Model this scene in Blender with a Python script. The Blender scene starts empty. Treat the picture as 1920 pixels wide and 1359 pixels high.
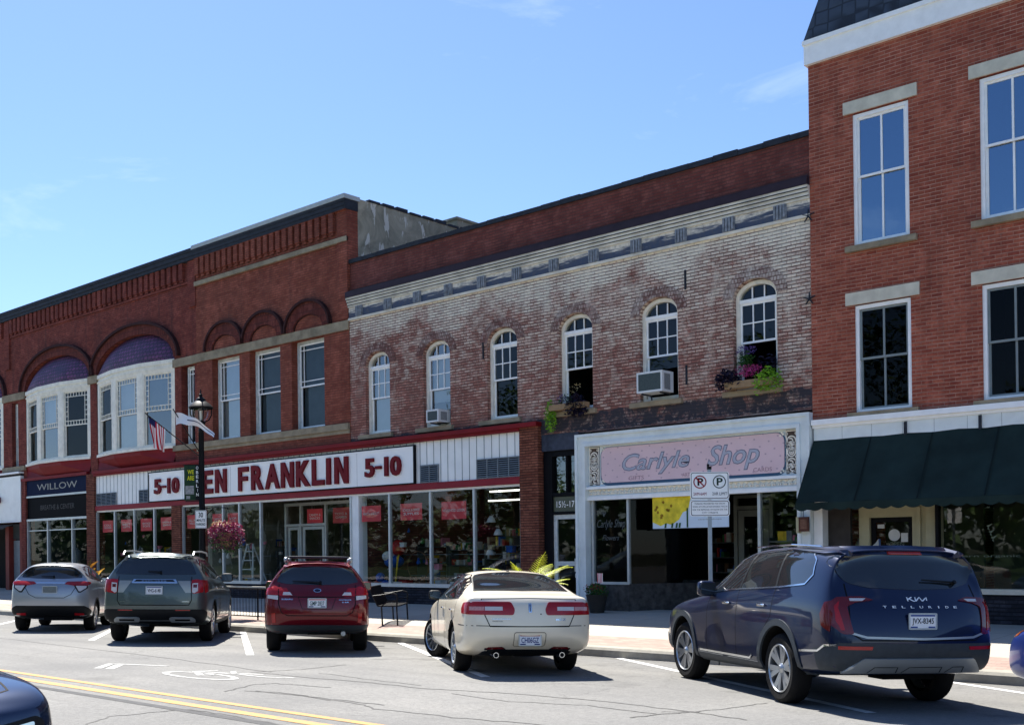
import bpy, bmesh, math, random
from mathutils import Vector, Matrix, noise as mnoise
from mathutils.geometry import tessellate_polygon, delaunay_2d_cdt
from mathutils.bvhtree import BVHTree
rad = math.radians
sc = bpy.context.scene
C = sc.collection
# ------------------------------------------------------------------ camera
CAM = Vector((0, -21.15, 1.87))
cam = bpy.data.cameras.new("camera"); camo = bpy.data.objects.new("camera", cam); C.objects.link(camo)
F_PX, YAW, PITCH, ROLL, CY = 2050.6, rad(41.45), rad(0.26), rad(-0.69), 1019.7
cam.sensor_fit = 'HORIZONTAL'; cam.sensor_width = 36
cam.lens = F_PX / 1920 * 36
cam.shift_y = (CY - 679.5) / 1920
cam.clip_end = 3000; cam.clip_start = 0.1
_fw = Vector((-math.sin(YAW) * math.cos(PITCH), math.cos(YAW) * math.cos(PITCH), math.sin(PITCH)))
_rt = Vector((math.cos(YAW), math.sin(YAW), 0)); _up = _rt.cross(_fw)
_r2 = _rt * math.cos(ROLL) + _up * math.sin(ROLL); _u2 = -_rt * math.sin(ROLL) + _up * math.cos(ROLL)
camo.matrix_world = Matrix(((_r2.x, _u2.x, -_fw.x, CAM.x), (_r2.y, _u2.y, -_fw.y, CAM.y), (_r2.z, _u2.z, -_fw.z, CAM.z), (0, 0, 0, 1)))
sc.camera = camo
# ------------------------------------------------------------------ light
SUN_DIR = Vector((-0.64, 0.28, 1.0)).normalized()      # towards the sun, behind the shop fronts
sl = bpy.data.lights.new("sun", 'SUN'); sl.energy = 5.0; sl.angle = rad(0.53); sl.color = (1, 0.955, 0.88)
so = bpy.data.objects.new("sun", sl); C.objects.link(so); so.rotation_euler = SUN_DIR.to_track_quat('Z', 'Y').to_euler()
w = bpy.data.worlds.new("World"); sc.world = w; w.use_nodes = True
wn = w.node_tree.nodes; wl = w.node_tree.links
for n in list(wn): wn.remove(n)
sky = wn.new('ShaderNodeTexSky'); sky.sky_type = 'NISHITA'; sky.sun_disc = False
sky.sun_elevation = math.asin(SUN_DIR.z); sky.sun_rotation = math.atan2(SUN_DIR.x, SUN_DIR.y)
sky.ozone_density = 3.6; sky.dust_density = 0.3; sky.air_density = 1.0; sky.altitude = 250
bg = wn.new('ShaderNodeBackground'); bg.inputs[1].default_value = 0.082
wo = wn.new('ShaderNodeOutputWorld')
tc = wn.new('ShaderNodeTexCoord'); mp = wn.new('ShaderNodeMapping'); mp.inputs['Scale'].default_value = (1, 1, 4.2); mp.inputs['Location'].default_value = (0.3, 0.1, 0.2)
nz = wn.new('ShaderNodeTexNoise'); nz.inputs['Scale'].default_value = 3.2; nz.inputs['Detail'].default_value = 9; nz.inputs['Roughness'].default_value = .62; nz.inputs['Distortion'].default_value = .5
cr = wn.new('ShaderNodeMapRange'); cr.inputs[1].default_value = .61; cr.inputs[2].default_value = .95; cr.inputs[4].default_value = .4
mx = wn.new('ShaderNodeMix'); mx.data_type = 'RGBA'; mx.inputs[7].default_value = (7.5, 8.2, 9.2, 1)
wl.new(tc.outputs['Generated'], mp.inputs[0]); wl.new(mp.outputs[0], nz.inputs[0]); wl.new(nz.outputs[0], cr.inputs[0])
tn = wn.new('ShaderNodeMix'); tn.data_type = 'RGBA'; tn.blend_type = 'MULTIPLY'; tn.inputs[0].default_value = 1; tn.inputs[7].default_value = (.80, .865, 1.0, 1); wl.new(sky.outputs[0], tn.inputs[6])
wl.new(cr.outputs[0], mx.inputs[0]); wl.new(tn.outputs[2], mx.inputs[6]); wl.new(mx.outputs[2], bg.inputs[0]); wl.new(bg.outputs[0], wo.inputs[0])
vs = sc.view_settings; vs.view_transform = 'Standard'; vs.look = 'None'; vs.gamma = 1; vs.exposure = 1.25
sc.cycles.max_bounces = 8; sc.cycles.transparent_max_bounces = 12
sc.cycles.use_denoising = True
sc.cycles.sample_clamp_indirect = 4; sc.cycles.caustics_reflective = False; sc.cycles.caustics_refractive = False
# ------------------------------------------------------------------ material helpers
def S(r, g, b):
    f = lambda c: (c / 255 / 12.92) if c / 255 <= .04045 else ((c / 255 + .055) / 1.055) ** 2.4
    return (f(r), f(g), f(b))
class NT:
    def __init__(s, name):
        s.m = bpy.data.materials.new(name); s.m.use_nodes = True; s.n = s.m.node_tree.nodes; s.l = s.m.node_tree.links
        s.b = s.n['Principled BSDF']; s.out = s.n['Material Output']
    def add(s, t, **k):
        n = s.n.new(t)
        for a, v in k.items(): setattr(n, a, v)
        return n
    def link(s, a, b): s.l.new(a, b)
    def noise(s, vec, scale, detail=4, rough=.55, dist=0):
        n = s.add('ShaderNodeTexNoise'); n.inputs['Scale'].default_value = scale; n.inputs['Detail'].default_value = detail
        n.inputs['Roughness'].default_value = rough; n.inputs['Distortion'].default_value = dist
        if vec is not None: s.link(vec, n.inputs['Vector'])
        return n.outputs[0]
    def rng(s, v, a, b, c=0., d=1.):
        n = s.add('ShaderNodeMapRange'); s.link(v, n.inputs[0])
        for i, x in enumerate((a, b, c, d)): n.inputs[i + 1].default_value = x
        return n.outputs[0]
    def math(s, op, a, b=0., clamp=False):
        n = s.add('ShaderNodeMath', operation=op, use_clamp=clamp)
        for i, x in enumerate((a, b)):
            if isinstance(x, (int, float)): n.inputs[i].default_value = x
            else: s.link(x, n.inputs[i])
        return n.outputs[0]
    def mix(s, f, a, b, mode='MIX'):
        n = s.add('ShaderNodeMix', data_type='RGBA', blend_type=mode)
        for i, x in ((0, f), (6, a), (7, b)):
            if isinstance(x, (int, float)): n.inputs[i].default_value = x
            elif isinstance(x, tuple): n.inputs[i].default_value = (*x[:3], 1)
            else: s.link(x, n.inputs[i])
        return n.outputs[2]
    def pos(s): return s.add('ShaderNodeNewGeometry').outputs['Position']
    def objc(s): return s.add('ShaderNodeTexCoord').outputs['Object']
    def bump(s, h, strength, dist=.01):
        n = s.add('ShaderNodeBump'); n.inputs['Strength'].default_value = strength; n.inputs['Distance'].default_value = dist
        s.link(h, n.inputs['Height']); s.link(n.outputs[0], s.b.inputs['Normal']); return n
def setb(b, **k):
    for a, v in k.items(): b.inputs[a.replace('_', ' ')].default_value = v
_pm = {}
def pm(name, col, rough=.6, var=.12, scale=6., bump=0., metallic=0., coat=0., ior=1.5, dirt=0., bscale=None):
    """plain procedural material: base colour with noise variation and optional grime and bump"""
    if name in _pm: return _pm[name]
    t = NT(name); o = t.objc(); n = t.noise(o, scale, 5)
    v = t.rng(n, .3, .7, 1 - var, 1 + var)
    c = t.mix(1., tuple(col), t.add('ShaderNodeCombineColor').outputs[0], 'MULTIPLY')
    cc = t.n[-1] if False else None
    comb = [x for x in t.n if x.type == 'COMBINE_COLOR'][-1]
    for i in range(3): t.link(v, comb.inputs[i])
    if dirt:
        d = t.noise(o, scale * .35, 7, .7)
        c = t.mix(t.rng(d, .5, .72, 0, dirt), c, tuple(x * .35 for x in col))
    t.link(c, t.b.inputs['Base Color'])
    setb(t.b, Roughness=rough, Metallic=metallic, Coat_Weight=coat, Coat_Roughness=.03, IOR=ior)
    if rough >= .5: t.b.inputs['Specular IOR Level'].default_value = .18
    if bump: t.bump(t.noise(o, bscale or scale * 4, 6), bump, .02)
    _pm[name] = t.m; return t.m
def brick(name, c1, c2, mortar, var=.25, bump=.5, row=.075, width=.215, stain=0., streak=None, bw=.011, grey=None, paint=None, head=.5):
    t = NT(name); p = t.pos(); sx = t.add('ShaderNodeSeparateXYZ'); t.link(p, sx.inputs[0])
    u = t.math('ADD', sx.outputs[0], sx.outputs[1]); cb = t.add('ShaderNodeCombineXYZ'); t.link(u, cb.inputs[0]); t.link(sx.outputs[2], cb.inputs[1])
    # slight waviness of the courses
    wv = t.noise(p, .9, 2); cb2 = t.add('ShaderNodeVectorMath', operation='ADD')
    wc = t.add('ShaderNodeCombineXYZ'); t.link(t.rng(wv, 0, 1, -.02, .02), wc.inputs[1]); t.link(cb.outputs[0], cb2.inputs[0]); t.link(wc.outputs[0], cb2.inputs[1])
    b = t.add('ShaderNodeTexBrick'); b.offset = .5; t.link(cb2.outputs[0], b.inputs['Vector'])
    b.inputs['Scale'].default_value = 1; b.inputs['Mortar Size'].default_value = bw; b.inputs['Mortar Smooth'].default_value = .25
    b.inputs['Brick Width'].default_value = width; b.inputs['Row Height'].default_value = row; b.inputs['Bias'].default_value = 0
    b.inputs['Color1'].default_value = (0, 0, 0, 1); b.inputs['Color2'].default_value = (1, 1, 1, 1); b.inputs['Mortar'].default_value = (.5, .5, .5, 1)
    bc = t.add('ShaderNodeSeparateColor'); t.link(b.outputs[0], bc.inputs[0])
    s2 = t.add('ShaderNodeSeparateXYZ'); t.link(cb2.outputs[0], s2.inputs[0])
    fz = t.math('FRACT', t.math('DIVIDE', s2.outputs[1], row)); dz = t.math('MINIMUM', fz, t.math('SUBTRACT', 1., fz))
    bed = t.rng(dz, bw / row * .55, bw / row * 1.25, 1, 0)
    fac = t.math('MAXIMUM', bed, t.math('MULTIPLY', b.outputs['Fac'], head))
    col = t.mix(bc.outputs[0], c1, c2)
    fine = t.noise(p, 22, 4, .7); big = t.noise(p, .55, 6, .65)
    col = t.mix(t.rng(fine, .35, .7, 0, .5), col, tuple(x * .62 for x in c1))
    col = t.mix(t.rng(big, .42, .68, 0, var), col, tuple(x * .45 for x in c1))
    med = t.noise(p, 2.4, 6, .7, .6)
    col = t.mix(t.rng(med, .5, .72, 0, .5), col, tuple(min(1, x * 1.5 + .02) for x in c2))
    mcol = t.mix(t.rng(t.noise(p, 1.7, 4), .35, .65), mortar, tuple(x * .55 for x in mortar))
    if paint:
        pc, lvl = paint     # worn white paint over the brick: per brick + patches
        z = sx.outputs[2]; x = sx.outputs[0]
        n1 = t.noise(p, .7, 5, .6, .4); n2 = t.noise(p, 4.5, 6, .75, .3); n3 = t.noise(p, 30, 4, .75)
        g = t.math('ADD', t.rng(z, 5.2, 8.6, -.10, .10), t.rng(x, -25, -11, -.06, .10))
        top = t.rng(t.math('ADD', z, t.rng(n1, .3, .7, -.5, .5)), 7.95, 8.4, 0, .17)
        f = t.math('ADD', t.math('MULTIPLY', n1, .42), t.math('MULTIPLY', n2, .80))
        f = t.math('ADD', f, t.math('MULTIPLY', n3, .55)); f = t.math('ADD', f, t.math('MULTIPLY', bc.outputs[0], .16))
        f = t.math('ADD', f, g); f = t.math('ADD', f, top)
        f = t.math('SUBTRACT', f, t.rng(fac, 0, 1, 0, .14))
        pf = t.rng(f, lvl, lvl + .38, .08, .97)
        pcol = t.mix(t.rng(n2, .3, .7), pc, tuple(x * .72 for x in pc))
        col = t.mix(pf, col, pcol)
        mcol = t.mix(t.rng(f, lvl + .2, lvl + .55, 0, .75), (.10, .055, .045), tuple(x * .6 for x in pc))
    col = t.mix(t.math('MULTIPLY', fac, t.rng(t.noise(p, 5, 4, .7), .3, .6, .55, 1)), col, mcol)
    if paint:
        sm = t.math('MULTIPLY', t.rng(t.noise(p, 1.5, 8, .72, 1.2), .50, .66, 0, .62), t.math('ADD', t.rng(z, 6.2, 8.6, .25, .75), t.rng(x, -22, -11, 0, .25)))
        col = t.mix(sm, col, tuple(v * .86 for v in pc))
    if grey:
        for zz0, zz1, gc, amt in grey:
            zn = t.math('ADD', sx.outputs[2], t.rng(t.noise(p, 3, 4, .7), .3, .7, -.05, .05))
            m = t.math('MULTIPLY', t.rng(zn, zz0, zz0 + .03), t.rng(zn, zz1 - .03, zz1, 1, 0))
            m = t.math('MULTIPLY', m, t.rng(t.noise(p, 3.5, 7, .75, .5), .36, .5, amt, 1))
            col = t.mix(m, col, gc)
    if stain:
        sv = t.add('ShaderNodeMapping'); sv.inputs['Scale'].default_value = (1.6, 1.6, .12); t.link(p, sv.inputs[0])
        col = t.mix(t.rng(t.noise(sv.outputs[0], 1.5, 6, .7), .5, .75, 0, stain), col, (.035, .028, .028))
    t.link(col, t.b.inputs['Base Color']); setb(t.b, Roughness=.9, Specular_IOR_Level=.15)
    h = t.math('SUBTRACT', t.math('MULTIPLY', fine, .5), fac)
    t.bump(h, bump, .012)
    return t.m
def glass(name, tint=(.75, .8, .8), refl=.5, wav=.02, base=.10, gc=(.95, .97, 1)):
    """window glass: see-through with fresnel mirror reflection"""
    t = NT(name); t.n.remove(t.b)
    g = t.add('ShaderNodeBsdfGlossy'); g.inputs['Roughness'].default_value = .015; g.inputs['Color'].default_value = (*gc, 1)
    tr = t.add('ShaderNodeBsdfTransparent'); tr.inputs[0].default_value = (*tint, 1)
    lw = t.add('ShaderNodeLayerWeight'); lw.inputs[0].default_value = .35
    f = t.rng(lw.outputs['Fresnel'], .0, 1., base, refl + base)
    b = t.add('ShaderNodeBump'); b.inputs['Strength'].default_value = wav; b.inputs['Distance'].default_value = .05
    t.link(t.noise(t.pos(), 1.3, 3), b.inputs['Height']); t.link(b.outputs[0], g.inputs['Normal'])
    mxs = t.add('ShaderNodeMixShader'); t.link(f, mxs.inputs[0]); t.link(tr.outputs[0], mxs.inputs[1]); t.link(g.outputs[0], mxs.inputs[2])
    t.link(mxs.outputs[0], t.out.inputs[0]); return t.m
def emis(name, col, st):
    t = NT(name); t.b.inputs['Base Color'].default_value = (*col, 1); t.b.inputs['Emission Color'].default_value = (*col, 1); t.b.inputs['Emission Strength'].default_value = st
    return t.m
# ------------------------------------------------------------------ object helpers
ORG = {}
def tag(o, label=None, cat=None, group=None, kind=None):
    if label: o['label'] = label
    if cat: o['category'] = cat
    if group: o['group'] = group
    if kind: o['kind'] = kind
    return o
def thing(name, loc, label, cat, group=None, rotz=0.):
    o = bpy.data.objects.new(name, None); C.objects.link(o); o.location = loc; o.rotation_euler = (0, 0, rotz)
    o.empty_display_size = .2; ORG[o.name] = Vector(loc); tag(o, label, cat, group); return o
class M:
    def __init__(s): s.v = []; s.f = []; s.mi = []; s.T = None; s.cm = 0
    def V(s, *ps):
        i = len(s.v)
        for p in ps:
            p = Vector(p); s.v.append(s.T @ p if s.T else p)
        return list(range(i, i + len(ps)))
    def poly(s, pts, mi=None): s.f.append(s.V(*pts)); s.mi.append(s.cm if mi is None else mi)
    def face(s, idx, mi=None): s.f.append(list(idx)); s.mi.append(s.cm if mi is None else mi)
    def box(s, x0, x1, y0, y1, z0, z1, mi=None):
        a = s.V((x0, y0, z0), (x1, y0, z0), (x1, y1, z0), (x0, y1, z0), (x0, y0, z1), (x1, y0, z1), (x1, y1, z1), (x0, y1, z1))
        for q in ((0, 1, 5, 4), (1, 2, 6, 5), (2, 3, 7, 6), (3, 0, 4, 7), (4, 5, 6, 7), (3, 2, 1, 0)): s.face([a[i] for i in q], mi)
    def cyl(s, p0, p1, r0, r1=None, n=12, cap=True, mi=None):
        r1 = r0 if r1 is None else r1; p0 = Vector(p0); p1 = Vector(p1); d = (p1 - p0).normalized()
        u = d.cross(Vector((0, 0, 1)) if abs(d.z) < .9 else Vector((1, 0, 0))).normalized(); v = d.cross(u)
        A = s.V(*[p0 + (u * math.cos(2 * math.pi * i / n) + v * math.sin(2 * math.pi * i / n)) * r0 for i in range(n)])
        B = s.V(*[p1 + (u * math.cos(2 * math.pi * i / n) + v * math.sin(2 * math.pi * i / n)) * r1 for i in range(n)])
        for i in range(n): s.face((A[i], A[(i + 1) % n], B[(i + 1) % n], B[i]), mi)
        if cap: s.face(A[::-1], mi); s.face(B, mi)
    def tube(s, pts, r, n=8, mi=None):
        for a, b in zip(pts[:-1], pts[1:]): s.cyl(a, b, r, n=n, mi=mi)
    def lathe(s, prof, c=(0, 0, 0), n=20, axis='z', mi=None):
        rings = []
        for r, z in prof:
            r = max(r, 1e-4); ps = []
            for i in range(n):
                a = 2 * math.pi * i / n; ca, sa = r * math.cos(a), r * math.sin(a)
                ps.append((c[0] + ca, c[1] + sa, c[2] + z) if axis == 'z' else ((c[0] + z, c[1] + ca, c[2] + sa) if axis == 'x' else (c[0] + ca, c[1] + z, c[2] + sa)))
            rings.append(s.V(*ps))
        for A, B in zip(rings[:-1], rings[1:]):
            for i in range(n): s.face((A[i], A[(i + 1) % n], B[(i + 1) % n], B[i]), mi)
    def prism(s, poly, y0, y1, holes=(), mi=None, sides=True, back=True):
        """polygon in (x,z) extruded along y from y0 (front) to y1"""
        loops = [list(poly)] + [list(h) for h in holes]
        flat = [p for l in loops for p in l]
        tris = tessellate_polygon([[Vector((p[0], p[1], 0)) for p in l] for l in loops])
        A = s.V(*[(p[0], y0, p[1]) for p in flat])
        for t in tris: s.face([A[i] for i in t], mi)
        if back:
            B = s.V(*[(p[0], y1, p[1]) for p in flat])
            for t in tris: s.face([B[i] for i in t][::-1], mi)
        if sides:
            for l in loops:
                for i in range(len(l)):
                    a, b = l[i], l[(i + 1) % len(l)]
                    s.poly(((a[0], y0, a[1]), (b[0], y0, b[1]), (b[0], y1, b[1]), (a[0], y1, a[1])), mi)
    def build(s, name, mats, parent=None, smooth=False, local=False, org=None, fixn=True):
        me = bpy.data.meshes.new(name)
        if parent is not None: o0 = Vector((0, 0, 0)) if local else ORG.get(parent.name, Vector((0, 0, 0)))
        elif org is not None: o0 = Vector(org)
        else:
            xs = [p.x for p in s.v]; ys = [p.y for p in s.v]; zs = [p.z for p in s.v]
            o0 = Vector(((min(xs) + max(xs)) / 2, (min(ys) + max(ys)) / 2, min(zs)))
        me.from_pydata([tuple(p - o0) for p in s.v], [], s.f)
        for m in (mats if isinstance(mats, (list, tuple)) else [mats]): me.materials.append(m)
        if any(s.mi): me.polygons.foreach_set('material_index', s.mi)
        if fixn:
            bm = bmesh.new(); bm.from_mesh(me); bmesh.ops.remove_doubles(bm, verts=bm.verts, dist=1e-5)
            bmesh.ops.recalc_face_normals(bm, faces=bm.faces); bm.to_mesh(me); bm.free()
        if smooth:
            me.polygons.foreach_set('use_smooth', [True] * len(me.polygons))
            try: me.set_sharp_from_angle(angle=rad(smooth if smooth is not True else 40))
            except Exception: pass
        me.update()
        o = bpy.data.objects.new(name, me); C.objects.link(o)
        if parent is not None:
            o.parent = parent; ORG[o.name] = o0
        else: o.location = o0; ORG[o.name] = o0
        return o
def rect(x0, x1, z0, z1): return [(x0, z0), (x1, z0), (x1, z1), (x0, z1)]
def rrect(x0, x1, z0, z1, r, n=5):
    out = []
    for cx, cz, a0 in ((x1 - r, z0 + r, -90), (x1 - r, z1 - r, 0), (x0 + r, z1 - r, 90), (x0 + r, z0 + r, 180)):
        for i in range(n + 1):
            a = rad(a0 + 90 * i / n); out.append((cx + r * math.cos(a), cz + r * math.sin(a)))
    return out
def archpoly(x0, x1, z0, zs, rise, n=18, p=2.0):
    """rectangle with elliptic head, counter-clockwise from lower left"""
    c = (x0 + x1) / 2; a = (x1 - x0) / 2; out = [(x0, z0), (x1, z0)]
    for i in range(n + 1):
        t = math.pi * i / n; out.append((c + a * math.cos(t), zs + rise * max(0, math.sin(t)) ** (2 / p)))
    return out
_font = None
def text_mesh(txt, size=1., bold=0., shear=0., extrude=0.):
    cu = bpy.data.curves.new('t', 'FONT'); cu.body = txt; cu.size = size; cu.offset = bold; cu.shear = shear; cu.extrude = extrude; cu.resolution_u = 3
    ob = bpy.data.objects.new('t', cu); C.objects.link(ob)
    dg = bpy.context.evaluated_depsgraph_get(); me = bpy.data.meshes.new_from_object(ob.evaluated_get(dg))
    vs_ = [v.co.copy() for v in me.vertices]; fs = [list(p.vertices) for p in me.polygons]
    bpy.data.objects.remove(ob); bpy.data.curves.remove(cu); bpy.data.meshes.remove(me)
    return vs_, fs
def put_text(m, txt, x0, x1, z0, z1, y, bold=0., shear=0., depth=0., mi=None, frame=None):
    """fit text to the box x0..x1, z0..z1 at depth y facing -y; bold is relative to letter height"""
    vs_, fs = text_mesh(txt, 1., bold, shear, .5 if depth else 0)
    if not vs_: return
    a0 = min(v.x for v in vs_); a1 = max(v.x for v in vs_); b0 = min(v.y for v in vs_); b1 = max(v.y for v in vs_)
    out = []
    for v in vs_:
        x = x0 + (v.x - a0) / max(a1 - a0, 1e-6) * (x1 - x0); z = z0 + (v.y - b0) / max(b1 - b0, 1e-6) * (z1 - z0)
        yy = y - (v.z + .5) * depth if depth else y
        out.append(frame @ Vector((x, yy, z)) if frame else (x, yy, z))
    ids = m.V(*out)
    for f in fs: m.face([ids[i] for i in f], mi)
rnd = random.Random(7)
# ------------------------------------------------------------------ facade materials
MT = {}
MT['brickT'] = brick('brick_orange_red', S(142, 70, 56), S(176, 100, 78), S(200, 158, 138), var=.4, bump=.7, stain=.3, bw=.008, head=.45)
MT['brickR'] = brick('brick_deep_red', S(132, 68, 54), S(160, 92, 74), S(108, 72, 62), var=.45, stain=.4)
MT['brickB'] = brick('brick_dark_red', S(122, 60, 52), S(152, 80, 68), S(90, 56, 52), var=.5, stain=.6)
MT['brickW'] = brick('brick_worn_paint', S(132, 66, 56), S(176, 104, 88), S(110, 80, 72), var=.3, bump=.8, stain=.15, bw=.013,
                     paint=(S(252, 242, 222), 0.89), grey=[(4.72, 5.17, S(62, 60, 66), .25)])
MT['brickP'] = brick('brick_parapet', S(112, 60, 54), S(136, 80, 72), S(96, 70, 66), var=.45, stain=.3)
MT['brickS'] = brick('brick_store', S(110, 62, 48), S(150, 94, 74), S(48, 36, 34), var=.2, row=.068, width=.2)
MT['brickD'] = brick('brick_charcoal', S(38, 38, 44), S(60, 60, 68), S(30, 30, 34), var=.2, row=.075)
MT['hood'] = pm('sooty_brick_mould', S(58, 34, 34), .85, .3, 5, .3)
MT['brickV'] = brick('brick_voussoir', S(92, 44, 40), S(124, 66, 58), S(74, 46, 44), row=.22, width=.07, var=.4, stain=.3)
MT['stone'] = pm('sandstone', S(150, 138, 116), .85, .25, 3, .4, dirt=.6)
MT['lime'] = pm('limestone', S(206, 200, 182), .85, .12, 4, .25, dirt=.25)
MT['cream'] = pm('cream_paint', S(238, 234, 220), .55, .1, 5, .1, dirt=.3)
MT['white'] = pm('white_paint', S(246, 247, 246), .45, .05, 5, .05, dirt=.12)
MT['wframe'] = pm('weathered_frame', S(205, 210, 206), .65, .15, 9, .2, dirt=.45)
MT['sashg'] = pm('grey_green_sash', S(128, 138, 140), .5, .08, 6)
MT['purple'] = pm('purple_paint', S(84, 52, 96), .6, .2, 4, .2, dirt=.35)
MT['redp'] = pm('red_paint', S(122, 22, 28), .6, .1, 2, .08, dirt=.2)
MT['redp2'] = pm('faded_red_paint', S(140, 44, 52), .6, .1, 2, .08, dirt=.2)
MT['panelw'] = pm('white_panel', S(244, 246, 242), .4, .05, 2, .03, dirt=.18)
MT['signw'] = pm('sign_white', S(252, 252, 248), .35, .03, 2, dirt=.06)
MT['dark'] = pm('dark_room', S(24, 23, 22), .9, .2, 2)
MT['shopwall'] = pm('shop_wall', S(74, 72, 58), .9, .1, 2)
MT['blackp'] = pm('black_paint', S(20, 21, 25), .5, .15, 4, .05, ior=1.3)
MT['slate'] = pm('slate_dark', S(46, 50, 58), .7, .25, 5, .3, dirt=.4)
MT['metal'] = pm('galvanised', S(150, 156, 160), .4, .12, 5, .05, metallic=.7)
MT['alu'] = pm('aluminium_trim', S(196, 200, 198), .38, .06, 6, metallic=.35)
MT['vent'] = pm('vent_grey', S(120, 128, 132), .5, .15, 6); MT['ventd'] = pm('vent_shadow', S(22, 26, 28), .8, .15, 6)
MT['gl_low'] = glass('low_glass', (.7, .72, .7), .03, .01, .01)
MT['navy'] = pm('navy_board', S(22, 34, 62), .7, .1, 3, ior=1.25)
MT['stucco'] = pm('grey_stucco', S(92, 92, 84), .9, .2, 1.2, .4, dirt=.4)
MT['roof'] = pm('tar_roof', S(60, 60, 62), .9, .2, 1)
MT['blind'] = pm('roller_blind', S(210, 210, 205), .8, .05, 3)
MT['blindg'] = pm('grey_blind', S(110, 122, 128), .8, .08, 3)
MT['awn'] = pm('dark_green_canvas', S(30, 46, 44), .9, .3, 1.6, .25, dirt=.3)
MT['gl_up'] = glass('upstairs_glass', (.62, .68, .7), .45, .03, .16)
MT['gl_dk'] = glass('dark_upstairs_glass', (.5, .55, .56), .12, .02, .03)
MT['gl_shop'] = glass('shop_glass', (.82, .86, .84), .25, .012, .03)
MT['gl_t'] = glass('top_floor_glass', (.3, .4, .5), .7, .03, .32, (.50, .72, .95)); MT['gl_t2'] = glass('dark_second_floor_glass', (.4, .44, .45), .02, .02, .008)
MT['stonemix'] = pm('dark_rubble_stone', S(70, 68, 66), .8, .5, 7, .6)
def dotted(name, base, dot):     # pink board with small printed dots
    t = NT(name); p = t.pos(); v = t.add('ShaderNodeTexVoronoi'); v.inputs['Randomness'].default_value = 0.0
    mpn = t.add('ShaderNodeMapping'); mpn.inputs['Scale'].default_value = (4.0, 0, 5.2); mpn.inputs['Rotation'].default_value = (0, rad(32), 0); t.link(p, mpn.inputs[0]); t.link(mpn.outputs[0], v.inputs['Vector']); v.inputs['Scale'].default_value = 1.
    c = t.mix(t.rng(v.outputs['Distance'], .07, .12, .55, 0), base, dot)
    c = t.mix(t.rng(t.noise(p, 2, 5), .4, .7, 0, .2), c, S(190, 160, 165))
    t.link(c, t.b.inputs['Base Color']); setb(t.b, Roughness=.5); return t.m
MT['pink'] = dotted('pink_board', S(226, 196, 200), S(150, 118, 140))
def frieze(name):    # weathered wooden frieze: cream above, bare blue-grey below
    t = NT(name); p = t.pos(); sx = t.add('ShaderNodeSeparateXYZ'); t.link(p, sx.inputs[0])
    st = t.add('ShaderNodeMapping'); st.inputs['Scale'].default_value = (.5, .5, 6); t.link(p, st.inputs[0])
    n = t.noise(st.outputs[0], 2.2, 6, .7)
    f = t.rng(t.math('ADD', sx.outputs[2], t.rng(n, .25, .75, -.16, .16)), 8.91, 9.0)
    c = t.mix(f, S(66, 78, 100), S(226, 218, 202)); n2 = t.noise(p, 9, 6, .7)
    c = t.mix(t.rng(n2, .45, .7, 0, .6), c, S(92, 90, 92)); t.link(c, t.b.inputs['Base Color']); setb(t.b, Roughness=.85)
    t.bump(n2, .4, .02); return t.m
MT['frieze'] = frieze('weathered_frieze')
MT['cornw'] = pm('worn_cream_wood', S(218, 212, 198), .85, .2, 2.5, .3, dirt=.6)
MT['brk'] = pm('weathered_bracket', S(134, 140, 148), .85, .35, 12, .4, dirt=.5)
MT['cornd'] = pm('dark_plum_flashing', S(50, 40, 50), .6, .2, 4, .15)
def stuccowall(name):
    t = NT(name); p = t.pos(); n = t.noise(p, 1.1, 7, .7, .8); mpn = t.add('ShaderNodeMapping'); mpn.inputs['Scale'].default_value = (1, 2.2, .7); t.link(p, mpn.inputs[0])
    n2 = t.noise(mpn.outputs[0], 1.3, 5, .6, 1.2)
    c = t.mix(t.rng(n, .35, .65), S(112, 110, 94), S(166, 160, 140)); c = t.mix(t.rng(n2, .58, .6, 0, .85), c, S(205, 203, 192))
    t.link(c, t.b.inputs['Base Color']); setb(t.b, Roughness=.9); t.bump(n, .5, .03); return t.m
MT['sidewall'] = stuccowall('patched_stucco')
def scales(name):    # fish-scale slates of the mansard
    t = NT(name); p = t.pos(); v = t.add('ShaderNodeTexVoronoi', feature='DISTANCE_TO_EDGE'); v.inputs['Scale'].default_value = 3.4; v.inputs['Randomness'].default_value = .18
    t.link(p, v.inputs['Vector']); c = t.mix(t.rng(v.outputs[0], .02, .09), S(18, 22, 30), S(54, 64, 78))
    c = t.mix(t.rng(t.noise(p, 4, 5), .4, .7, 0, .5), c, S(36, 42, 54)); t.link(c, t.b.inputs['Base Color']); setb(t.b, Roughness=.55); t.bump(v.outputs[0], .8, .04); return t.m
MT['scales'] = scales('octagonal_slate')
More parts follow.
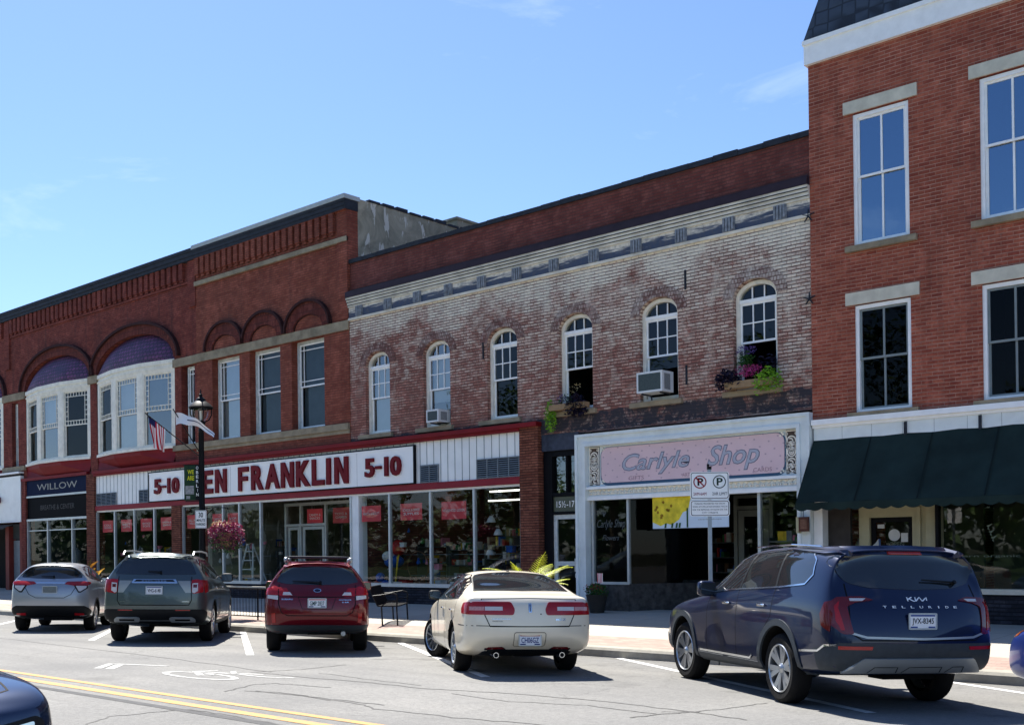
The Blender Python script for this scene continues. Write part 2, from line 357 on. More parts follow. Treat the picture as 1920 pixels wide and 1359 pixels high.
# ------------------------------------------------------------------ window builder
def window(par, x0, x1, z0, z1, y=0.12, kind='plain', glassm='gl_up', blind=None, frame='wframe', sashm='white', fw=.07, arch=0., T=None, zmid=None, room=True, name='window', ac=None):
    """double-hung window set y behind the wall face; frame > sash, pane, blind"""
    def mk():
        m = M(); m.T = T; return m
    f = mk(); W = x1 - x0
    zs = z1 - arch
    outer = archpoly(x0, x1, z0, zs, arch) if arch else rect(x0, x1, z0, z1)
    inner = archpoly(x0 + fw, x1 - fw, z0 + fw * .8, zs, arch - fw) if arch else rect(x0 + fw, x1 - fw, z0 + fw * .8, z1 - fw)
    f.prism(outer, y - .05, y + .1, [inner[::-1]])
    fr = f.build(name, MT[frame], par)
    gx0, gx1, gz0, gz1 = x0 + fw, x1 - fw, z0 + fw * .8, z1 - fw
    s = mk(); p = mk(); t = .045
    if zmid is None: zmid = z0 + (zs - z0) * .47
    yu, yl = y + .02, y + .055     # upper sash stands in front of the lower one
    ztop = zs - .02 if arch else gz1
    def bar(a, b, c, d, yy, th=.03): s.box(a, b, yy - th, yy, c, d)
    def ring(a, b, c, d, yy, w_):
        bar(a, a + w_, c, d, yy); bar(b - w_, b, c, d, yy); bar(a + w_, b - w_, d - w_, d, yy); bar(a + w_, b - w_, c, c + w_, yy)
    if arch:     # fan-light above a transom bar
        bar(gx0, gx1, zs - .10, zs - .02, yu, .06); ztop = zs - .10
        k = 3
        for i in (1, 2):
            xx = gx0 + (gx1 - gx0) * i / 3; bar(xx - .013, xx + .013, zs - .02, zs - .02 + (arch - fw) * .93, yu)
        p.prism(archpoly(gx0, gx1, zs - .03, zs, arch - fw), y + .03, y + .03, back=False, sides=False)
    ring(gx0, gx1, zmid, ztop, yu, t); ring(gx0, gx1, gz0, zmid + .05, yl, t)
    a, b, c, d = gx0 + t, gx1 - t, zmid + t, ztop - t; mw = .013
    if kind == 'six':
        for i in (1, 2): xx = a + (b - a) * i / 3; bar(xx - mw, xx + mw, c, d, yu)
        zz = (c + d) / 2; bar(a, b, zz - mw, zz + mw, yu - .002)
    elif kind == 'two':
        xx = (a + b) / 2; bar(xx - .02, xx + .02, c, d, yu); bar(xx - .02, xx + .02, gz0 + t, zmid, yl)
    elif kind == 'border':
        o = .14
        for xx in (a + o, b - o): bar(xx - mw, xx + mw, c, d, yu)
        for zz in (c + o, d - o): bar(a, b, zz - mw, zz + mw, yu - .002)
    elif kind == 'squares':
        o = .15
        for xx in (a + o, b - o): bar(xx - mw, xx + mw, c, d, yu)
        for zz in (c + o, d - o): bar(a, b, zz - mw, zz + mw, yu - .002)
        n = max(3, round((b - a - 2 * o) / .17)); mz = max(3, round((d - c - 2 * o) / .19))
        for i in range(1, n): 
            xx = a + o + (b - a - 2 * o) * i / n; bar(xx - mw, xx + mw, c, c + o, yu - .001); bar(xx - mw, xx + mw, d - o, d, yu - .001)
        for i in range(1, mz):
            zz = c + o + (d - c - 2 * o) * i / mz; bar(a, a + o, zz - mw, zz + mw, yu - .001); bar(b - o, b, zz - mw, zz + mw, yu - .001)
    s.build('sash', MT[sashm], fr)
    p.prism(rect(gx0 + .02, gx1 - .02, zmid + .02, ztop - .01), yu - .012, yu - .012, back=False, sides=False)
    if ac is None: p.prism(rect(gx0 + .02, gx1 - .02, gz0 + .02, zmid), yl - .012, yl - .012, back=False, sides=False)
    elif ac < zmid: p.prism(rect(gx0 + .02, gx1 - .02, ac, zmid), yl - .012, yl - .012, back=False, sides=False)
    p.build('pane', MT[glassm], fr, fixn=False)
    if blind:
        bm_, b0, b1 = blind; q = mk(); q.box(gx0 + .02, gx1 - .02, y + .14, y + .15, z0 + (z1 - z0) * b0, z0 + (zs - z0) * b1 if arch else z0 + (gz1 - z0) * b1); q.build('blind', MT[bm_], fr)
    if room:
        q = mk(); e = .3; q.cm = 0
        for pl in (((x0 - e, y + .1, z0 - .3), (x1 + e, y + .1, z0 - .3), (x1 + e, y + 2.2, z0 - .3), (x0 - e, y + 2.2, z0 - .3)),
                   ((x0 - e, y + .1, z1 + .3), (x1 + e, y + .1, z1 + .3), (x1 + e, y + 2.2, z1 + .3), (x0 - e, y + 2.2, z1 + .3)),
                   ((x0 - e, y + .1, z0 - .3), (x0 - e, y + 2.2, z0 - .3), (x0 - e, y + 2.2, z1 + .3), (x0 - e, y + .1, z1 + .3)),
                   ((x1 + e, y + .1, z0 - .3), (x1 + e, y + 2.2, z0 - .3), (x1 + e, y + 2.2, z1 + .3), (x1 + e, y + .1, z1 + .3)),
                   ((x0 - e, y + 2.2, z0 - .3), (x1 + e, y + 2.2, z0 - .3), (x1 + e, y + 2.2, z1 + .3), (x0 - e, y + 2.2, z1 + .3))):
            q.poly(pl)
        q.build('room', MT['dark'], fr, fixn=False)
    return fr
def part(par, name, mat, fn, **k):
    m = M(); fn(m); return m.build(name, MT[mat] if isinstance(mat, str) else mat, par, **k)
SEP = {'bulkhead', 'sill', 'mullion', 'stone_band', 'pilaster', 'post', 'jamb', 'door_frame', 'inner_wall', 'rail', 'lintel', 'chimney', 'iron_bracket', 'display_deck', 'trim', 'cornice', 'door', 'column'}
def boxes(par, name, mat, lst, **k):
    if name in SEP and len(lst) > 1:
        for b in lst: o = boxes(par, name, mat, [b], **k)
        return o
    m = M()
    for b in lst: m.box(*b)
    return m.build(name, MT[mat] if isinstance(mat, str) else mat, par, **k)
def mass(par, x0, x1, ztop, zbot, depth=15, mat='brickB', roofz=None):
    """side and rear walls, floors and roof behind the front wall"""
    m = M(); y0 = .36
    m.box(x0, x0 + .25, y0, depth, .1, ztop); m.box(x1 - .25, x1, y0, depth, .1, ztop); m.box(x0 + .25, x1 - .25, depth - .3, depth, .1, ztop)
    m.build('rear_wall', MT[mat], par)
    rz = roofz or ztop - .5
    boxes(par, 'roof', 'roof', [(x0 + .25, x1 - .25, y0, depth - .3, rz, rz + .15)])
    boxes(par, 'ceiling', 'shopwall', [(x0 + .25, x1 - .25, y0, depth - .3, zbot - .05, zbot + .1)])
def archring(m, cx, a0, r0, a1, r1, zs, y0, y1, n=22):
    """raised ring between two half ellipses (half-width, rise) on springing line zs"""
    P = lambda a, r, i: (cx + a * math.cos(math.pi * i / n), zs + r * math.sin(math.pi * i / n))
    for i in range(n):
        q = [P(a0, r0, i), P(a1, r1, i), P(a1, r1, i + 1), P(a0, r0, i + 1)]
        m.poly([(p[0], y0, p[1]) for p in q]); m.poly([(q[1][0], y0, q[1][1]), (q[1][0], y1, q[1][1]), (q[2][0], y1, q[2][1]), (q[2][0], y0, q[2][1])])
        m.poly([(q[0][0], y0, q[0][1]), (q[0][0], y1, q[0][1]), (q[3][0], y1, q[3][1]), (q[3][0], y0, q[3][1])])
    for i in (0, n):
        a, b = P(a0, r0, i), P(a1, r1, i); m.poly([(a[0], y0, a[1]), (b[0], y0, b[1]), (b[0], y1, b[1]), (a[0], y1, a[1])])
BG = 'brick shop buildings along the street'
def corbels(m, x0, x1, n, z0, z1, y, fr=.62):
    st = (x1 - x0) / n
    for i in range(n):
        a = x0 + st * i; m.box(a, a + st * fr, y - .11, y, z0, z1); m.box(a + .03, a + st * fr - .03, y - .075, y, z0 - .09, z0 - .002)
# ------------------------------------------------------------------ far left: purple arched building
bB = thing('brick_building', (-44, 0, .3), 'dark red brick building with two purple arches over cream bay windows', 'building', BG)
XL, XR = -60., -33.1
arcs = [(-51.1, False), (-43.40, True), (-37.33, True)]
def bay_holes():
    hs = []
    for cx, _ in arcs: hs.append(archpoly(cx - 2.76, cx + 2.76, 5.1, 8.82, 1.13, 24)[::-1])
    return hs
wallB = M()
hsB = bay_holes() + [rect(-34.15, -33.3, 5.62, 8.43)[::-1], rect(-47.5, -46.9, 5.62, 8.43)[::-1]]
# the outer arches butt one another: keep narrow piers
wallB.prism(rect(XL, XR, 5.0, 12.05), .03, .36, hsB)
wallB.box(-48.0, -47.55, -.05, .03, 9.9, 12.05); wallB.box(-33.55, -33.1, -.05, .03, 10.4, 12.05)
wallB.build('wall', MT['brickB'], bB)
mass(bB, XL, XR, 11.9, 4.95, 15, 'brickB')
def fB(m):
    corbels(m, -47.45, -33.7, 36, 11.42, 12.0, .03); corbels(m, -60, -48.1, 30, 11.42, 12.0, .03); m.box(-47.5, -33.6, -.02, .03, 11.24, 11.32)
part(bB, 'corbel_course', 'brickB', fB)
boxes(bB, 'cornice', 'slate', [(XL, XR, -.12, .36, 12.0, 12.12), (XL, XR, -.15, .36, 12.12, 12.27), (XL, XR, -.18, .4, 12.27, 12.38)])
for k, (cx, real) in enumerate(arcs):
    part(bB, 'arch', 'brickV', lambda m: archring(m, cx, 2.76, 1.13, 3.08, 1.48, 8.82, -.02, .03)); part(bB, 'hood_mould', 'hood', lambda m: archring(m, cx, 3.08, 1.48, 3.17, 1.57, 8.82, -.12, .03))
    # half-dome of purple shingles between the arch and the bay head
    top = [(cx + 2.76 * math.cos(math.pi * i / 24), .33, 8.82 + 1.13 * math.sin(math.pi * i / 24)) for i in range(25)]
    def bayline(t):   # t 0..1 from right to left along the canted plan
        pts = [(2.76, .05), (.95, -.30), (-.95, -.30), (-2.76, .05)]; L = [0, .333, .667, 1]
        for i in range(3):
            if t <= L[i + 1] + 1e-9:
                q = (t - L[i]) / (L[i + 1] - L[i]); return (cx + pts[i][0] + (pts[i + 1][0] - pts[i][0]) * q, pts[i][1] + (pts[i + 1][1] - pts[i][1]) * q - .03)
    m = M(); rows = 9; grid = []
    for r in range(rows + 1):
        s_ = r / rows; row = []
        for i in range(25):
            a = top[i]; b = bayline(i / 24); e = math.sin(s_ * math.pi / 2)
            row.append((a[0] * (1 - s_) + b[0] * s_, .2 + (b[1] - .2) * e, a[2] + (8.74 - a[2]) * s_))
        grid.append(m.V(*row))
    for r in range(rows):
        for i in range(24): m.face((grid[r][i], grid[r][i + 1], grid[r + 1][i + 1], grid[r + 1][i]))
    pur = NT('purple_shingle'); pp_ = pur.pos(); bt = pur.add('ShaderNodeTexBrick'); cb_ = pur.add('ShaderNodeCombineXYZ'); sp_ = pur.add('ShaderNodeSeparateXYZ'); pur.link(pp_, sp_.inputs[0]); pur.link(sp_.outputs[0], cb_.inputs[0]); pur.link(sp_.outputs[2], cb_.inputs[1]); pur.link(cb_.outputs[0], bt.inputs[0])
    for nm, v in (('Scale', 1), ('Mortar Size', .022), ('Brick Width', .19), ('Row Height', .15), ('Mortar Smooth', .5)): bt.inputs[nm].default_value = v
    bt.inputs['Color1'].default_value = (*S(122, 62, 104), 1); bt.inputs['Color2'].default_value = (*S(82, 42, 80), 1); bt.inputs['Mortar'].default_value = (*S(24, 14, 30), 1)
    cz = pur.mix(pur.rng(pur.noise(pp_, 1.6, 6, .7), .42, .7, 0, .75), bt.outputs[0], S(44, 36, 66)); pur.link(cz, pur.b.inputs['Base Color']); setb(pur.b, Roughness=.6); pur.bump(pur.math('SUBTRACT', 1., bt.outputs['Fac']), .6, .02)
    m.build('shingled_hood', pur.m, bB, smooth=60)
    # bay: three sections of a canted plan
    pl = [(-2.76, .05), (-.95, -.30), (.95, -.30), (2.76, .05)]
    bl = [None, ('blind', .48, 1), None] if k == 1 else [None, ('blind', 0, 1), ('blindg', .5, 1)]
    gm = ['gl_dk', 'gl_up', 'gl_dk' if k == 1 else 'gl_up']
    for q in range(3):
        a = Vector((cx + pl[q][0], pl[q][1], 0)); b = Vector((cx + pl[q + 1][0], pl[q + 1][1], 0)); L = (b - a).length
        T = Matrix.Translation(a) @ Matrix.Rotation(math.atan2(b.y - a.y, b.x - a.x), 4, 'Z')
        m = M(); m.T = T
        m.prism(rect(0, L, 5.62, 8.76), 0, .12, [rect(.17, L - .17, 5.72, 8.38)[::-1]])
        m.box(0, L, -.05, -.001, 8.62, 8.76); m.box(0, L, -.03, -.001, 8.46, 8.52); m.box(0, L, -.06, -.001, 5.60, 5.70)
        m.build('bay_frame', MT['cream'], bB)
        window(bB, .17, L - .17, 5.72, 8.38, .06, 'squares', gm[q], bl[q], 'cream', 'cream', .05, T=T, zmid=6.98, room=False)
    m = M()
    for z in (5.7, 8.74):
        m.poly([(cx + p[0], p[1] + .02, z) for p in pl] + [(cx + 2.76, 1.6, z), (cx - 2.76, 1.6, z)])
    m.poly([(cx + p[0], 1.6, z) for p, z in ((pl[0], 5.7), (pl[3], 5.7), (pl[3], 8.74), (pl[0], 8.74))])
    m.poly([(cx - 2.76, .04, 5.7), (cx - 2.76, 1.6, 5.7), (cx - 2.76, 1.6, 8.74), (cx - 2.76, .04, 8.74)]); m.poly([(cx + 2.76, .04, 5.7), (cx + 2.76, 1.6, 5.7), (cx + 2.76, 1.6, 8.74), (cx + 2.76, .04, 8.74)])
    m.build('room', MT['dark'], bB, fixn=False)
    m = M(); r0 = [(cx + p[0], p[1], 5.62) for p in pl]; r1 = [(cx + p[0], p[1] + .02, 5.45) for p in pl]; r2 = [(cx + p[0] * .97, .0, 5.08) for p in pl]
    for A, B in ((r0, r1), (r1, r2)):
        for i in range(3): m.poly((A[i], A[i + 1], B[i + 1], B[i]))
    m.build('bay_skirt', MT['redp'], bB)
window(bB, -34.0, -33.2, 5.66, 8.4, .25, 'border', 'gl_dk', None, 'wframe', 'white')
window(bB, -47.5, -46.9, 5.66, 8.4, .25, 'plain', 'gl_up', ('blind', .5, 1), 'wframe', 'white', .04)
boxes(bB, 'stone_band', 'stone', [(-34.6, -33.1, -.04, .03, 8.43, 8.71), (-40.72, -40.02, -.04, .03, 8.5, 8.8), (-48.3, -46.2, -.04, .03, 8.5, 8.8), (-34.6, -33.1, -.06, .03, 5.47, 5.66), (-48.3, -46.2, -.06, .03, 5.47, 5.66)])
# ------------------------------------------------------------------ middle: red brick building with three arches
bR = thing('brick_building', (-29, 0, .3), 'red brick building with three small blind arches and dentil cornice', 'building', BG)
wallR = M(); opR = [(-32.15, -30.57), (-30.0, -28.36), (-27.78, -26.17)]
wallR.prism(rect(-33.1, -25.0, 4.95, 12.0), -.02, .36, [rect(a, b, 5.62, 8.43)[::-1] for a, b in opR])
wallR.box(-25.45, -25.0, -.07, -.02, 8.75, 12.0)
wallR.build('wall', MT['brickR'], bR)
m = M(); m.box(-25.25, -25.0, .36, 14.7, .1, 12.40); m.box(-33.1, -32.85, .36, 14.7, .1, 12.2); m.box(-32.85, -25.25, 14.4, 14.7, .1, 12.4); m.build('side_wall', MT['sidewall'], bR)
boxes(bR, 'roof', 'roof', [(-32.85, -25.25, .36, 14.4, 11.6, 11.75)]); boxes(bR, 'ceiling', 'shopwall', [(-32.85, -25.25, .36, 14.4, 4.9, 5.05)])
m = M()
for i in range(24): m.box(-25.27 , -24.97, .8 + i * .57, 1.25 + i * .57, 12.40, 12.47 + .02 * (i % 3))
m.build('coping_tile', MT['slate'], bR)
boxes(bR, 'chimney', 'sidewall', [(-25.9, -25.02, 4.65, 5.65, 12.0, 12.72), (-25.95, -24.98, 4.6, 5.7, 12.72, 12.8)])
part(bR, 'corbel_course', 'brickR', lambda m: (corbels(m, -33.0, -25.45, 23, 11.42, 11.98, -.02), m.box(-33.1, -25.0, -.13, -.02, 11.982, 12.0)))
boxes(bR, 'cornice', 'slate', [(-33.1, -24.98, -.14, .36, 12.0, 12.10), (-33.1, -24.98, -.16, .36, 12.10, 12.22), (-33.1, -24.98, -.18, .36, 12.22, 12.3)])
boxes(bR, 'coping', pm('pale_flashing', S(170, 178, 180), .7, .1, 2), [(-33.1, -24.95, -.20, .42, 12.30, 12.43)])
boxes(bR, 'stone_band', 'stone', [(-33.1, -25.0, -.1, -.02, 11.06, 11.2), (-33.1, -25.0, -.07, -.02, 8.43, 8.71), (-33.1, -25.0, -.1, -.02, 5.47, 5.66), (-33.1, -25.0, -.05, -.02, 5.36, 5.468)])
for cx in (-31.36, -29.18, -26.9):
    part(bR, 'arch', 'brickV', lambda m: archring(m, cx, .72, .44, 1.06, .82, 8.72, -.09, -.02)); part(bR, 'hood_mould', 'hood', lambda m: (archring(m, cx, 1.06, .82, 1.13, .90, 8.72, -.17, -.02), archring(m, cx, .69, .41, .72, .44, 8.72, -.05, -.02)))
for (a, b), g, bl in zip(opR, ('gl_up', 'gl_dk', 'gl_dk'), (('blind', 0, 1), ('blindg', .0, 1), ('blindg', 0., 1))):
    window(bR, a, b, 5.66, 8.43, .26, 'border', g, bl, 'wframe', 'white', .09, zmid=7.0)
# ------------------------------------------------------------------ painted brick building
bW = thing('brick_building', (-17.6, 0, .3), 'long two-storey brick building with worn white paint and six arched windows', 'building', BG)
wx = [-24.31, -21.89, -19.47, -17.05, -14.62, -12.14]; ww = 1.045
wallW = M()
wallW.prism(rect(-25.0, -10.3, 4.7, 8.72), 0, .36, [archpoly(a, a + ww, 5.22, 7.26, .38)[::-1] for a in wx])
wallW.build('wall', MT['brickW'], bW)
boxes(bW, 'parapet', 'brickP', [(-25.0, -10.3, .04, .36, 8.72, 10.38)])
mass(bW, -24.998, -10.302, 9.6, 4.72, 15, 'brickP', 9.3)
m = M(); x = -25.0
while x < -10.31:
    e = min(x + .62, -10.3); m.box(x + .004, e - .004, -.02, .42, 10.38, 10.5 + rnd.uniform(-.012, .012)); x = e
m.build('coping', MT['slate'], bW)
boxes(bW, 'flashing', 'cornd', [(-25.0, -10.3, -.17, .04, 9.33, 9.50), (-25, -10.3, -.12, .04, 9.5, 9.53)])
boxes(bW, 'cornice', 'cornw', [(-25.0, -10.3, -.15, .0, 9.27, 9.33), (-25, -10.3, -.12, 0, 9.2, 9.27), (-25, -10.3, -.09, 0, 9.12, 9.2), (-25., -10.3, -.065, 0, 9.06, 9.12), (-25., -10.3, -.06, 0, 8.68, 8.745)])
boxes(bW, 'cornice_shadow_line', 'slate', [(-25.0, -10.3, -.0925, -.06, 9.114, 9.124), (-25.0, -10.3, -.1225, -.09, 9.194, 9.204), (-25.0, -10.3, -.1525, -.12, 9.264, 9.276)])  # thin dark strips stand in for the shadow gaps between mouldings
boxes(bW, 'frieze', MT['frieze'], [(-25.0, -10.3, -.03, .03, 8.746, 9.058)])
for bx in (-24.51, -23.26, -22.05, -20.83, -19.6, -18.37, -17.14, -15.9, -14.66, -13.43, -12.2, -10.97):
    m = M()
    for j in range(4): m.box(bx - .14 + j * .075, bx - .14 + j * .075 + .045, -.085 - .012 * (j % 2), -.03, 8.75 + .03 * (j in (0, 3)), 9.055)
    m.box(bx - .15, bx + .15, -.06, -.031, 8.755, 9.05); m.build('bracket', MT['brk'], bW)
pw = brick('brick_painted_arch', S(96, 50, 46), S(132, 74, 66), S(120, 90, 82), row=.1, width=.075, paint=(S(225, 216, 204), .95))
blW = [('blind', .0, 1.), ('blind', .3, 1.), None, None, None, None]; gW = ['gl_up', 'gl_up', 'gl_dk', 'gl_dk', 'gl_dk', 'gl_dk']
for i, a in enumerate(wx):
    ac = {1: 5.72, 4: 6.0, 5: 6.3, 3: 6.28}.get(i)
    window(bW, a, a + ww, 5.25, 7.62, .17, 'six', gW[i], blW[i], 'cream', 'white', .085, arch=.36, zmid=6.28, ac=ac)
    part(bW, 'arch', pw, lambda m: archring(m, a + ww / 2, ww / 2, .38, ww / 2 + .26, .62, 7.26, -.015, .0, 16))
    boxes(bW, 'sill', 'stone', [(a - .26, a + ww + .12, -.09, .1, 5.13, 5.245)])
for tx, tz in ((-13.35, 7.9), (-13.35, 5.75), (-19.6, 7.1)): boxes(bW, 'wall_tie', 'slate', [(tx - .02, tx + .02, -.03, 0, tz - .22, tz + .22)])
# ------------------------------------------------------------------ right: three-storey building with mansard
bT = thing('brick_building', (-8.2, 0, .3), 'tall orange-red brick building with slate mansard and white-framed windows', 'building', BG)
wallT = M(); TX = 1.5; tw = [-9.36, -6.88, -4.40, -1.92]
opT = [rect(a, a + 1.14, z0, z1)[::-1] for a in tw for z0, z1 in ((4.53, 6.70), (7.88, 10.55))]
wallT.prism(rect(-10.3, TX, 4.45, 11.8), -.03, .36, opT); wallT.build('wall', MT['brickT'], bT)
mass(bT, -10.298, TX, 11.8, 4.3, 15, 'brickT', 11.6)
boxes(bT, 'cornice', MT['white'], [(-10.35, TX, -.12, .3, 11.80, 12.2), (-10.37, TX, -.16, .3, 12.2, 12.29)])
m = M(); m.poly([(-10.36, -.12, 12.29), (TX, -.12, 12.29), (TX, .2, 14.9), (-9.4, .2, 14.9)]); m.poly([(-10.36, -.12, 12.29), (-9.4, .2, 14.9), (-9.4, 8, 14.9), (-10.36, 8, 12.29)]); m.build('mansard', MT['scales'], bT)
boxes(bT, 'party_wall', 'brickP', [(-10.35, -9.95, 1.0, 6, 11.85, 15.6)])
for a in tw:
    for z0, z1, g, fr, sm, L in ((4.53, 6.68, 'gl_t2', 'white', 'sashg', 6.70), (7.88, 10.53, 'gl_t', 'white', 'white', 10.56)):
        window(bT, a, a + 1.14, z0, z1, .05, 'two', g, None, fr, sm, .075, zmid=(z0 + z1) / 2 - .02 if z0 < 5 else 9.25)
        boxes(bT, 'lintel', 'lime', [(a - .18, a + 1.32, -.07, -.03, L, L + .245)])
        boxes(bT, 'sill', 'stone', [(a - .15, a + 1.29, -.13, .02, z0 - .12, z0 - .003)])
for tz in (6.98, 8.7):
    m = M()
    for a in range(5): m.cyl((-10.33, -.05, tz), (-10.33 + .14 * math.cos(a * 1.257 + .3), -.05, tz + .14 * math.sin(a * 1.257 + .3)), .02, .012, 5)
    m.build('star_anchor', MT['slate'], bT)
# ------------------------------------------------------------------ variety store front (spans three buildings)
FY = -.06
bF = thing('storefront', (-29, FY, .3), 'variety store front with white panels, dark red bands and large display windows', 'shop front')
boxes(bF, 'fascia_board', 'panelw', [(-40.1, -18.28, FY + .02, .25, 3.72, 4.87)])
m = M(); x = -40.1
while x < -18.3: m.box(x - .008, x + .008, FY + .012, FY + .0195, 3.72, 4.87); x += .27
m.build('board_joint', MT['vent'], bF)
boxes(bF, 'top_band', 'redp', [(-40.12, -17.64, FY - .16, .25, 4.95, 5.06), (-40.12, -18.27, FY - .10, .25, 4.87, 4.95)])
boxes(bF, 'lower_band', 'redp2', [(-40.1, -18.28, FY - .04, .25, 3.54, 3.72)])
boxes(bF, 'soffit', 'panelw', [(-40.1, -18.28, FY + .03, .25, 3.48, 3.54)])
for a, b, z1 in ((-40.72, -40.1, 4.98), (-34.62, -34.05, 3.54), (-18.28, -17.66, 4.95)):
    boxes(bF, 'brick_pier', 'brickS', [(a, b, FY - .07, .3, .2, z1)])
boxes(bF, 'bulkhead', 'brickD', [(-40.1, -34.62, FY + .02, .2, .2, .84), (-34.05, -29.45, FY + .02, .2, .2, .84), (-24.75, -18.28, FY + .02, .2, .2, .84)])
boxes(bF, 'sill', 'alu', [(-40.1, -34.62, FY - .03, .2, .84, .94), (-34.05, -29.42, FY - .03, .2, .84, .94), (-24.75, -18.28, FY - .03, .2, .84, .94)])
for x in (-40.06, -38.72, -37.29, -35.91, -34.66, -34.02, -31.58, -30.64, -29.47, -24.99, -23.30, -21.63, -19.97, -18.31):
    boxes(bF, 'mullion', 'alu', [(x - .035, x + .035, FY, FY + .09, .94, 3.48)])
for a, b in ((-40.02, -38.76), (-38.69, -37.33), (-37.25, -35.95), (-35.87, -34.7), (-33.98, -31.62), (-31.54, -30.68), (-30.6, -29.51), (-24.5, -23.34), (-23.26, -21.67), (-21.59, -20.01), (-19.93, -18.35)):
    part(bF, 'shop_pane', 'gl_shop', lambda m: m.prism(rect(a, b, .94, 3.48), FY + .05, FY + .05, back=False, sides=False), fixn=False)
# recessed entrance
EY = 1.6
part(bF, 'shop_pane', 'gl_shop', lambda m: m.poly([(-29.47, FY + .08, .94), (-30.35, EY, .94), (-30.35, EY, 3.48), (-29.47, FY + .08, 3.48)]), fixn=False)
boxes(bF, 'column', 'panelw', [(-24.97, -24.66, FY + .03, .3, .25, 3.48)])
boxes(bF, 'door_frame', 'alu', [(-30.4, -30.3, EY, EY + .09, .3, 3.48), (-29.58, -29.49, EY, EY + .09, .3, 3.48), (-28.27, -28.19, EY, EY + .09, .3, 3.48), (-26.92, -26.84, EY, EY + .09, .3, 3.48), (-30.4, -24.9, EY - .01, EY + .1, 3.4, 3.5), (-30.4, -28.2, EY - .01, EY + .1, 2.72, 2.8), (-30.4, -24.9, EY - .01, EY + .1, .28, .4)])
for a, b in ((-30.22, -29.62), (-29.42, -28.32)):
    m = M(); m.prism(rect(a, b, .4, 2.7), EY + .02, EY + .07, [rect(a + .09, b - .09, .55, 2.6)[::-1]]); d = m.build('shop_door', MT['alu'], bF)
    part(d, 'pane', 'gl_shop', lambda m: m.prism(rect(a + .09, b - .09, .55, 2.6), EY + .05, EY + .05, back=False, sides=False), fixn=False)
    part(d, 'handle', 'alu', lambda m: m.cyl((b - .14, EY - .03, 1.2), (b - .14, EY - .03, 1.6), .015))
for a, b in ((-28.18, -26.93), (-26.83, -24.95)):
    part(bF, 'shop_pane', 'gl_shop', lambda m: m.prism(rect(a, b, .4, 3.4), EY + .04, EY + .04, back=False, sides=False), fixn=False)
for (a, b, c, d) in ((-40.05, -38.55, 3.73, 4.2), (-36.9, -36.25, 3.73, 4.2), (-21.99, -21.27, 3.73, 4.22), (-19.84, -18.32, 3.73, 4.25)):
    m = M(); m.prism(rect(a, b, c, d), FY - .02, FY + .01, [rect(a + .03, b - .03, c + .03, d - .03)[::-1]])
    n = int((b - a) / .4) + 1
    for i in range(1, n): xx = a + (b - a) * i / n; m.box(xx - .015, xx + .015, FY - .018, FY + .01, c + .03, d - .03)
    v = m.build('louvre_vent', MT['vent'], bF)
    m = M(); z = c + .05
    while z < d - .05: m.poly([(a + .03, FY - .016, z), (b - .03, FY - .016, z), (b - .03, FY + .003, z + .028), (a + .03, FY + .003, z + .028)]); z += .055
    m.build('slat', [MT['vent']], v); boxes(v, 'vent_back', 'ventd', [(a + .03, b - .03, FY + .005, FY + .0095, c + .03, d - .03)])
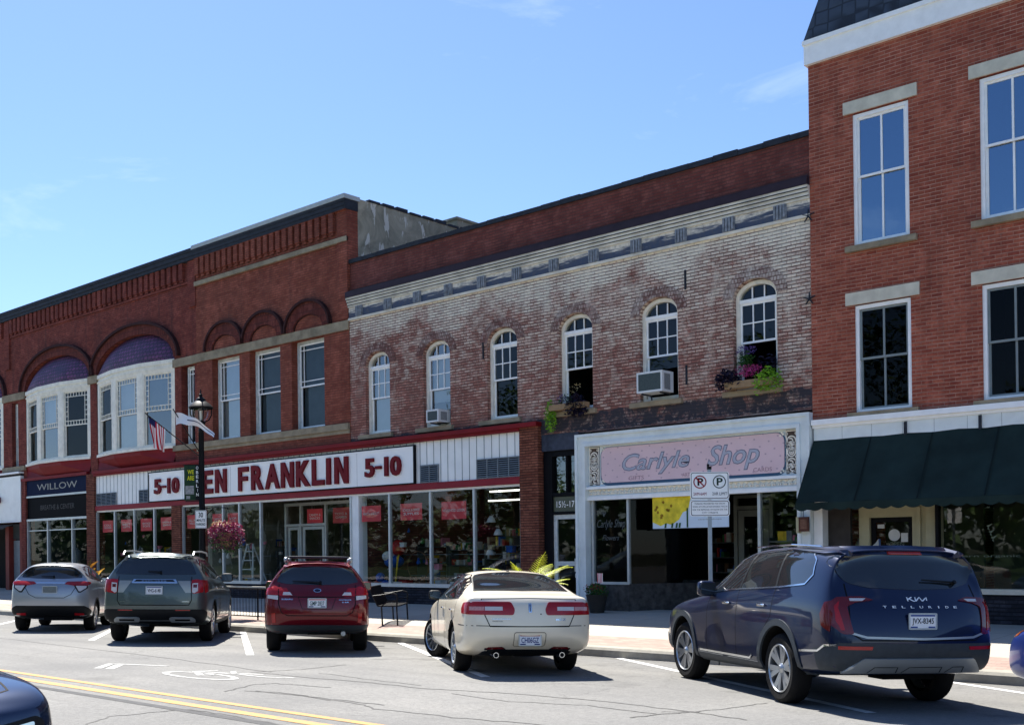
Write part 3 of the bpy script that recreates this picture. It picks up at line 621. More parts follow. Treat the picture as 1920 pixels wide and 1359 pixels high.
# the big name board
sg = thing('shop_sign', (-29.15, FY - .09, 3.73), 'long white sign reading BEN FRANKLIN 5-10 in dark red block letters', 'sign')
boxes(sg, 'board', 'signw', [(-36.1, -22.2, FY - .06, FY + .01, 3.75, 4.77)])
boxes(sg, 'border', 'blackp', [(-36.14, -22.16, FY - .075, FY + .01, 4.77, 4.805), (-36.14, -22.16, FY - .075, FY + .01, 3.715, 3.75), (-36.14, -36.1, FY - .075, FY + .01, 3.75, 4.77), (-22.2, -22.16, FY - .075, FY + .01, 3.75, 4.77)])
boxes(sg, 'trim', 'signw', [(-36.1, -22.2, FY - .07, FY - .0605, 4.72, 4.768)])
LT = pm('red_letter', S(112, 12, 24), .6, .06, 3)
for ch, a, b, z0, z1 in (('5', -35.68, -35.24, 3.99, 4.53), ('-', -35.19, -34.93, 4.20, 4.28), ('1', -34.84, -34.64, 3.99, 4.53), ('0', -34.51, -34.06, 3.98, 4.53),
                         ('B', -33.35, -32.72, 3.87, 4.66), ('E', -32.55, -31.99, 3.87, 4.66), ('N', -31.82, -31.19, 3.87, 4.66),
                         ('F', -30.49, -29.95, 3.87, 4.66), ('R', -29.77, -29.14, 3.87, 4.67), ('A', -29.03, -28.28, 3.87, 4.67), ('N', -28.19, -27.56, 3.87, 4.67), ('K', -27.42, -26.74, 3.87, 4.67),
                         ('L', -26.64, -26.07, 3.87, 4.67), ('I', -25.97, -25.75, 3.87, 4.67), ('N', -25.57, -24.96, 3.87, 4.67),
                         ('5', -24.2, -23.8, 3.99, 4.54), ('-', -23.75, -23.5, 4.21, 4.30), ('1', -23.4, -23.2, 3.99, 4.54), ('0', -23.11, -22.67, 3.98, 4.54)):
    m = M(); T_ = .16
    if ch in 'ILEFN1-':
        h = z1 - z0; t = .165 if h > .6 else .125; W = b - a; q = lambda x0, x1, y0, y1: m.box(a + x0, a + x1, FY - .13, FY - .06, z0 + y0, z0 + y1)
        if ch == 'I': q(.02, W - .02, 0, h)
        if ch == '-': q(0, W, 0, h)
        if ch == '1': q(W * .25, W * .95, 0, h)
        if ch == 'L': q(0, t, 0, h); q(t, W, 0, t)
        if ch in 'EF': q(0, t, 0, h); q(t, W, h - t, h); q(t, W * .9, h / 2 - t * .4, h / 2 + t * .5)
        if ch == 'E': q(t, W, 0, t)
        if ch == 'N': q(0, t, 0, h); q(W - t, W, 0, h); m.prism([(a + t, z1), (a + t, z1 - t * 1.7), (b - t, z0), (b - t, z0 + t * 1.7)], FY - .13, FY - .06)
    else: put_text(m, ch, a, b, z0, z1, FY - .06, bold=.035, depth=.07)
    m.build('letter', LT, sg)
m = M()
for i, x in enumerate((-33.9, -31.0, -24.6)): m.box(x - .003, x + .003, FY - .0635, FY - .0602, 3.75, 4.77)
m.build('panel_seam', MT['vent'], sg)
# red department notices hung inside the glass
NR = pm('notice_red', S(236, 84, 92), .5, .04, 3); WT = pm('print_white', S(236, 226, 222), .5, .03, 3)
for k, (a, b, c, d, y, l1, l2) in enumerate(((-39.73, -38.96, 2.7, 3.15, 0, 'COLL', 'BOOKS'), (-38.34, -37.58, 2.7, 3.15, 0, 'BEST', 'GIFTS'), (-36.94, -36.16, 2.7, 3.15, 0, 'VINTAGE', 'TOYS'), (-35.56, -34.77, 2.71, 3.16, 0, 'YARN &', 'SEWING'),
    (-33.83, -33.0, 2.72, 3.19, 0, 'ALL AGES', 'WELCOME'), (-32.29, -31.69, 2.75, 3.18, 0, 'CARDS &', 'PENS'), (-31.38, -30.8, 2.75, 3.18, 0, 'SHOP', 'LOCAL'), (-29.26, -28.45, 2.78, 3.28, 1.6, 'CANDY &', 'SNACKS'), (-27.92, -27.1, 2.78, 3.28, 1.6, 'TOYS &', 'GAMES'),
    (-24.56, -23.73, 2.72, 3.18, 0, 'HEALTH & BEAUTY', ''), (-22.9, -22.02, 2.72, 3.19, 0, 'SCHOOL & OFFICE', 'SUPPLIES'), (-21.25, -20.32, 2.7, 3.18, 0, 'HOUSEHOLD GOODS', ''))):
    yy = (FY if y == 0 else EY) + .075
    t = thing('window_notice', ((a + b) / 2, yy, c), 'red window notice reading ' + (l1 + ' ' + l2).strip(), 'notice', 'red notices in the variety store windows')
    boxes(t, 'card', NR, [(a, b, yy, yy + .008, c, d)])
    m = M(); h = (d - c)
    if l2: put_text(m, l1, a + .1, b - .1, c + h * .52, c + h * .68, yy - .003, .012); put_text(m, l2, a + .13, b - .13, c + h * .3, c + h * .46, yy - .003, .012)
    else: put_text(m, l1, a + .05, b - .05, c + h * .42, c + h * .58, yy - .003, .01)
    m.build('lettering', WT, t)
# interiors -------------------------------------------------
fl = M(); fl.box(-60, TX, .3, 14.6, .2, .34); o = fl.build('shop_floor', pm('vinyl_floor', S(96, 92, 80), .4, .1, 1), None); tag(o, kind='structure')
boxes(bF, 'inner_wall', 'shopwall', [(-40.7, -25.3, 8.0, 8.1, .35, 4.9), (-24.9, -17.5, 7.0, 7.1, .35, 4.9), (-40.85, -40.7, .3, 8, .35, 4.9), (-17.75, -17.6, .3, 7, .35, 4.9), (-34.5, -34.4, .35, 6, .35, 3.5)])
boxes(bF, 'display_deck', pm('display_deck', S(150, 140, 125), .7, .15, 3), [(-40.0, -34.7, .1, .95, .55, .72), (-34.0, -30.4, .1, .95, .55, .72), (-24.6, -18.3, .12, 1.0, .55, .72)])
TUBE = emis('tube_light', (1, .97, .88), 1.6)
for x0, x1, y, z in ((-20.55, -19.45, 1.2, 3.45), (-25.6, -24.2, 3.8, 3.35), (-23.0, -21.6, 3.8, 3.35), (-26.5, -25.4, 4.4, 3.4), (-37.5, -36.3, 4.5, 3.4), (-28.9, -27.9, 4.6, 3.35)):
    m = M(); m.box(x0, x1, y, y + .07, z, z + .04); o = m.build('ceiling_tube', TUBE, None); tag(o, 'lit fluorescent tube under the store ceiling', 'light', 'lit tubes inside the variety store')
GC = [pm('goods_%s' % n, c, .5, .2, 9) for n, c in (('white', S(215, 215, 210)), ('blue', S(40, 90, 170)), ('red', S(170, 40, 40)), ('yellow', S(215, 180, 50)), ('green', S(50, 110, 60)), ('brown', S(110, 75, 50)), ('grey', S(110, 115, 120)), ('black', S(30, 30, 34)), ('pink', S(200, 120, 140)), ('tan', S(180, 160, 130)))]
shelf_m = pm('shelf_steel', S(90, 92, 92), .5, .1, 4)
def shelf_unit(x, y, w_, h, n, lab, rz=0):
    t = thing('shelving_unit', (x, y, .35), lab, 'shelves', 'shelving inside the shops')
    m = M()
    for i in range(n): z = .45 + i * (h - .1) / (n - 1); m.box(x - w_ / 2, x + w_ / 2, y, y + .4, z, z + .03)
    for s_ in (-1, 1): m.box(x + s_ * w_ / 2 - .02, x + s_ * w_ / 2 + .02, y, y + .4, .35, .45 + h)
    m.build('frame', shelf_m, t); m = M()
    for i in range(n):
        z = .48 + i * (h - .1) / (n - 1); xx = x - w_ / 2 + .05
        while xx < x + w_ / 2 - .1:
            ww_ = rnd.uniform(.05, .17); hh = rnd.uniform(.08, .26)
            if rnd.random() < .85: m.box(xx, xx + ww_ - .01, y + rnd.uniform(.01, .1), y + .32, z, z + hh, rnd.choice((0, 0, 1, 2, 3, 4, 5, 5, 6, 6, 7, 7, 8, 9)))
            xx += ww_
    o = m.build('stock', GC, t); tag(o, kind='stuff')
for k, (x, y, w_, h, n) in enumerate(((-39.3, 2.2, 1.6, 1.5, 4), (-37.6, 2.6, 1.5, 1.5, 4), (-36.0, 2.2, 1.4, 1.5, 4), (-33.0, 3, 1.5, 1.7, 5), (-31.4, 2.5, 1.3, 1.4, 4), (-27.5, 4.2, 1.6, 1.5, 4), (-24.1, 2.4, 1.3, 1.6, 4), (-22.4, 2.2, 1.5, 1.5, 4), (-20.8, 2.0, 1.4, 1.6, 5), (-19.2, 2.2, 1.3, 1.4, 4), (-21.7, 4.2, 2.2, 1.9, 5), (-25.4, 4.6, 1.6, 1.8, 5))):
    shelf_unit(x, y, w_, h, n, 'stocked steel shelving unit standing inside the variety store')
def item(kind, x, y, z, s_, mi):
    m = M(); c = GC[mi]
    if kind == 'box': m.box(x - s_ / 2, x + s_ / 2, y - s_ / 3, y + s_ / 3, z, z + s_ * .8); m.box(x - s_ / 2 - .008, x + s_ / 2 + .008, y - s_ / 3 - .008, y + s_ / 3 + .008, z + s_ * .62, z + s_ * .8 + .004)
    elif kind == 'ball': m.lathe([(s_ / 2 * math.sin(math.pi * i / 8), s_ / 2 - s_ / 2 * math.cos(math.pi * i / 8)) for i in range(9)], (x, y, z), 14)
    elif kind == 'vase': m.lathe([(.0, 0), (s_ * .25, 0), (s_ * .38, s_ * .35), (s_ * .14, s_ * .8), (s_ * .2, s_), (s_ * .1, s_)], (x, y, z), 12)
    elif kind == 'doll':
        m.lathe([(.0, 0), (s_ * .28, .02), (s_ * .3, s_ * .3), (s_ * .12, s_ * .62), (s_ * .02, s_ * .64)], (x, y, z), 10); m.lathe([(s_ * .17 * math.sin(math.pi * i / 6), s_ * .76 - s_ * .17 * math.cos(math.pi * i / 6)) for i in range(7)], (x, y, z), 10)
    elif kind == 'basket': m.lathe([(0, 0), (s_ * .35, 0), (s_ * .5, s_ * .5), (s_ * .46, s_ * .5), (s_ * .3, .03)], (x, y, z), 14)
    o = m.build({'box': 'gift_box', 'ball': 'toy_ball', 'vase': 'vase', 'doll': 'stuffed_toy', 'basket': 'basket'}[kind], c, None, smooth=50)
    nm = ('white', 'blue', 'red', 'yellow', 'green', 'brown', 'grey', 'black', 'pink', 'tan')[mi]
    tag(o, '%s %s on the display shelf inside the variety store window' % (nm, {'box': 'gift box', 'ball': 'toy ball', 'vase': 'vase', 'doll': 'stuffed toy', 'basket': 'basket'}[kind]), {'box': 'box', 'ball': 'ball', 'vase': 'vase', 'doll': 'toy', 'basket': 'basket'}[kind], 'goods in the variety store windows')
r2 = random.Random(3)
for a, b in ((-39.8, -34.9), (-33.8, -30.5), (-24.4, -18.5)):
    x = a
    while x < b:
        item(r2.choice(['box', 'box', 'ball', 'vase', 'doll', 'basket', 'doll']), x, r2.uniform(.3, .8), .725, r2.uniform(.16, .38), r2.choice([0, 0, 0, 1, 2, 3, 5, 6, 8, 9, 4])); 
        if r2.random() < .8: item(r2.choice(['box', 'basket', 'doll', 'vase', 'box']), x + .08, r2.uniform(.15, .35), .725, r2.uniform(.2, .34), r2.choice([0, 0, 0, 0, 8, 9, 1, 3]))
        x += r2.uniform(.2, .32)
hang = random.Random(12)
for a, b in ((-39.8, -34.9), (-33.8, -30.7), (-24.4, -18.5)):
    x = a
    while x < b:
        zz = hang.uniform(1.15, 2.5); item(hang.choice(['doll', 'vase', 'basket', 'ball', 'doll', 'box']), x, hang.uniform(.5, 1.2), zz, hang.uniform(.1, .24), hang.choice([0, 0, 0, 6, 7, 4, 8, 9, 1, 5])); x += hang.uniform(.16, .34)
    for zz in (1.13, 1.75): boxes(bF, 'glass_shelf', GC[6], [(a, b, 1.25, 1.5, zz - .02, zz)])
item('ball', -24.1, .3, .95, .28, 1); item('ball', -23.85, .28, .72, .3, 1); item('ball', -24.3, .4, .72, .3, 2)
# wicker hoop and the pair of leaning sticks
m = M(); pts = [(-22.55 + .42 * math.cos(a / 24 * 6.283), .35, 1.42 + .42 * math.sin(a / 24 * 6.283)) for a in range(25)]; m.tube(pts, .015, 6)
tag(m.build('toy_hoop', GC[5], None), 'thin brown hoop standing behind the second right-hand store window', 'hoop')
m = M(); m.cyl((-23.45, .25, .72), (-23.3, .3, 1.75), .018, n=6); m.cyl((-23.38, .22, .72), (-23.36, .3, 1.7), .018, n=6); tag(m.build('wooden_stick', GC[3], None), 'pair of yellow sticks leaning by the mullion of the store window', 'stick')
# sitting plush in blue and red
t = thing('plush_toy', (-24.0, .6, 1.3), 'large red and blue plush figure in the store window', 'toy')
part(t, 'body', GC[1], lambda m: m.lathe([(.3 * math.sin(math.pi * i / 8), .3 - .2 * math.cos(math.pi * i / 8)) for i in range(9)], (-24.05, .8, 1.25), 14), smooth=60)
part(t, 'head', GC[2], lambda m: m.lathe([(.22 * math.sin(math.pi * i / 8), .3 - .24 * math.cos(math.pi * i / 8)) for i in range(9)], (-23.85, .8, 1.65), 14), smooth=60)
part(t, 'bib', GC[0], lambda m: m.lathe([(.2 * math.sin(math.pi * i / 8), .3 - .16 * math.cos(math.pi * i / 8)) for i in range(9)], (-24.12, .65, 1.4), 14), smooth=60)
boxes(t, 'plinth', GC[7], [(-24.4, -23.7, .5, 1.1, .73, 1.3)])
# hanging lamps
for x, z in ((-20.0, 1.72), (-19.95, 2.6), (-19.7, 2.25)):
    t = thing('pendant_lamp', (x, .6, z), 'small white pendant lamp hanging in the right store window, %s' % {1.72: 'lowest and largest', 2.6: 'topmost', 2.25: 'middle one'}[z], 'lamp')
    part(t, 'shade', GC[0], lambda m: m.lathe([(.04, .17), (.09, .1), (.13, 0), (.12, 0), (.03, .16)], (x, .6, z), 14), smooth=40); part(t, 'cord', GC[7], lambda m: m.cyl((x, .6, z + .17), (x, .6, 3.45), .006, n=5))
# white step ladder
t = thing('step_ladder', (-30.95, .7, .72), 'white wooden step ladder standing in the display window', 'ladder')
for s_ in (-1, 1): part(t, 'rail', GC[0], lambda m: m.cyl((-30.95 + s_ * .45, .35 if s_ < 0 else .35, .72), (-30.95 + s_ * .16, .6, 2.15), .035, n=6)); part(t, 'back_leg', GC[0], lambda m: m.cyl((-30.95 + s_ * .42, 1.0, .72), (-30.95 + s_ * .14, .62, 2.1), .025, n=6))
for i in range(4): boxes(t, 'rung', GC[0], [(-30.95 - .42 + i * .07, -30.95 + .42 - i * .07, .37 + i * .06, .47 + i * .06, .98 + i * .3, 1.02 + i * .3)])
# ------------------------------------------------------------------ navy fronted shop
bV = thing('storefront', (-43.4, 0, .3), 'navy fronted shop beside the variety store, lettered WILLOW', 'shop front')
boxes(bV, 'pilaster', 'brickB', [(-46.4, -46.02, -.1, .3, .2, 5.05)])
boxes(bV, 'red_band', 'redp', [(-46.4, -40.72, -.12, .2, 4.98, 5.1)])
boxes(bV, 'fascia_board', 'navy', [(-46.0, -40.74, -.04, .2, 4.34, 4.98)])
boxes(bV, 'transom_board', pm('black_board', S(12, 13, 16), .6, .1, 3, ior=1.2), [(-46.0, -40.74, -.02, .2, 3.37, 4.26)])
boxes(bV, 'rail', 'alu', [(-46.0, -40.74, -.07, .2, 4.262, 4.338), (-46.0, -40.74, -.07, .2, 3.28, 3.368), (-46.0, -40.74, -.05, .2, .75, .82)])
boxes(bV, 'bulkhead', 'blackp', [(-46.0, -44.1, -.02, .2, .2, .75), (-42.1, -40.74, -.02, .2, .2, .75)])
m = M(); put_text(m, 'WILLOW', -45.05, -41.62, 4.54, 4.8, -.045, .0); m.build('lettering', pm('gilt_letter', S(160, 160, 150), .5, .1, 3), bV)
m = M(); put_text(m, 'BREATHE & CENTER', -44.8, -41.9, 3.72, 3.92, -.025, .0); m.build('small_lettering', pm('dim_letter', S(70, 66, 66), .5, .1, 3), bV)
for x in (-45.97, -44.17, -42.08, -40.77): boxes(bV, 'mullion', 'alu', [(x - .035, x + .035, -.05, .08, .82, 3.28)])
for a, b in ((-45.93, -44.2), (-44.13, -42.12), (-42.04, -40.8)):
    part(bV, 'shop_pane', 'gl_shop', lambda m: m.prism(rect(a, b, .4, 3.28), .02, .02, back=False, sides=False), fixn=False)
boxes(bV, 'transom_rail', 'alu', [(-45.93, -40.8, -.02, .04, 2.86, 2.9)])
boxes(bV, 'inner_wall', pm('dim_wall', S(60, 66, 66), .9, .1, 2), [(-46.4, -40.9, 5, 5.1, .35, 4.9), (-46.4, -46.3, .3, 5, .35, 4.9)])
for x in (-44.7, -43.0): shelf_unit(x, 2.0, 1.2, 1.3, 4, 'stocked shelving unit inside the navy fronted shop')
# dress form
t = thing('dress_form', (-43.5, .9, .35), 'pale dress form inside the navy fronted shop window', 'mannequin')
part(t, 'torso', GC[6], lambda m: m.lathe([(.03, .0), (.15, .05), (.2, .3), (.13, .55), (.2, .8), (.16, 1.0), (.05, 1.06), (.05, 1.14), (.02, 1.15)], (-43.5, .9, 1.0), 16), smooth=60); part(t, 'pole', GC[7], lambda m: (m.cyl((-43.5, .9, .35), (-43.5, .9, 1.0), .02), m.cyl((-43.5, .9, .35), (-43.5, .9, .38), .18)))
# ------------------------------------------------------------------ white-signed shop on the far left
bL = thing('storefront', (-50, 0, .3), 'white panelled shop front at the left edge with red posts', 'shop front')
boxes(bL, 'sign_panel', 'panelw', [(-56, -46.42, -.12, .2, 3.36, 5.24)]); boxes(bL, 'trim', 'white', [(-56, -46.40, -.2, .2, 5.34, 5.42), (-56, -46.4, -.14, .2, 3.28, 3.35)])
boxes(bL, 'shadow_band', 'blackp', [(-56, -46.42, -.1, .2, 5.245, 5.335)])
boxes(bL, 'post', pm('brick_red_post', S(120, 50, 42), .6, .1, 4), [(-47.95, -47.62, -.1, .2, .2, 3.1), (-46.62, -46.4, -.08, .2, .2, 3.28)])
m = M(); m.poly([(-56, -.1, 3.2), (-47.15, -.1, 3.2), (-47.0, -.6, 3.02), (-56, -.6, 3.02)]); m.poly([(-56, -.6, 3.02), (-47.0, -.6, 3.02), (-47.0, -.6, 2.96), (-56, -.6, 2.96)]); m.build('canopy', MT['blackp'], bL)
boxes(bL, 'door', MT['vent'], [(-47.6, -46.66, .1, .15, .3, 2.5)]); boxes(bL, 'transom_board', pm('dim_wall', S(60, 66, 66)), [(-47.6, -46.66, .08, .18, 2.55, 3.2)])
boxes(bL, 'inner_wall', 'dark', [(-56, -48.0, 1.2, 1.3, .3, 3.3)])
m = M(); m.box(-49.2, -48.3, -.3, -.14, 4.15, 4.4); m.box(-49.2, -48.36, -.31, -.3, 4.18, 4.37); m.build('raised_letter', LT, bL)
# ------------------------------------------------------------------ stair door between the shops
bD = thing('storefront', (-17.0, .1, .3), 'narrow black entrance bay with a glazed door marked 15 1/2 - 17 1/2', 'entrance')
boxes(bD, 'beam', pm('worn_blue_black_beam', S(62, 68, 82), .7, .35, 5, .3, dirt=.6), [(-17.63, -16.46, -.02, .3, 4.31, 4.72)])
boxes(bD, 'jamb', 'blackp', [(-17.63, -17.36, .05, .3, .3, 4.31), (-16.52, -16.46, .05, .3, .3, 4.31), (-17.36, -16.52, .06, .25, 4.17, 4.31), (-17.36, -16.52, .06, .25, 3.17, 3.26), (-17.36, -16.52, .06, .25, 2.72, 2.78), (-16.93, -16.88, .06, .2, 3.26, 4.17)])
part(bD, 'transom_pane', 'gl_up', lambda m: (m.prism(rect(-17.36, -16.93, 3.26, 4.17), .15, .15, back=False, sides=False), m.prism(rect(-16.88, -16.52, 3.26, 4.17), .15, .15, back=False, sides=False)), fixn=False)
boxes(bD, 'number_board', pm('olive_glass', S(84, 88, 72), .3, .1, 3), [(-17.36, -16.52, .1, .16, 2.79, 3.16)])
m = M(); put_text(m, '15½-17½', -17.26, -16.55, 2.89, 3.05, .095, .005); m.build('lettering', MT['signw'], bD)
m = M(); m.prism(rect(-17.36, -16.52, .32, 2.71), .1, .15, [rect(-17.25, -16.63, 1.55, 2.6)[::-1], rect(-17.25, -16.63, .5, 1.44)[::-1]]); d = m.build('glazed_door', MT['wframe'], bD)
part(d, 'pane', 'gl_shop', lambda m: (m.prism(rect(-17.25, -16.63, 1.55, 2.6), .12, .12, back=False, sides=False), m.prism(rect(-17.25, -16.63, .5, 1.44), .12, .12, back=False, sides=False)), fixn=False)
boxes(d, 'handle', 'alu', [(-16.66, -16.56, .03, .1, 1.3, 1.62), (-16.66, -16.56, .05, .1, 1.15, 1.25)])
boxes(bD, 'inner_wall', 'shopwall', [(-17.6, -16.4, 1.5, 1.6, .3, 4.3), (-16.44, -16.3, .3, 5, .35, 4.7)])
# ------------------------------------------------------------------ pink-signed gift shop
bC = thing('storefront', (-13.4, 0, .3), 'gift shop front in a pale moulded frame around a pink sign', 'shop front')
def frame(m, a, b, z0, z1, w_, y0, y1):
    m.box(a, a + w_, y0, y1, .3, z1); m.box(b - w_, b, y0, y1, .3, z1); m.box(a + w_, b - w_, y0, y1, z1 - w_, z1)
wgrey = pm('pale_moulding', S(222, 230, 230), .45, .05, 4, .03, dirt=.22)
m = M(); frame(m, -16.44, -10.3, .3, 4.62, .07, -.2, .2); m.build('outer_moulding', wgrey, bC)
m = M(); frame(m, -16.37, -10.37, .3, 4.55, .15, -.15, .2); m.build('flat_moulding', wgrey, bC)
m = M(); frame(m, -16.22, -10.52, .3, 4.40, .08, -.19, .2); m.build('inner_moulding', wgrey, bC)
boxes(bC, 'header', wgrey, [(-16.14, -10.6, -.04, .2, 3.02, 4.32)]); boxes(bC, 'cornice', MT['white'], [(-16.14, -10.6, -.16, -.04, 3.28, 3.34), (-16.14, -10.6, -.10, -.04, 3.02, 3.1), (-16.14, -10.6, -.07, -.04, 3.1, 3.12)])
m = M(); x = -16.1
while x < -10.65:
    m.box(x, x + .028, -.085, -.041, 3.15, 3.19); m.box(x + .045, x + .073, -.085, -.041, 3.15, 3.19); m.prism([(x - .02, 3.27), (x + .04, 3.21), (x + .1, 3.27)], -.07, -.041); x += .132
m.build('lace_trim', pm('lace_cream', S(240, 234, 220), .6, .08, 5), bC)
boxes(bC, 'trim_shadow_board', 'vent', [(-16.14, -10.6, -.0405, -.04 + .001, 3.13, 3.28)]) if False else None
bs = thing('shop_sign', (-13.4, -.06, 3.38), 'pink dotted sign with rounded corners reading Carlyle Shop in grey script', 'sign')
part(bs, 'border', pm('slate_blue_trim', S(72, 104, 128), .5, .1, 3), lambda m: m.prism(rrect(-15.76, -10.9, 3.36, 4.27, .2), -.055, -.045))
part(bs, 'board', 'pink', lambda m: m.prism(rrect(-15.73, -10.93, 3.42, 4.26, .19), -.075, -.06))
SC = pm('script_grey', S(176, 180, 194), .5, .08, 4); SD = pm('script_outline', S(112, 114, 134), .5, .08, 4)
for txt, a, b, z0, z1 in (('Carlyle', -15.12, -13.24, 3.55, 4.07), ('Shop', -12.80, -11.5, 3.52, 4.11)):
    m = M(); put_text(m, txt, a, b, z0, z1, -.079, .028, .32); m.build('letter_outline', SD, bs)
    m = M(); put_text(m, txt, a + .02, b - .02, z0 + .02, z1 - .02, -.083, .004, .32); m.build('lettering', SC, bs)
SM = pm('rose_letter', S(168, 130, 140), .5, .08, 4); m = M()
for txt, a, b, z0, z1 in (('GIFTS', -14.93, -14.5, 3.455, 3.545), ('CARDS', -11.66, -11.22, 3.46, 3.55), ('ART', -13.45, -13.25, 3.455, 3.54)): put_text(m, txt, a, b, z0, z1, -.079, 0)
m.build('small_lettering', SM, bs)
for cx, w_ in ((-15.95, .30), (-10.77, .26)):    # fretwork panels
    x0, x1 = cx - w_ / 2, cx + w_ / 2
    boxes(bC, 'fret_backing', pm('brown_backing', S(84, 72, 66), .8, .1, 4), [(x0, x1, -.05, -.041, 3.38, 4.30)])
    m = M()
    def ringc(x, z, r, t_, a0=0, a1=360, n=14):
        for i in range(n):
            q0, q1 = rad(a0 + (a1 - a0) * i / n), rad(a0 + (a1 - a0) * (i + 1) / n)
            m.poly([(x + r_ * math.cos(q), -.062, z + r_ * math.sin(q)) for r_, q in ((r - t_, q0), (r, q0), (r, q1), (r - t_, q1))])
    for j in range(4):
        zz = 3.49 + j * .115 + (.235 if j > 1 else 0); ringc(cx, zz, .115, .03); ringc(cx + .02 * (-1) ** j, zz, .065, .028, 40 + 180 * (j % 2), 300 + 180 * (j % 2))
    ringc(cx, 3.84, .11, .028); ringc(cx, 3.84, .065, .025); ringc(cx, 3.84, .03, .03)
    for z in (3.40, 4.27): m.box(x0 + .02, x1 - .02, -.062, -.052, z, z + .02)
    for s_ in (-1, 1): m.box(cx + s_ * (w_ / 2 - .015) - .01, cx + s_ * (w_ / 2 - .015) + .01, -.062, -.052, 3.4, 4.29)
    for z in (3.44, 3.66, 3.73, 3.95, 4.02, 4.22): 
        for s_ in (-1, 1): ringc(cx + s_ * .105, z, .03, .018)
    m.build('fretwork', pm('lace_cream', S(216, 208, 190)), bC, fixn=False)
for x, z in ((-15.68, 4.22), (-15.68, 3.45), (-10.98, 4.22), (-10.98, 3.45)):
    m = M()
    for k in range(3): m.cyl((x + .03 * (k - 1), -.05, z + .03 * ((k * 2) % 3 - 1)), (x + .03 * (k - 1), -.088, z + .03 * ((k * 2) % 3 - 1)), .022, n=8)
    m.build('corner_scroll', pm('lace_cream', S(216, 208, 190)), bC)
boxes(bC, 'mullion', 'alu', [(-16.1, -16.04, 0, .08, 1.02, 3.02), (-15.06, -15.0, 0, .08, .35, 3.02), (-16.04, -15.06, -.02, .1, 1.0, 1.06), (-11.62, -11.55, 0, .1, .35, 3.02), (-10.65, -10.6, 0, .1, .35, 3.02)])
boxes(bC, 'bulkhead', 'stonemix', [(-16.14, -15.0, -.02, .2, .3, 1.0), (-11.55, -10.6, -.02, .2, .3, 1.0), (-15.0, -13.0, 2.3, 2.5, .3, 1.05)])
m = M(); m.poly([(-15.0, .0, .3), (-13.3, 2.4, .3), (-13.3, 2.4, 1.02), (-15.0, .0, 1.02)]); m.build('stone_base', MT['stonemix'], bC, fixn=False)
part(bC, 'shop_pane', 'gl_shop', lambda m: m.prism(rect(-16.04, -15.06, 1.06, 3.02), .04, .04, back=False, sides=False), fixn=False)
part(bC, 'side_pane', 'gl_low', lambda m: m.poly([(-15.0, .05, 1.02), (-13.3, 2.4, 1.02), (-13.3, 2.4, 3.1), (-15.0, .05, 3.1)]), fixn=False)
part(bC, 'shop_pane', 'gl_shop', lambda m: m.prism(rect(-11.55, -10.65, 1.0, 3.02), .04, .04, back=False, sides=False), fixn=False)
boxes(bC, 'ceiling', 'dark', [(-16.1, -10.6, .2, 5, 3.1, 3.2)]); boxes(bC, 'inner_wall', 'dark', [(-16.3, -10.5, 5, 5.1, .3, 4.7), (-16.3, -16.2, .3, 5, .3, 4.6), (-10.55, -10.45, .3, 5, .3, 4.6)])
# recessed door
dm = M(); dm.prism(rect(-12.95, -11.95, .34, 3.05), 1.3, 1.38, [rect(-12.86, -12.04, .34, 2.72)[::-1], rect(-12.86, -12.04, 2.8, 2.98)[::-1]]); dm.build('door_frame', 'x' and pm('grey_olive_paint', S(96, 98, 88), .5, .1, 5), bC)
dm = M(); dm.prism(rect(-12.84, -12.06, .36, 2.7), 1.32, 1.37, [rect(-12.70, -12.2, .6, 2.55)[::-1]]); d = dm.build('glazed_door', pm('grey_olive_paint', S(96, 98, 88)), bC)
part(d, 'pane', 'gl_shop', lambda m: m.prism(rect(-12.70, -12.2, .6, 2.55), 1.345, 1.345, back=False, sides=False), fixn=False)
for x in (-14.2, -11.4): shelf_unit(x, 3.0 if x < -13 else .9, .9, 1.6, 5, 'stocked shelving unit inside the gift shop')
# window script
m = M(); put_text(m, 'Carlyle Shop', -15.95, -15.12, 2.3, 2.55, .03, 0, .4); put_text(m, 'Flowers', -15.8, -15.3, 2.05, 2.18, .03, 0, .4)
for s_, z in ((-15.75, 2.75), (-15.25, 2.5)): m.prism([(s_ - .06, z), (s_, z - .14), (s_ + .08, z - .02), (s_ + .02, z - .05)], .03, .032)
m.build('window_script', pm('faint_script', S(86, 92, 92), .6), bC)
# daffodil banner
t = thing('hanging_banner', (-13.3, .3, 2.28), 'yellow daffodil banner with white text area hung under the pink shop sign', 'banner')
BWT = pm('banner_white', S(206, 222, 236), .6, .03, 3)
boxes(t, 'sheet', BWT, [(-14.32, -12.32, .0, .01, 2.30, 3.02)])
m = M(); pts = [(-14.32, 2.45), (-14.1, 2.36), (-13.95, 2.42), (-13.8, 2.38), (-13.6, 2.5), (-13.5, 2.66), (-13.36, 2.7), (-13.3, 2.95), (-13.2, 3.02), (-14.32, 3.02)]; m.prism(pts, -.004, -.001); m.build('daffodil_print', pm('daffodil_yellow', S(226, 204, 60), .6, .25, 6), t)
m = M(); rb = random.Random(9)
for i in range(9):
    cx, cz = rb.uniform(-14.25, -13.45), rb.uniform(2.55, 2.98); a0 = rb.uniform(0, 6)
    m.poly([(cx + .05 * math.cos(a0 + a) * rb.uniform(.5, 1.2), -.006, cz + .04 * math.sin(a0 + a)) for a in (0, 1.3, 2.5, 3.8, 5)])
m.build('print_shadow', pm('daffodil_ochre', S(150, 116, 30), .6, .3, 6), t)
m = M()
for x in (-14.0, -13.82, -13.7, -13.62): m.prism([(x, 2.31), (x + .05, 2.31), (x + .07, 2.42), (x + .02, 2.42)], -.007, -.005)
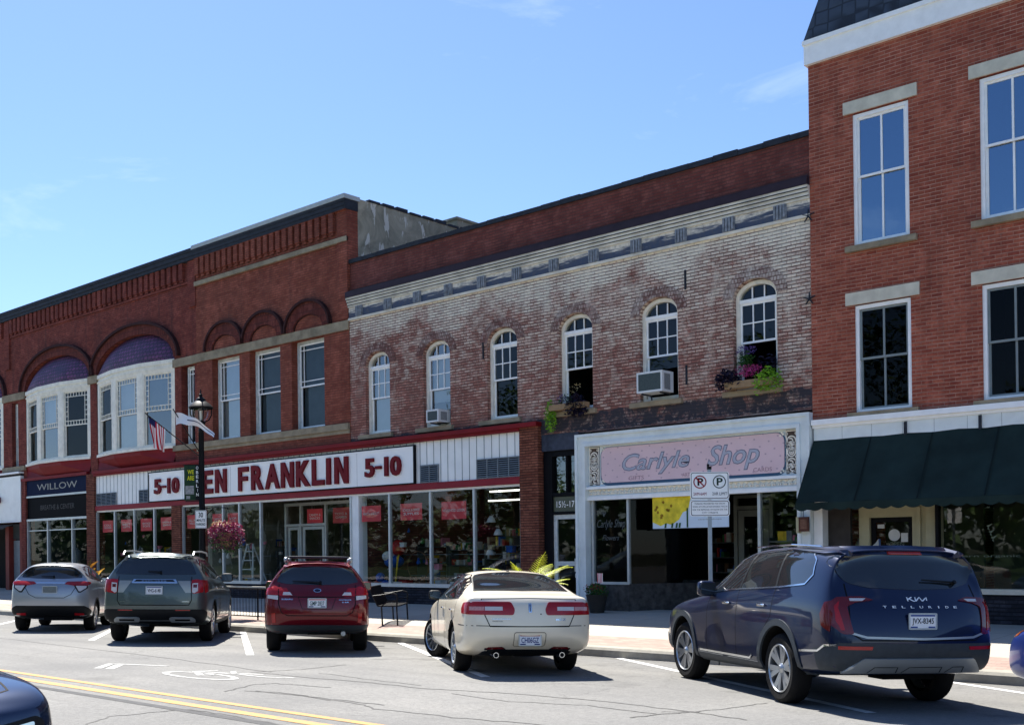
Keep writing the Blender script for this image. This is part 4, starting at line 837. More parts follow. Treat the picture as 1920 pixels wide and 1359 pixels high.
m.box(-13.4, -13.36, -.007, -.005, 2.31, 2.75); m.build('stem_print', pm('stem_green', S(40, 84, 52), .6, .2, 6), t)
m = M(); put_text(m, 'oberlin shops', -13.1, -12.5, 2.46, 2.5, -.004, 0); put_text(m, '20% off sale', -12.95, -12.6, 2.54, 2.58, -.004, 0); m.build('lettering', MT['vent'], t)
# ------------------------------------------------------------------ green awning shop
bA = thing('storefront', (-7, 0, .3), 'shop front with pale tiled fascia and cream door below the dark green awning', 'shop front')
boxes(bA, 'fascia_band', MT['white'], [(-10.28, TX, -.16, .3, 4.34, 4.448), (-10.28, TX, -.10, .3, 4.28, 4.34)])
m = M(); x = -10.27
while x < TX: m.box(x + .004, min(x + .62, TX) - .004, -.06, .3, 4.0, 4.28); x += .62
m.build('fascia_tile', wgrey, bA); boxes(bA, 'fascia_back', 'vent', [(-10.28, TX, -.055, .3, 3.9, 4.28)])
for x in (-8.34, -6.93): boxes(bA, 'iron_bracket', 'slate', [(x - .025, x + .025, -.1, -.06, 4.0, 4.26)])
boxes(bA, 'column', MT['white'], [(-10.62, -10.31, -.1, .3, .3, 3.0), (-10.58, -10.35, -.13, -.1, .4, 2.9)]) if False else boxes(bA, 'column', MT['white'], [(-10.29, -10.1, -.06, .3, .3, 3.9)])
boxes(bA, 'stall_board', pm('dark_stone_panel', S(58, 54, 52), .5, .3, 4), [(-10.1, -9.62, .2, .3, .3, 3.9)])
boxes(bA, 'bulkhead', 'brickD', [(-7.8, TX, -.02, .25, .3, .92)]); boxes(bA, 'sill', 'lime', [(-7.8, TX, -.08, .25, .92, 1.02)])
boxes(bA, 'header', 'blackp', [(-10.1, TX, .25, .35, 2.75, 3.95)])
crm = pm('cream_door_frame', S(178, 172, 140), .5, .08, 4)
dm = M(); dm.prism(rect(-9.5, -8.1, .34, 2.68), .35, .5, [rect(-9.28, -8.4, .34, 2.42)[::-1]]); dm.build('door_frame', crm, bA)
boxes(bA, 'pilaster', crm, [(-8.08, -7.84, .22, .5, .34, 2.66), (-8.3, -8.22, .3, .349, .34, 2.6)])
boxes(bA, 'glazed_door', 'blackp', [(-9.27, -9.18, .42, .47, .36, 2.42), (-8.5, -8.41, .42, .47, .36, 2.42), (-9.18, -8.5, .42, .47, .36, .6), (-9.18, -8.5, .42, .47, 2.32, 2.42)])
part(bA, 'door_pane', 'gl_shop', lambda m: m.prism(rect(-9.18, -8.5, .6, 2.32), .45, .45, back=False, sides=False), fixn=False)
for a, b, y in ((-9.62, -9.5, .3), (-7.8, -5.2, .1), (-5.1, TX, .1)): part(bA, 'shop_pane', 'gl_shop', lambda m: m.prism(rect(a, b, 1.02, 2.75), y, y, back=False, sides=False), fixn=False)
boxes(bA, 'mullion', 'blackp', [(-5.2, -5.1, .05, .15, 1.02, 2.75), (-7.84, -7.78, .05, .2, 1.02, 2.75)])
boxes(bA, 'inner_wall', pm('dim_olive_wall', S(70, 76, 62), .9, .1, 2), [(-10.2, -7.9, 3.0, 3.1, .3, 4.2), (-7.7, TX, 3.0, 3.1, .3, 4.2)]); boxes(bA, 'inner_ceiling', 'dark', [(-10.2, TX, .36, 3.0, 3.0, 3.1)])
m = M(); put_text(m, 'modern organic', -7.75, -6.3, 1.60, 1.66, .09, 0); put_text(m, 'OPEN', -8.9, -8.6, 1.84, 1.92, .43, 0)
for a in range(6): m.prism([(-6.9 + a * .02, 2.2 - a * .055), (-6.83 + a * .02 + .05 * (-1) ** a, 2.24 - a * .055), (-6.86 + a * .02, 2.17 - a * .055)], .088, .092)
m.build('window_lettering', pm('faint_letter', S(110, 120, 104), .5, .05, 3), bA)
PAP = pm('paper_white', S(205, 205, 200), .7, .04, 3)
for nm, lab, fn in (('paper_disc', 'round white paper disc stuck on the cream framed door', lambda m: m.cyl((-8.8, .44, 2.06), (-8.8, .435, 2.06), .12, n=20)), ('paper_notice', 'white paper notice at the right of the glazed door', lambda m: m.box(-8.66, -8.52, .43, .436, 1.92, 2.1)), ('paper_notice', 'white card with red mark near the top of the glazed door', lambda m: m.box(-9.14, -9.0, .43, .436, 2.2, 2.28))):
    m = M(); fn(m); tag(m.build(nm, PAP, None), lab, 'notice')
for k, (x, z, h) in enumerate(((-9.58, 1.8, .14), (-9.55, 1.8, .2), (-9.42, 1.8, .25))):
    m = M(); m.lathe([(0, 0), (.05, 0), (.055, h * .7), (.03, h * .8), (.03, h), (0, h)], (x - .15, .8, z), 12); m.box(x - .2, x - .1, .75, .85, z - 1.45, z - .002) ; tag(m.build('candle_jar', PAP, None), 'pale jar on a stand left of the cream door, %s' % ('shortest', 'middle', 'tallest')[k], 'jar')
# the awning is a thing of its own: canvas, valance, frame
aw = thing('awning', (-5, -.5, 2.6), 'large dark green canvas awning with scalloped valance over the right-hand shop', 'awning')
m = M(); n = 24; x0, x1 = -10.27, TX
g = [[None] * (n + 1) for _ in range(7)]
for j in range(7):
    for i in range(n + 1):
        s_ = j / 6; x = x0 + (x1 - x0) * i / n; sag = .035 * math.sin(math.pi * s_) * (1 + .8 * math.sin(i * 1.7)) + .012 * math.sin(i * 2.9 + j * 1.3)
        g[j][i] = m.V((x, -.06 - .84 * s_, 4.03 - 1.31 * s_ - sag))[0]
for j in range(6):
    for i in range(n): m.face((g[j][i], g[j][i + 1], g[j + 1][i + 1], g[j + 1][i]))
m.build('canvas', MT['awn'], aw, smooth=60, fixn=False)
for i in range(1, 10): x = x0 + i * 1.22; part(aw, 'canvas_seam', pm('seam_thread', S(18, 30, 30), .9), lambda m: m.poly([(x, -.07, 4.02), (x + .03, -.07, 4.02), (x + .03, -.909, 2.73), (x, -.909, 2.73)]), fixn=False)
m = M(); xs = x0; k = 0; nn = int((x1 - x0) / .28)
poly = [(x0, 2.72)]; 
for i in range(nn * 6 + 1): xx = x0 + (x1 - x0) * i / (nn * 6); poly.append((xx, 2.60 - .045 * abs(math.sin(math.pi * i / 6))))
poly.append((x1, 2.72)); m.prism(poly[::-1], -.905, -.899); m.build('valance', MT['awn'], aw)
m = M(); m.poly([(x0, -.06, 4.03), (x0, -.9, 2.72), (x0, -.9, 2.60), (x0, -.06, 2.60)]); m.build('side_panel', MT['awn'], aw, fixn=False)
m = M(); m.tube([(x0 + .03, -.85, 2.66), (x1, -.85, 2.66)], .015, 6); m.build('frame', MT['metal'], aw)
# little square sign hanging by the column
t = thing('hanging_sign', (-10.45, -.25, 2.15), 'small brown square sign hanging beside the white column', 'sign')
boxes(t, 'board', pm('brown_board', S(84, 52, 44), .5, .2, 6), [(-10.50, -10.28, -.32, -.28, 2.16, 2.46)]); boxes(t, 'inner_panel', pm('tan_panel', S(120, 86, 70), .5, .3, 12), [(-10.46, -10.32, -.33, -.321, 2.21, 2.41)])
boxes(t, 'side_face', crm, [(-10.56, -10.502, -.32, -.2, 2.13, 2.46)]); m = M(); m.tube([(-10.4, -.3, 2.46), (-10.4, -.3, 2.62)], .006, 5); m.build('hook', MT['slate'], t)
# ------------------------------------------------------------------ air conditioners
def ac_unit(x0, x1, y0, z0, z1, lab, d=.45, big=True):
    t = thing('air_conditioner', ((x0 + x1) / 2, y0, z0), lab, 'air conditioner', 'window air conditioners')
    m = M(); m.box(x0, x1, y0, y0 + d, z0, z1); m.build('casing', pm('ac_white', S(212, 216, 218), .4, .05, 4, dirt=.15), t)
    m = M(); b = .045
    m.prism(rect(x0, x1, z0, z1), y0 - .012, y0 - .0005, [rect(x0 + b, x1 - b, z0 + b, z1 - b)[::-1]]); m.build('bezel', pm('ac_white', S(212, 216, 218)), t)
    part(t, 'coil_grille', pm('coil_grey', S(78, 90, 92), .5, .1, 20), lambda m: [m.box(x0 + b - .002, x1 - b + .002, y0 - .0028, y0 - .0008, z0 + b - .002, z1 - b + .002)] + [m.box(x0 + b, x1 - b, y0 - .008, y0 - .003, z0 + b + i * .018, z0 + b + i * .018 + .012) for i in range(int((z1 - z0 - 2 * b) / .018))])
    m = M(); n = 7
    for i in range(n): m.box(x1 + .0005, x1 + .003, y0 + .08 + i * .035, y0 + .1 + i * .035, z0 + .05, z1 - .06)
    m.build('side_louvre', pm('coil_dark', S(60, 66, 70), .6, .1, 8), t)
    m = M(); m.tube([(x0 + .1, y0 + .05, z0 - .02), (x0 + .1, y0 + d, z0 - .02), (x0 + .1, y0 + d, z0 - .12)], .018, 6); m.tube([(x1 - .1, y0 + .05, z0 - .02), (x1 - .1, y0 + d, z0 - .02)], .018, 6); m.build('bracket', MT['slate'], t)
ac_unit(-14.44, -13.74, -.40, 5.40, 5.87, 'large white air conditioner in the fifth arched window')
ac_unit(-21.47, -21.0, -.3, 5.34, 5.68, 'small white air conditioner in the second arched window')
# ------------------------------------------------------------------ window boxes with plants
def clump(m, c, r, n, leaf, rr, droop=0., mi=0, flat=1.):
    for _ in range(n):
        d = Vector((rr.gauss(0, 1), rr.gauss(0, 1), rr.gauss(0, 1))).normalized() * rr.random() ** .4
        p = Vector(c) + Vector((d.x * r[0], d.y * r[1], d.z * r[2] - droop * abs(d.x) * rr.random()))
        a = Vector((rr.gauss(0, 1), rr.gauss(0, 1), rr.gauss(0, .6) - droop)).normalized(); b = a.cross(Vector((rr.gauss(0, 1), rr.gauss(0, 1), rr.gauss(0, 1)))).normalized()
        L = leaf * rr.uniform(.6, 1.4); w_ = L * .35
        m.poly([p - a * L / 2, p + b * w_ / 2, p + a * L / 2, p - b * w_ / 2], mi)
LG = pm('lime_leaf', S(112, 160, 40), .5, .3, 30); DG = pm('leaf_green', S(48, 84, 36), .5, .3, 30); DP = pm('dark_plum_leaf', S(24, 18, 40), .5, .3, 30); PK = pm('magenta_petal', S(170, 60, 120), .5, .3, 30); PV = pm('violet_petal', S(100, 80, 140), .5, .3, 30); RP = pm('rose_petal', S(160, 60, 98), .5, .4, 40); YP = pm('cream_petal', S(220, 200, 150), .5, .2, 30)
wood = pm('box_wood', S(150, 125, 95), .7, .2, 8)
def leafthing(name, lab, cat, loc, specs, grp=None, par=None, box=None):
    t = thing(name, loc, lab, cat, grp)
    if box: boxes(t, 'planter_box', wood, [box])
    for nm, mt, c, r, n, leaf, dr, sd in specs:
        m = M(); clump(m, c, r, n, leaf, random.Random(sd), dr); o = m.build(nm, mt, t, fixn=False); tag(o, kind='stuff') if False else None
    return t
leafthing('window_box', 'window box with lime, plum and magenta plants in the rightmost arched window', 'window box', (-11.5, -.2, 5.3), [
    ('plum_foliage', DP, (-12.15, -.25, 5.50), (.34, .2, .24), 420, .11, .15, 1), ('pink_flowers', PK, (-11.62, -.25, 5.62), (.36, .16, .14), 330, .06, 0, 2),
    ('lime_foliage', LG, (-11.2, -.25, 5.42), (.34, .2, .26), 620, .08, .25, 3), ('violet_flowers', PV, (-11.85, .0, 6.12), (.26, .12, .12), 130, .06, 0, 4), ('green_foliage', DG, (-11.85, .0, 5.85), (.22, .12, .28), 300, .08, 0, 5), ('dark_stems', DP, (-11.35, .0, 5.8), (.3, .1, .18), 160, .08, 0, 6)], box=(-12.2, -11.05, -.32, -.08, 5.27, 5.42))
leafthing('window_box', 'window box with trailing lime vine and dark plum plant in the fourth arched window', 'window box', (-16.6, -.2, 5.2), [
    ('lime_foliage', LG, (-17.18, -.2, 5.15), (.17, .14, .42), 480, .08, .1, 11), ('plum_foliage', DP, (-16.35, -.25, 5.35), (.34, .2, .28), 460, .11, .15, 12), ('violet_flowers', PV, (-16.8, -.2, 5.55), (.16, .12, .1), 60, .05, 0, 13), ('white_flowers', YP, (-16.5, -.1, 5.8), (.22, .1, .14), 30, .05, 0, 14), ('green_foliage', DG, (-16.7, -.15, 5.5), (.26, .1, .16), 120, .07, 0, 15)], box=(-17.15, -16.05, -.3, -.08, 5.26, 5.40))
# ------------------------------------------------------------------ ground, road, pavements
def asphalt(name):
    t = NT(name); p = t.pos(); f = t.noise(p, 75, 3, .8); g = t.noise(p, 17, 6, .8); b_ = t.noise(p, .35, 6, .6)
    mpn = t.add('ShaderNodeMapping'); mpn.inputs['Scale'].default_value = (.12, .9, 1); t.link(p, mpn.inputs[0]); s_ = t.noise(mpn.outputs[0], 1.1, 5, .6)
    c = t.mix(t.rng(f, .3, .7), (.10, .099, .094), (.275, .27, .255)); c = t.mix(t.rng(g, .38, .66, 0, .65), c, (.31, .303, .285))
    c = t.mix(t.rng(b_, .35, .65, 0, .4), c, (.11, .112, .115)); c = t.mix(t.rng(s_, .45, .7, 0, .35), c, (.105, .105, .105))
    v = t.add('ShaderNodeTexVoronoi', feature='DISTANCE_TO_EDGE'); v.inputs['Scale'].default_value = .55
    dn = t.noise(p, 2.2, 6, .75); vm = t.add('ShaderNodeVectorMath', operation='ADD'); cmb = t.add('ShaderNodeCombineXYZ'); t.link(t.rng(dn, 0, 1, -.6, .6), cmb.inputs[0]); t.link(t.rng(g, 0, 1, -.25, .25), cmb.inputs[1]); t.link(p, vm.inputs[0]); t.link(cmb.outputs[0], vm.inputs[1]); t.link(vm.outputs[0], v.inputs['Vector'])
    ck = t.math('MULTIPLY', t.rng(v.outputs[0], .002, .012, 1, 0), t.rng(t.noise(p, .3, 3), .5, .6)); c = t.mix(t.math('MULTIPLY', ck, .45), c, (.04, .04, .04))
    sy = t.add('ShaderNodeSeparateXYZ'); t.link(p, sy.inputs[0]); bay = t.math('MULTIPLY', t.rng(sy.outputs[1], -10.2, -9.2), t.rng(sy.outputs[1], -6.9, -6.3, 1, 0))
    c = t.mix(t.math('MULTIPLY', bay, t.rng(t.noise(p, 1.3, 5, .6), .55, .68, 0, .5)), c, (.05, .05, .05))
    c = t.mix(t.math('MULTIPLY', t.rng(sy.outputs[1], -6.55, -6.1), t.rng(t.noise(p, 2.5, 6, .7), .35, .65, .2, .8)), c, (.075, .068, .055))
    t.link(c, t.b.inputs['Base Color']); setb(t.b, Roughness=.92, Specular_IOR_Level=.2); t.bump(f, .6, .008); return t.m
ASP = asphalt('old_asphalt')
def gz(y):   # road crown
    return .032 * (-6.0 - y) if y > -14.6 else .275 - .032 * (-14.6 - y)
m = M(); m.box(-400, 300, -500, 500, -1.2, -.35); tag(m.build('ground', pm('earth', S(70, 70, 52), .95, .2, .2), None, org=(0, 0, 0)), kind='structure')
m = M(); m.prism([(-14.6, .275), (-6.0, 0), (-6.0, -.3), (-23.2, -.3), (-23.2, 0)], -120, 60)   # (y,z) profile, turned below
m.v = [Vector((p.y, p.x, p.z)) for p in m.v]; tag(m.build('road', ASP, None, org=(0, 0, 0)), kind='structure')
CON = NT('pavement_concrete'); p_ = CON.pos(); bt = CON.add('ShaderNodeTexBrick'); bt.offset = 0; CON.link(p_, bt.inputs[0])
for nm, v in (('Scale', 1), ('Mortar Size', .008), ('Brick Width', 1.5), ('Row Height', 1.5), ('Mortar Smooth', .3)): bt.inputs[nm].default_value = v
bt.inputs['Color1'].default_value = (.42, .385, .32, 1); bt.inputs['Color2'].default_value = (.36, .33, .275, 1); bt.inputs['Mortar'].default_value = (.22, .2, .17, 1)
c_ = CON.mix(CON.rng(CON.noise(p_, 3, 7, .7), .4, .7, 0, .45), bt.outputs[0], (.33, .3, .26)); c_ = CON.mix(CON.rng(CON.noise(p_, 60, 3, .7), .45, .7, 0, .3), c_, (.3, .28, .24))
CON.link(c_, CON.b.inputs['Base Color']); setb(CON.b, Roughness=.85); CON.bump(CON.noise(p_, 50, 4), .3, .004)
PAV = NT('brick_paving'); p_ = PAV.pos(); bt = PAV.add('ShaderNodeTexBrick'); PAV.link(p_, bt.inputs[0])
for nm, v in (('Scale', 1), ('Mortar Size', .006), ('Brick Width', .21), ('Row Height', .105)): bt.inputs[nm].default_value = v
bt.inputs['Color1'].default_value = (*S(150, 122, 110), 1); bt.inputs['Color2'].default_value = (*S(170, 144, 130), 1); bt.inputs['Mortar'].default_value = (.2, .17, .14, 1)
PAV.link(PAV.mix(PAV.rng(PAV.noise(p_, 2, 5), .4, .7, 0, .4), bt.outputs[0], S(126, 108, 100)), PAV.b.inputs['Base Color']); setb(PAV.b, Roughness=.85); PAV.bump(bt.outputs['Fac'], -.3, .004)
CUR = pm('kerb_stone', (.34, .32, .27), .85, .15, 3, .3, dirt=.5)
def sw(y): return .16 + (y + 5.85) * .036
m = M(); m.poly([(-120, -4.5, sw(-4.5)), (60, -4.5, sw(-4.5)), (60, .6, sw(.6)), (-120, .6, sw(.6))]); tag(m.build('pavement', CON.m, None, org=(0, 0, 0), fixn=False), kind='structure')
m = M(); m.poly([(-120, -5.82, sw(-5.82)), (60, -5.82, sw(-5.82)), (60, -4.5, sw(-4.5)), (-120, -4.5, sw(-4.5))]); tag(m.build('brick_path', PAV.m, None, org=(0, 0, 0), fixn=False), kind='structure')
m = M(); x = -120; rk = random.Random(4)
while x < 60:
    L = 3.0; j = .012; dz = rk.uniform(-.006, .006)
    m.prism([(-6.06, -.1), (-6.04, .115 + dz), (-6.0, .155 + dz), (-5.94, .168 + dz), (-5.82, .168 + dz), (-5.82, -.1)], x + j, x + L - j); x += L
m.v = [Vector((p.y, p.x, p.z)) for p in m.v]; tag(m.build('kerb', CUR, None, org=(0, 0, 0)), kind='structure')
m = M(); m.poly([(-120, -23.2, .15), (60, -23.2, .15), (60, -26, .22), (-120, -26, .22)]); tag(m.build('pavement', CON.m, None, org=(0, 0, 0), fixn=False), kind='structure')
m = M(); m.poly([(-120, -26, .215), (60, -26, .215), (60, -110, .5), (-120, -110, .5)]); tag(m.build('lawn', pm('grass', S(48, 66, 28), .9, .3, 1.5), None, org=(0, 0, 0), fixn=False), kind='structure')
# painted markings: thin sheets 4 mm above the road
def worn(name, col, amt=.5):
    t = NT(name); p = t.pos(); n = t.noise(p, 9, 7, .75); n2 = t.noise(p, 60, 3, .7)
    c = t.mix(t.rng(t.math('ADD', t.math('MULTIPLY', n, .6), t.math('MULTIPLY', n2, .4)), .48, .62, 0, amt), col, (.14, .14, .135)); t.link(c, t.b.inputs['Base Color']); setb(t.b, Roughness=.8); return t.m
PW = worn('road_paint_white', (.66, .66, .64), .5); PY = worn('road_paint_yellow', (.48, .25, .065), .8); TAR = pm('crack_sealer', (.09, .088, .085), .7, .2, 5)
def strip(m, pts, w_, dz=.004):
    pts = [Vector((a, b, 0)) for a, b in pts]; L, R = [], []
    for i, p in enumerate(pts):
        d = (pts[min(i + 1, len(pts) - 1)] - pts[max(i - 1, 0)]).normalized(); n = Vector((-d.y, d.x, 0)) * w_ / 2
        L.append((p + n)); R.append((p - n))
    for q in L + R: q.z = gz(q.y) + dz
    for i in range(len(pts) - 1): m.poly([L[i], L[i + 1], R[i + 1], R[i]])
def subd(a, b, n): return [(a[0] + (b[0] - a[0]) * i / n, a[1] + (b[1] - a[1]) * i / n) for i in range(n + 1)]
def marking(name, mat, label, fn):
    m = M(); fn(m); tag(m.build(name, mat, None, fixn=False), kind='structure')
for y in (-14.46, -14.76): marking('yellow_centre_line', PY, '', lambda m: strip(m, [(-120, y), (60, y)], .12))
for k in range(-4, 6):
    x0 = -21.75 + 5.42 * k
    marking('parking_line', PW, '', lambda m: strip(m, subd((x0, -6.1), (x0 + 6.2, -10.25), 4), .13))
def bike(m):
    def ring(cx, cy, rx, ry, w_, a0=0, a1=360, n=20):
        for i in range(n):
            q = [rad(a0 + (a1 - a0) * (i + k) / n) for k in (0, 1)]
            ps = [(cx + (rx - w_) * math.cos(q[0]), cy + (ry - w_ * .6) * math.sin(q[0])), (cx + rx * math.cos(q[0]), cy + ry * math.sin(q[0])), (cx + rx * math.cos(q[1]), cy + ry * math.sin(q[1])), (cx + (rx - w_) * math.cos(q[1]), cy + (ry - w_ * .6) * math.sin(q[1]))]
            m.poly([(a, b, gz(b) + .004) for a, b in ps])
    ring(-12.9, -12.92, .8, .3, .13); ring(-12.45, -12.2, .7, .27, .11, 190, 360)
    strip(m, [(-12.9, -12.9), (-13.5, -12.6), (-13.4, -12.3)], .1); strip(m, [(-12.9, -12.9), (-12.9, -12.45), (-13.5, -12.6)], .09); strip(m, [(-12.9, -12.45), (-12.45, -12.2)], .09)
PF = worn('road_paint_faded', (.42, .42, .40), .95)
marking('bicycle_symbol', PF, '', bike)
marking('chevron_marking', PF, '', lambda m: (strip(m, [(-14.82, -13.36), (-15.46, -12.8)], .11), strip(m, [(-14.6, -13.3), (-15.2, -12.81)], .13), strip(m, [(-15.45, -12.80), (-14.5, -12.42)], .09)))
for cr in ([(-10.96, -13.84), (-11.39, -13.13), (-11.39, -12.84), (-11.01, -12.72), (-10.48, -12.64)], [(-10.87, -13.58), (-10.28, -13.38), (-9.43, -13.5), (-8.95, -13.5), (-8.53, -13.67), (-7.48, -13.57), (-6.61, -13.39), (-5.96, -13.42)],
    [(-12.85, -12.1), (-12.75, -11.34), (-12.96, -10.33)], [(-12.76, -12.11), (-11.48, -12.01), (-10.57, -11.88), (-9.7, -11.91), (-8.9, -11.68), (-8.23, -11.49), (-7.06, -11.42), (-6.05, -11.52), (-5.35, -11.68)],
    [(-10.8, -13.5), (-9.5, -13.43), (-8.7, -13.38)], [(-6.31, -11.72), (-6.03, -11.44), (-5.97, -10.78), (-5.91, -10.23)], [(-6.27, -12.34), (-6.14, -11.79), (-6.03, -11.44)],
    [(-10.04, -16.07), (-10.28, -15.63), (-10.08, -15.12), (-10.01, -14.95), (-9.25, -14.92), (-8.27, -14.96)], [(-12.1, -11.52), (-10.84, -11.64), (-9.91, -11.67)], [(-8.99, -12.04), (-8.02, -12.19), (-7.19, -11.83), (-6.25, -11.9)],
    [(-40, -11.3), (-30, -11.45), (-22, -11.3), (-16, -11.6), (-12.7, -11.9)]):
    pts = []
    for a, b in zip(cr[:-1], cr[1:]):
        for q in subd(a, b, 6)[:-1]: pts.append((q[0] + rk.uniform(-.03, .03), q[1] + rk.uniform(-.03, .03)))
    pts.append(cr[-1]); marking('asphalt_crack', TAR, '', lambda m: strip(m, pts, rk.uniform(.018, .032), .003))
marking('asphalt_seam', pm('seam', (.085, .085, .085), .85, .2, 8), '', lambda m: strip(m, [(-120, -15.0), (60, -15.0)], .1, .0025))
# ------------------------------------------------------------------ street lamp with flags, banner, basket
BK = pm('black_iron', S(16, 16, 19), .5, .15, 6, .05)
LP = Vector((-24.65, -5.3, .18)); LR = Matrix.Rotation(math.atan2(.662, .7495), 4, 'Z')
lamp = thing('street_lamp', LP, 'black iron street lamp with acorn hood and cage lantern', 'street lamp')
def lp(m): m.T = Matrix.Translation(LP) @ LR
def lpart(par, name, mat, fn, **k):
    m = M(); lp(m); fn(m); return m.build(name, mat, par, **k)
lpart(lamp, 'post', BK, lambda m: (m.lathe([(.2, 0), (.2, .12), (.17, .16), (.15, .5), (.11, .62), (.13, .66), (.085, .75), (.07, 2.6), (.085, 2.64), (.085, 2.78), (.065, 2.82), (.055, 4.8), (.075, 4.84), (.05, 4.9), (.1, 5.0), (.12, 5.05), (.05, 5.1)], n=16),
    [m.cyl((.075 * math.cos(a), .075 * math.sin(a), .75), (.06 * math.cos(a), .06 * math.sin(a), 4.8), .012, n=5) for a in [i * math.pi / 4 for i in range(8)]]), smooth=35)
lpart(lamp, 'lamp_hood', BK, lambda m: m.lathe([(.30, 5.40), (.31, 5.44), (.26, 5.5), (.2, 5.55), (.13, 5.60), (.12, 5.64), (.09, 5.68), (.05, 5.70), (.035, 5.74), (.05, 5.77), (.02, 5.80), (.01, 5.90)], n=20), smooth=35)
lpart(lamp, 'cage', BK, lambda m: [m.tube([(.09 * c, .09 * s_, 5.06), (.2 * c, .2 * s_, 5.12), (.27 * c, .27 * s_, 5.25), (.27 * c, .27 * s_, 5.42)], .016, 6) for c, s_ in [(math.cos(i * math.pi / 2 + .5), math.sin(i * math.pi / 2 + .5)) for i in range(4)]])
lpart(lamp, 'lamp_glass', glass('lantern_glass', (.9, .9, .88), .2, .01, .05), lambda m: m.lathe([(.08, 5.08), (.17, 5.2), (.2, 5.4)], n=16), smooth=True, fixn=False)
lpart(lamp, 'lamp_tube', pm('bulb_white', S(220, 220, 210), .4, .03), lambda m: m.cyl((0, 0, 5.08), (0, 0, 5.35), .035))
lpart(lamp, 'banner_arm', BK, lambda m: (m.cyl((0, 0, 3.96), (-.48, 0, 3.96), .014, n=6), m.cyl((0, 0, 3.02), (-.42, 0, 3.02), .012, n=6)))
lpart(lamp, 'basket_arm', BK, lambda m: (m.tube([(0, 0, 2.82), (.35, 0, 2.86), (.68, 0, 2.84)], .012, 6), m.tube([(.05, 0, 2.6), (.3, 0, 2.84)], .01, 6)))
bn = thing('street_banner', LP + Vector((-.3, -.2, 3.0)), 'dark green and black banner on the lamp post with yellow WE ARE and white OBERLIN', 'banner')
lpart(bn, 'sheet', pm('banner_green', S(36, 62, 44), .7, .35, 8), lambda m: m.box(-.45, -.16, -.005, .005, 3.04, 3.95)); lpart(bn, 'side_strip', BK, lambda m: m.box(-.16, -.06, -.005, .005, 3.04, 3.95))
YL = pm('banner_yellow', S(206, 206, 40), .6, .05); m = M(); lp(m); put_text(m, 'WE', -.36, -.2, 3.72, 3.83, -.008, .03); put_text(m, 'ARE', -.37, -.19, 3.56, 3.68, -.008, .03); m.build('lettering', YL, bn)
m = M(); lp(m)
for i, ch in enumerate('OBERLIN'): put_text(m, ch, -.14 + (.03 if ch == 'I' else 0), -.08 - (.02 if ch == 'I' else 0), 3.84 - i * .115, 3.92 - i * .115, -.008, .01)
m.build('side_lettering', MT['signw'], bn)
lpart(bn, 'print_patch', pm('banner_grey', S(150, 150, 150), .7, .4, 20), lambda m: (m.box(-.42, -.2, -.0075, -.006, 3.2, 3.42), m.box(-.4, -.3, -.0075, -.006, 3.08, 3.16)))
ms = thing('parking_sign', LP + Vector((0, -.1, 2.3)), 'small white 30 MINUTE PARKING plate on the lamp post', 'sign')
lpart(ms, 'plate', MT['signw'], lambda m: m.prism(rrect(-.15, .145, 2.32, 2.78, .02), -.1, -.096)); lpart(ms, 'border', pm('sign_green', S(30, 70, 50), .5), lambda m: m.prism(rrect(-.14, .135, 2.33, 2.77, .018), -.102, -.1005, [rrect(-.132, .127, 2.338, 2.762, .015)[::-1]], back=False))
m = M(); lp(m); put_text(m, '30', -.06, .055, 2.6, 2.73, -.104, .02); put_text(m, 'MINUTE', -.11, .105, 2.49, 2.56, -.104, .015); put_text(m, 'PARKING', -.115, .11, 2.39, 2.46, -.104, .015); m.build('lettering', pm('sign_dark', S(40, 60, 50), .5), ms)
hb = thing('hanging_basket', LP + Vector((.5, .4, 1.8)), 'round hanging basket overflowing with pink petunias on the lamp post', 'hanging basket')
def cl(c, r, n, leaf, sd, dr=0.):
    def f(m): clump(m, c, r, n, leaf, random.Random(sd), dr)
    return f
lpart(hb, 'pink_flowers', RP, cl((.62, 0, 2.22), (.48, .45, .30), 1500, .075, 1), fixn=False); lpart(hb, 'magenta_flowers', pm('deep_magenta', S(96, 24, 66), .5, .3, 30), cl((.62, 0, 2.08), (.5, .45, .34), 1300, .07, 2, .1), fixn=False)
lpart(hb, 'foliage', DG, cl((.62, 0, 2.02), (.42, .4, .34), 900, .07, 3, .15), fixn=False); lpart(hb, 'cream_flowers', YP, cl((.5, 0, 2.42), (.3, .3, .1), 160, .07, 4), fixn=False); lpart(hb, 'pot', wood, lambda m: m.lathe([(.12, 1.85), (.25, 2.1), (.28, 2.2)], (.62, 0, 0), 14)); lpart(hb, 'chain', BK, lambda m: [m.cyl((.66, 0, 2.84), (.62 + .25 * c, .25 * s_, 2.2), .005, n=4) for c, s_ in ((1, 0), (-.5, .8), (-.5, -.8))])
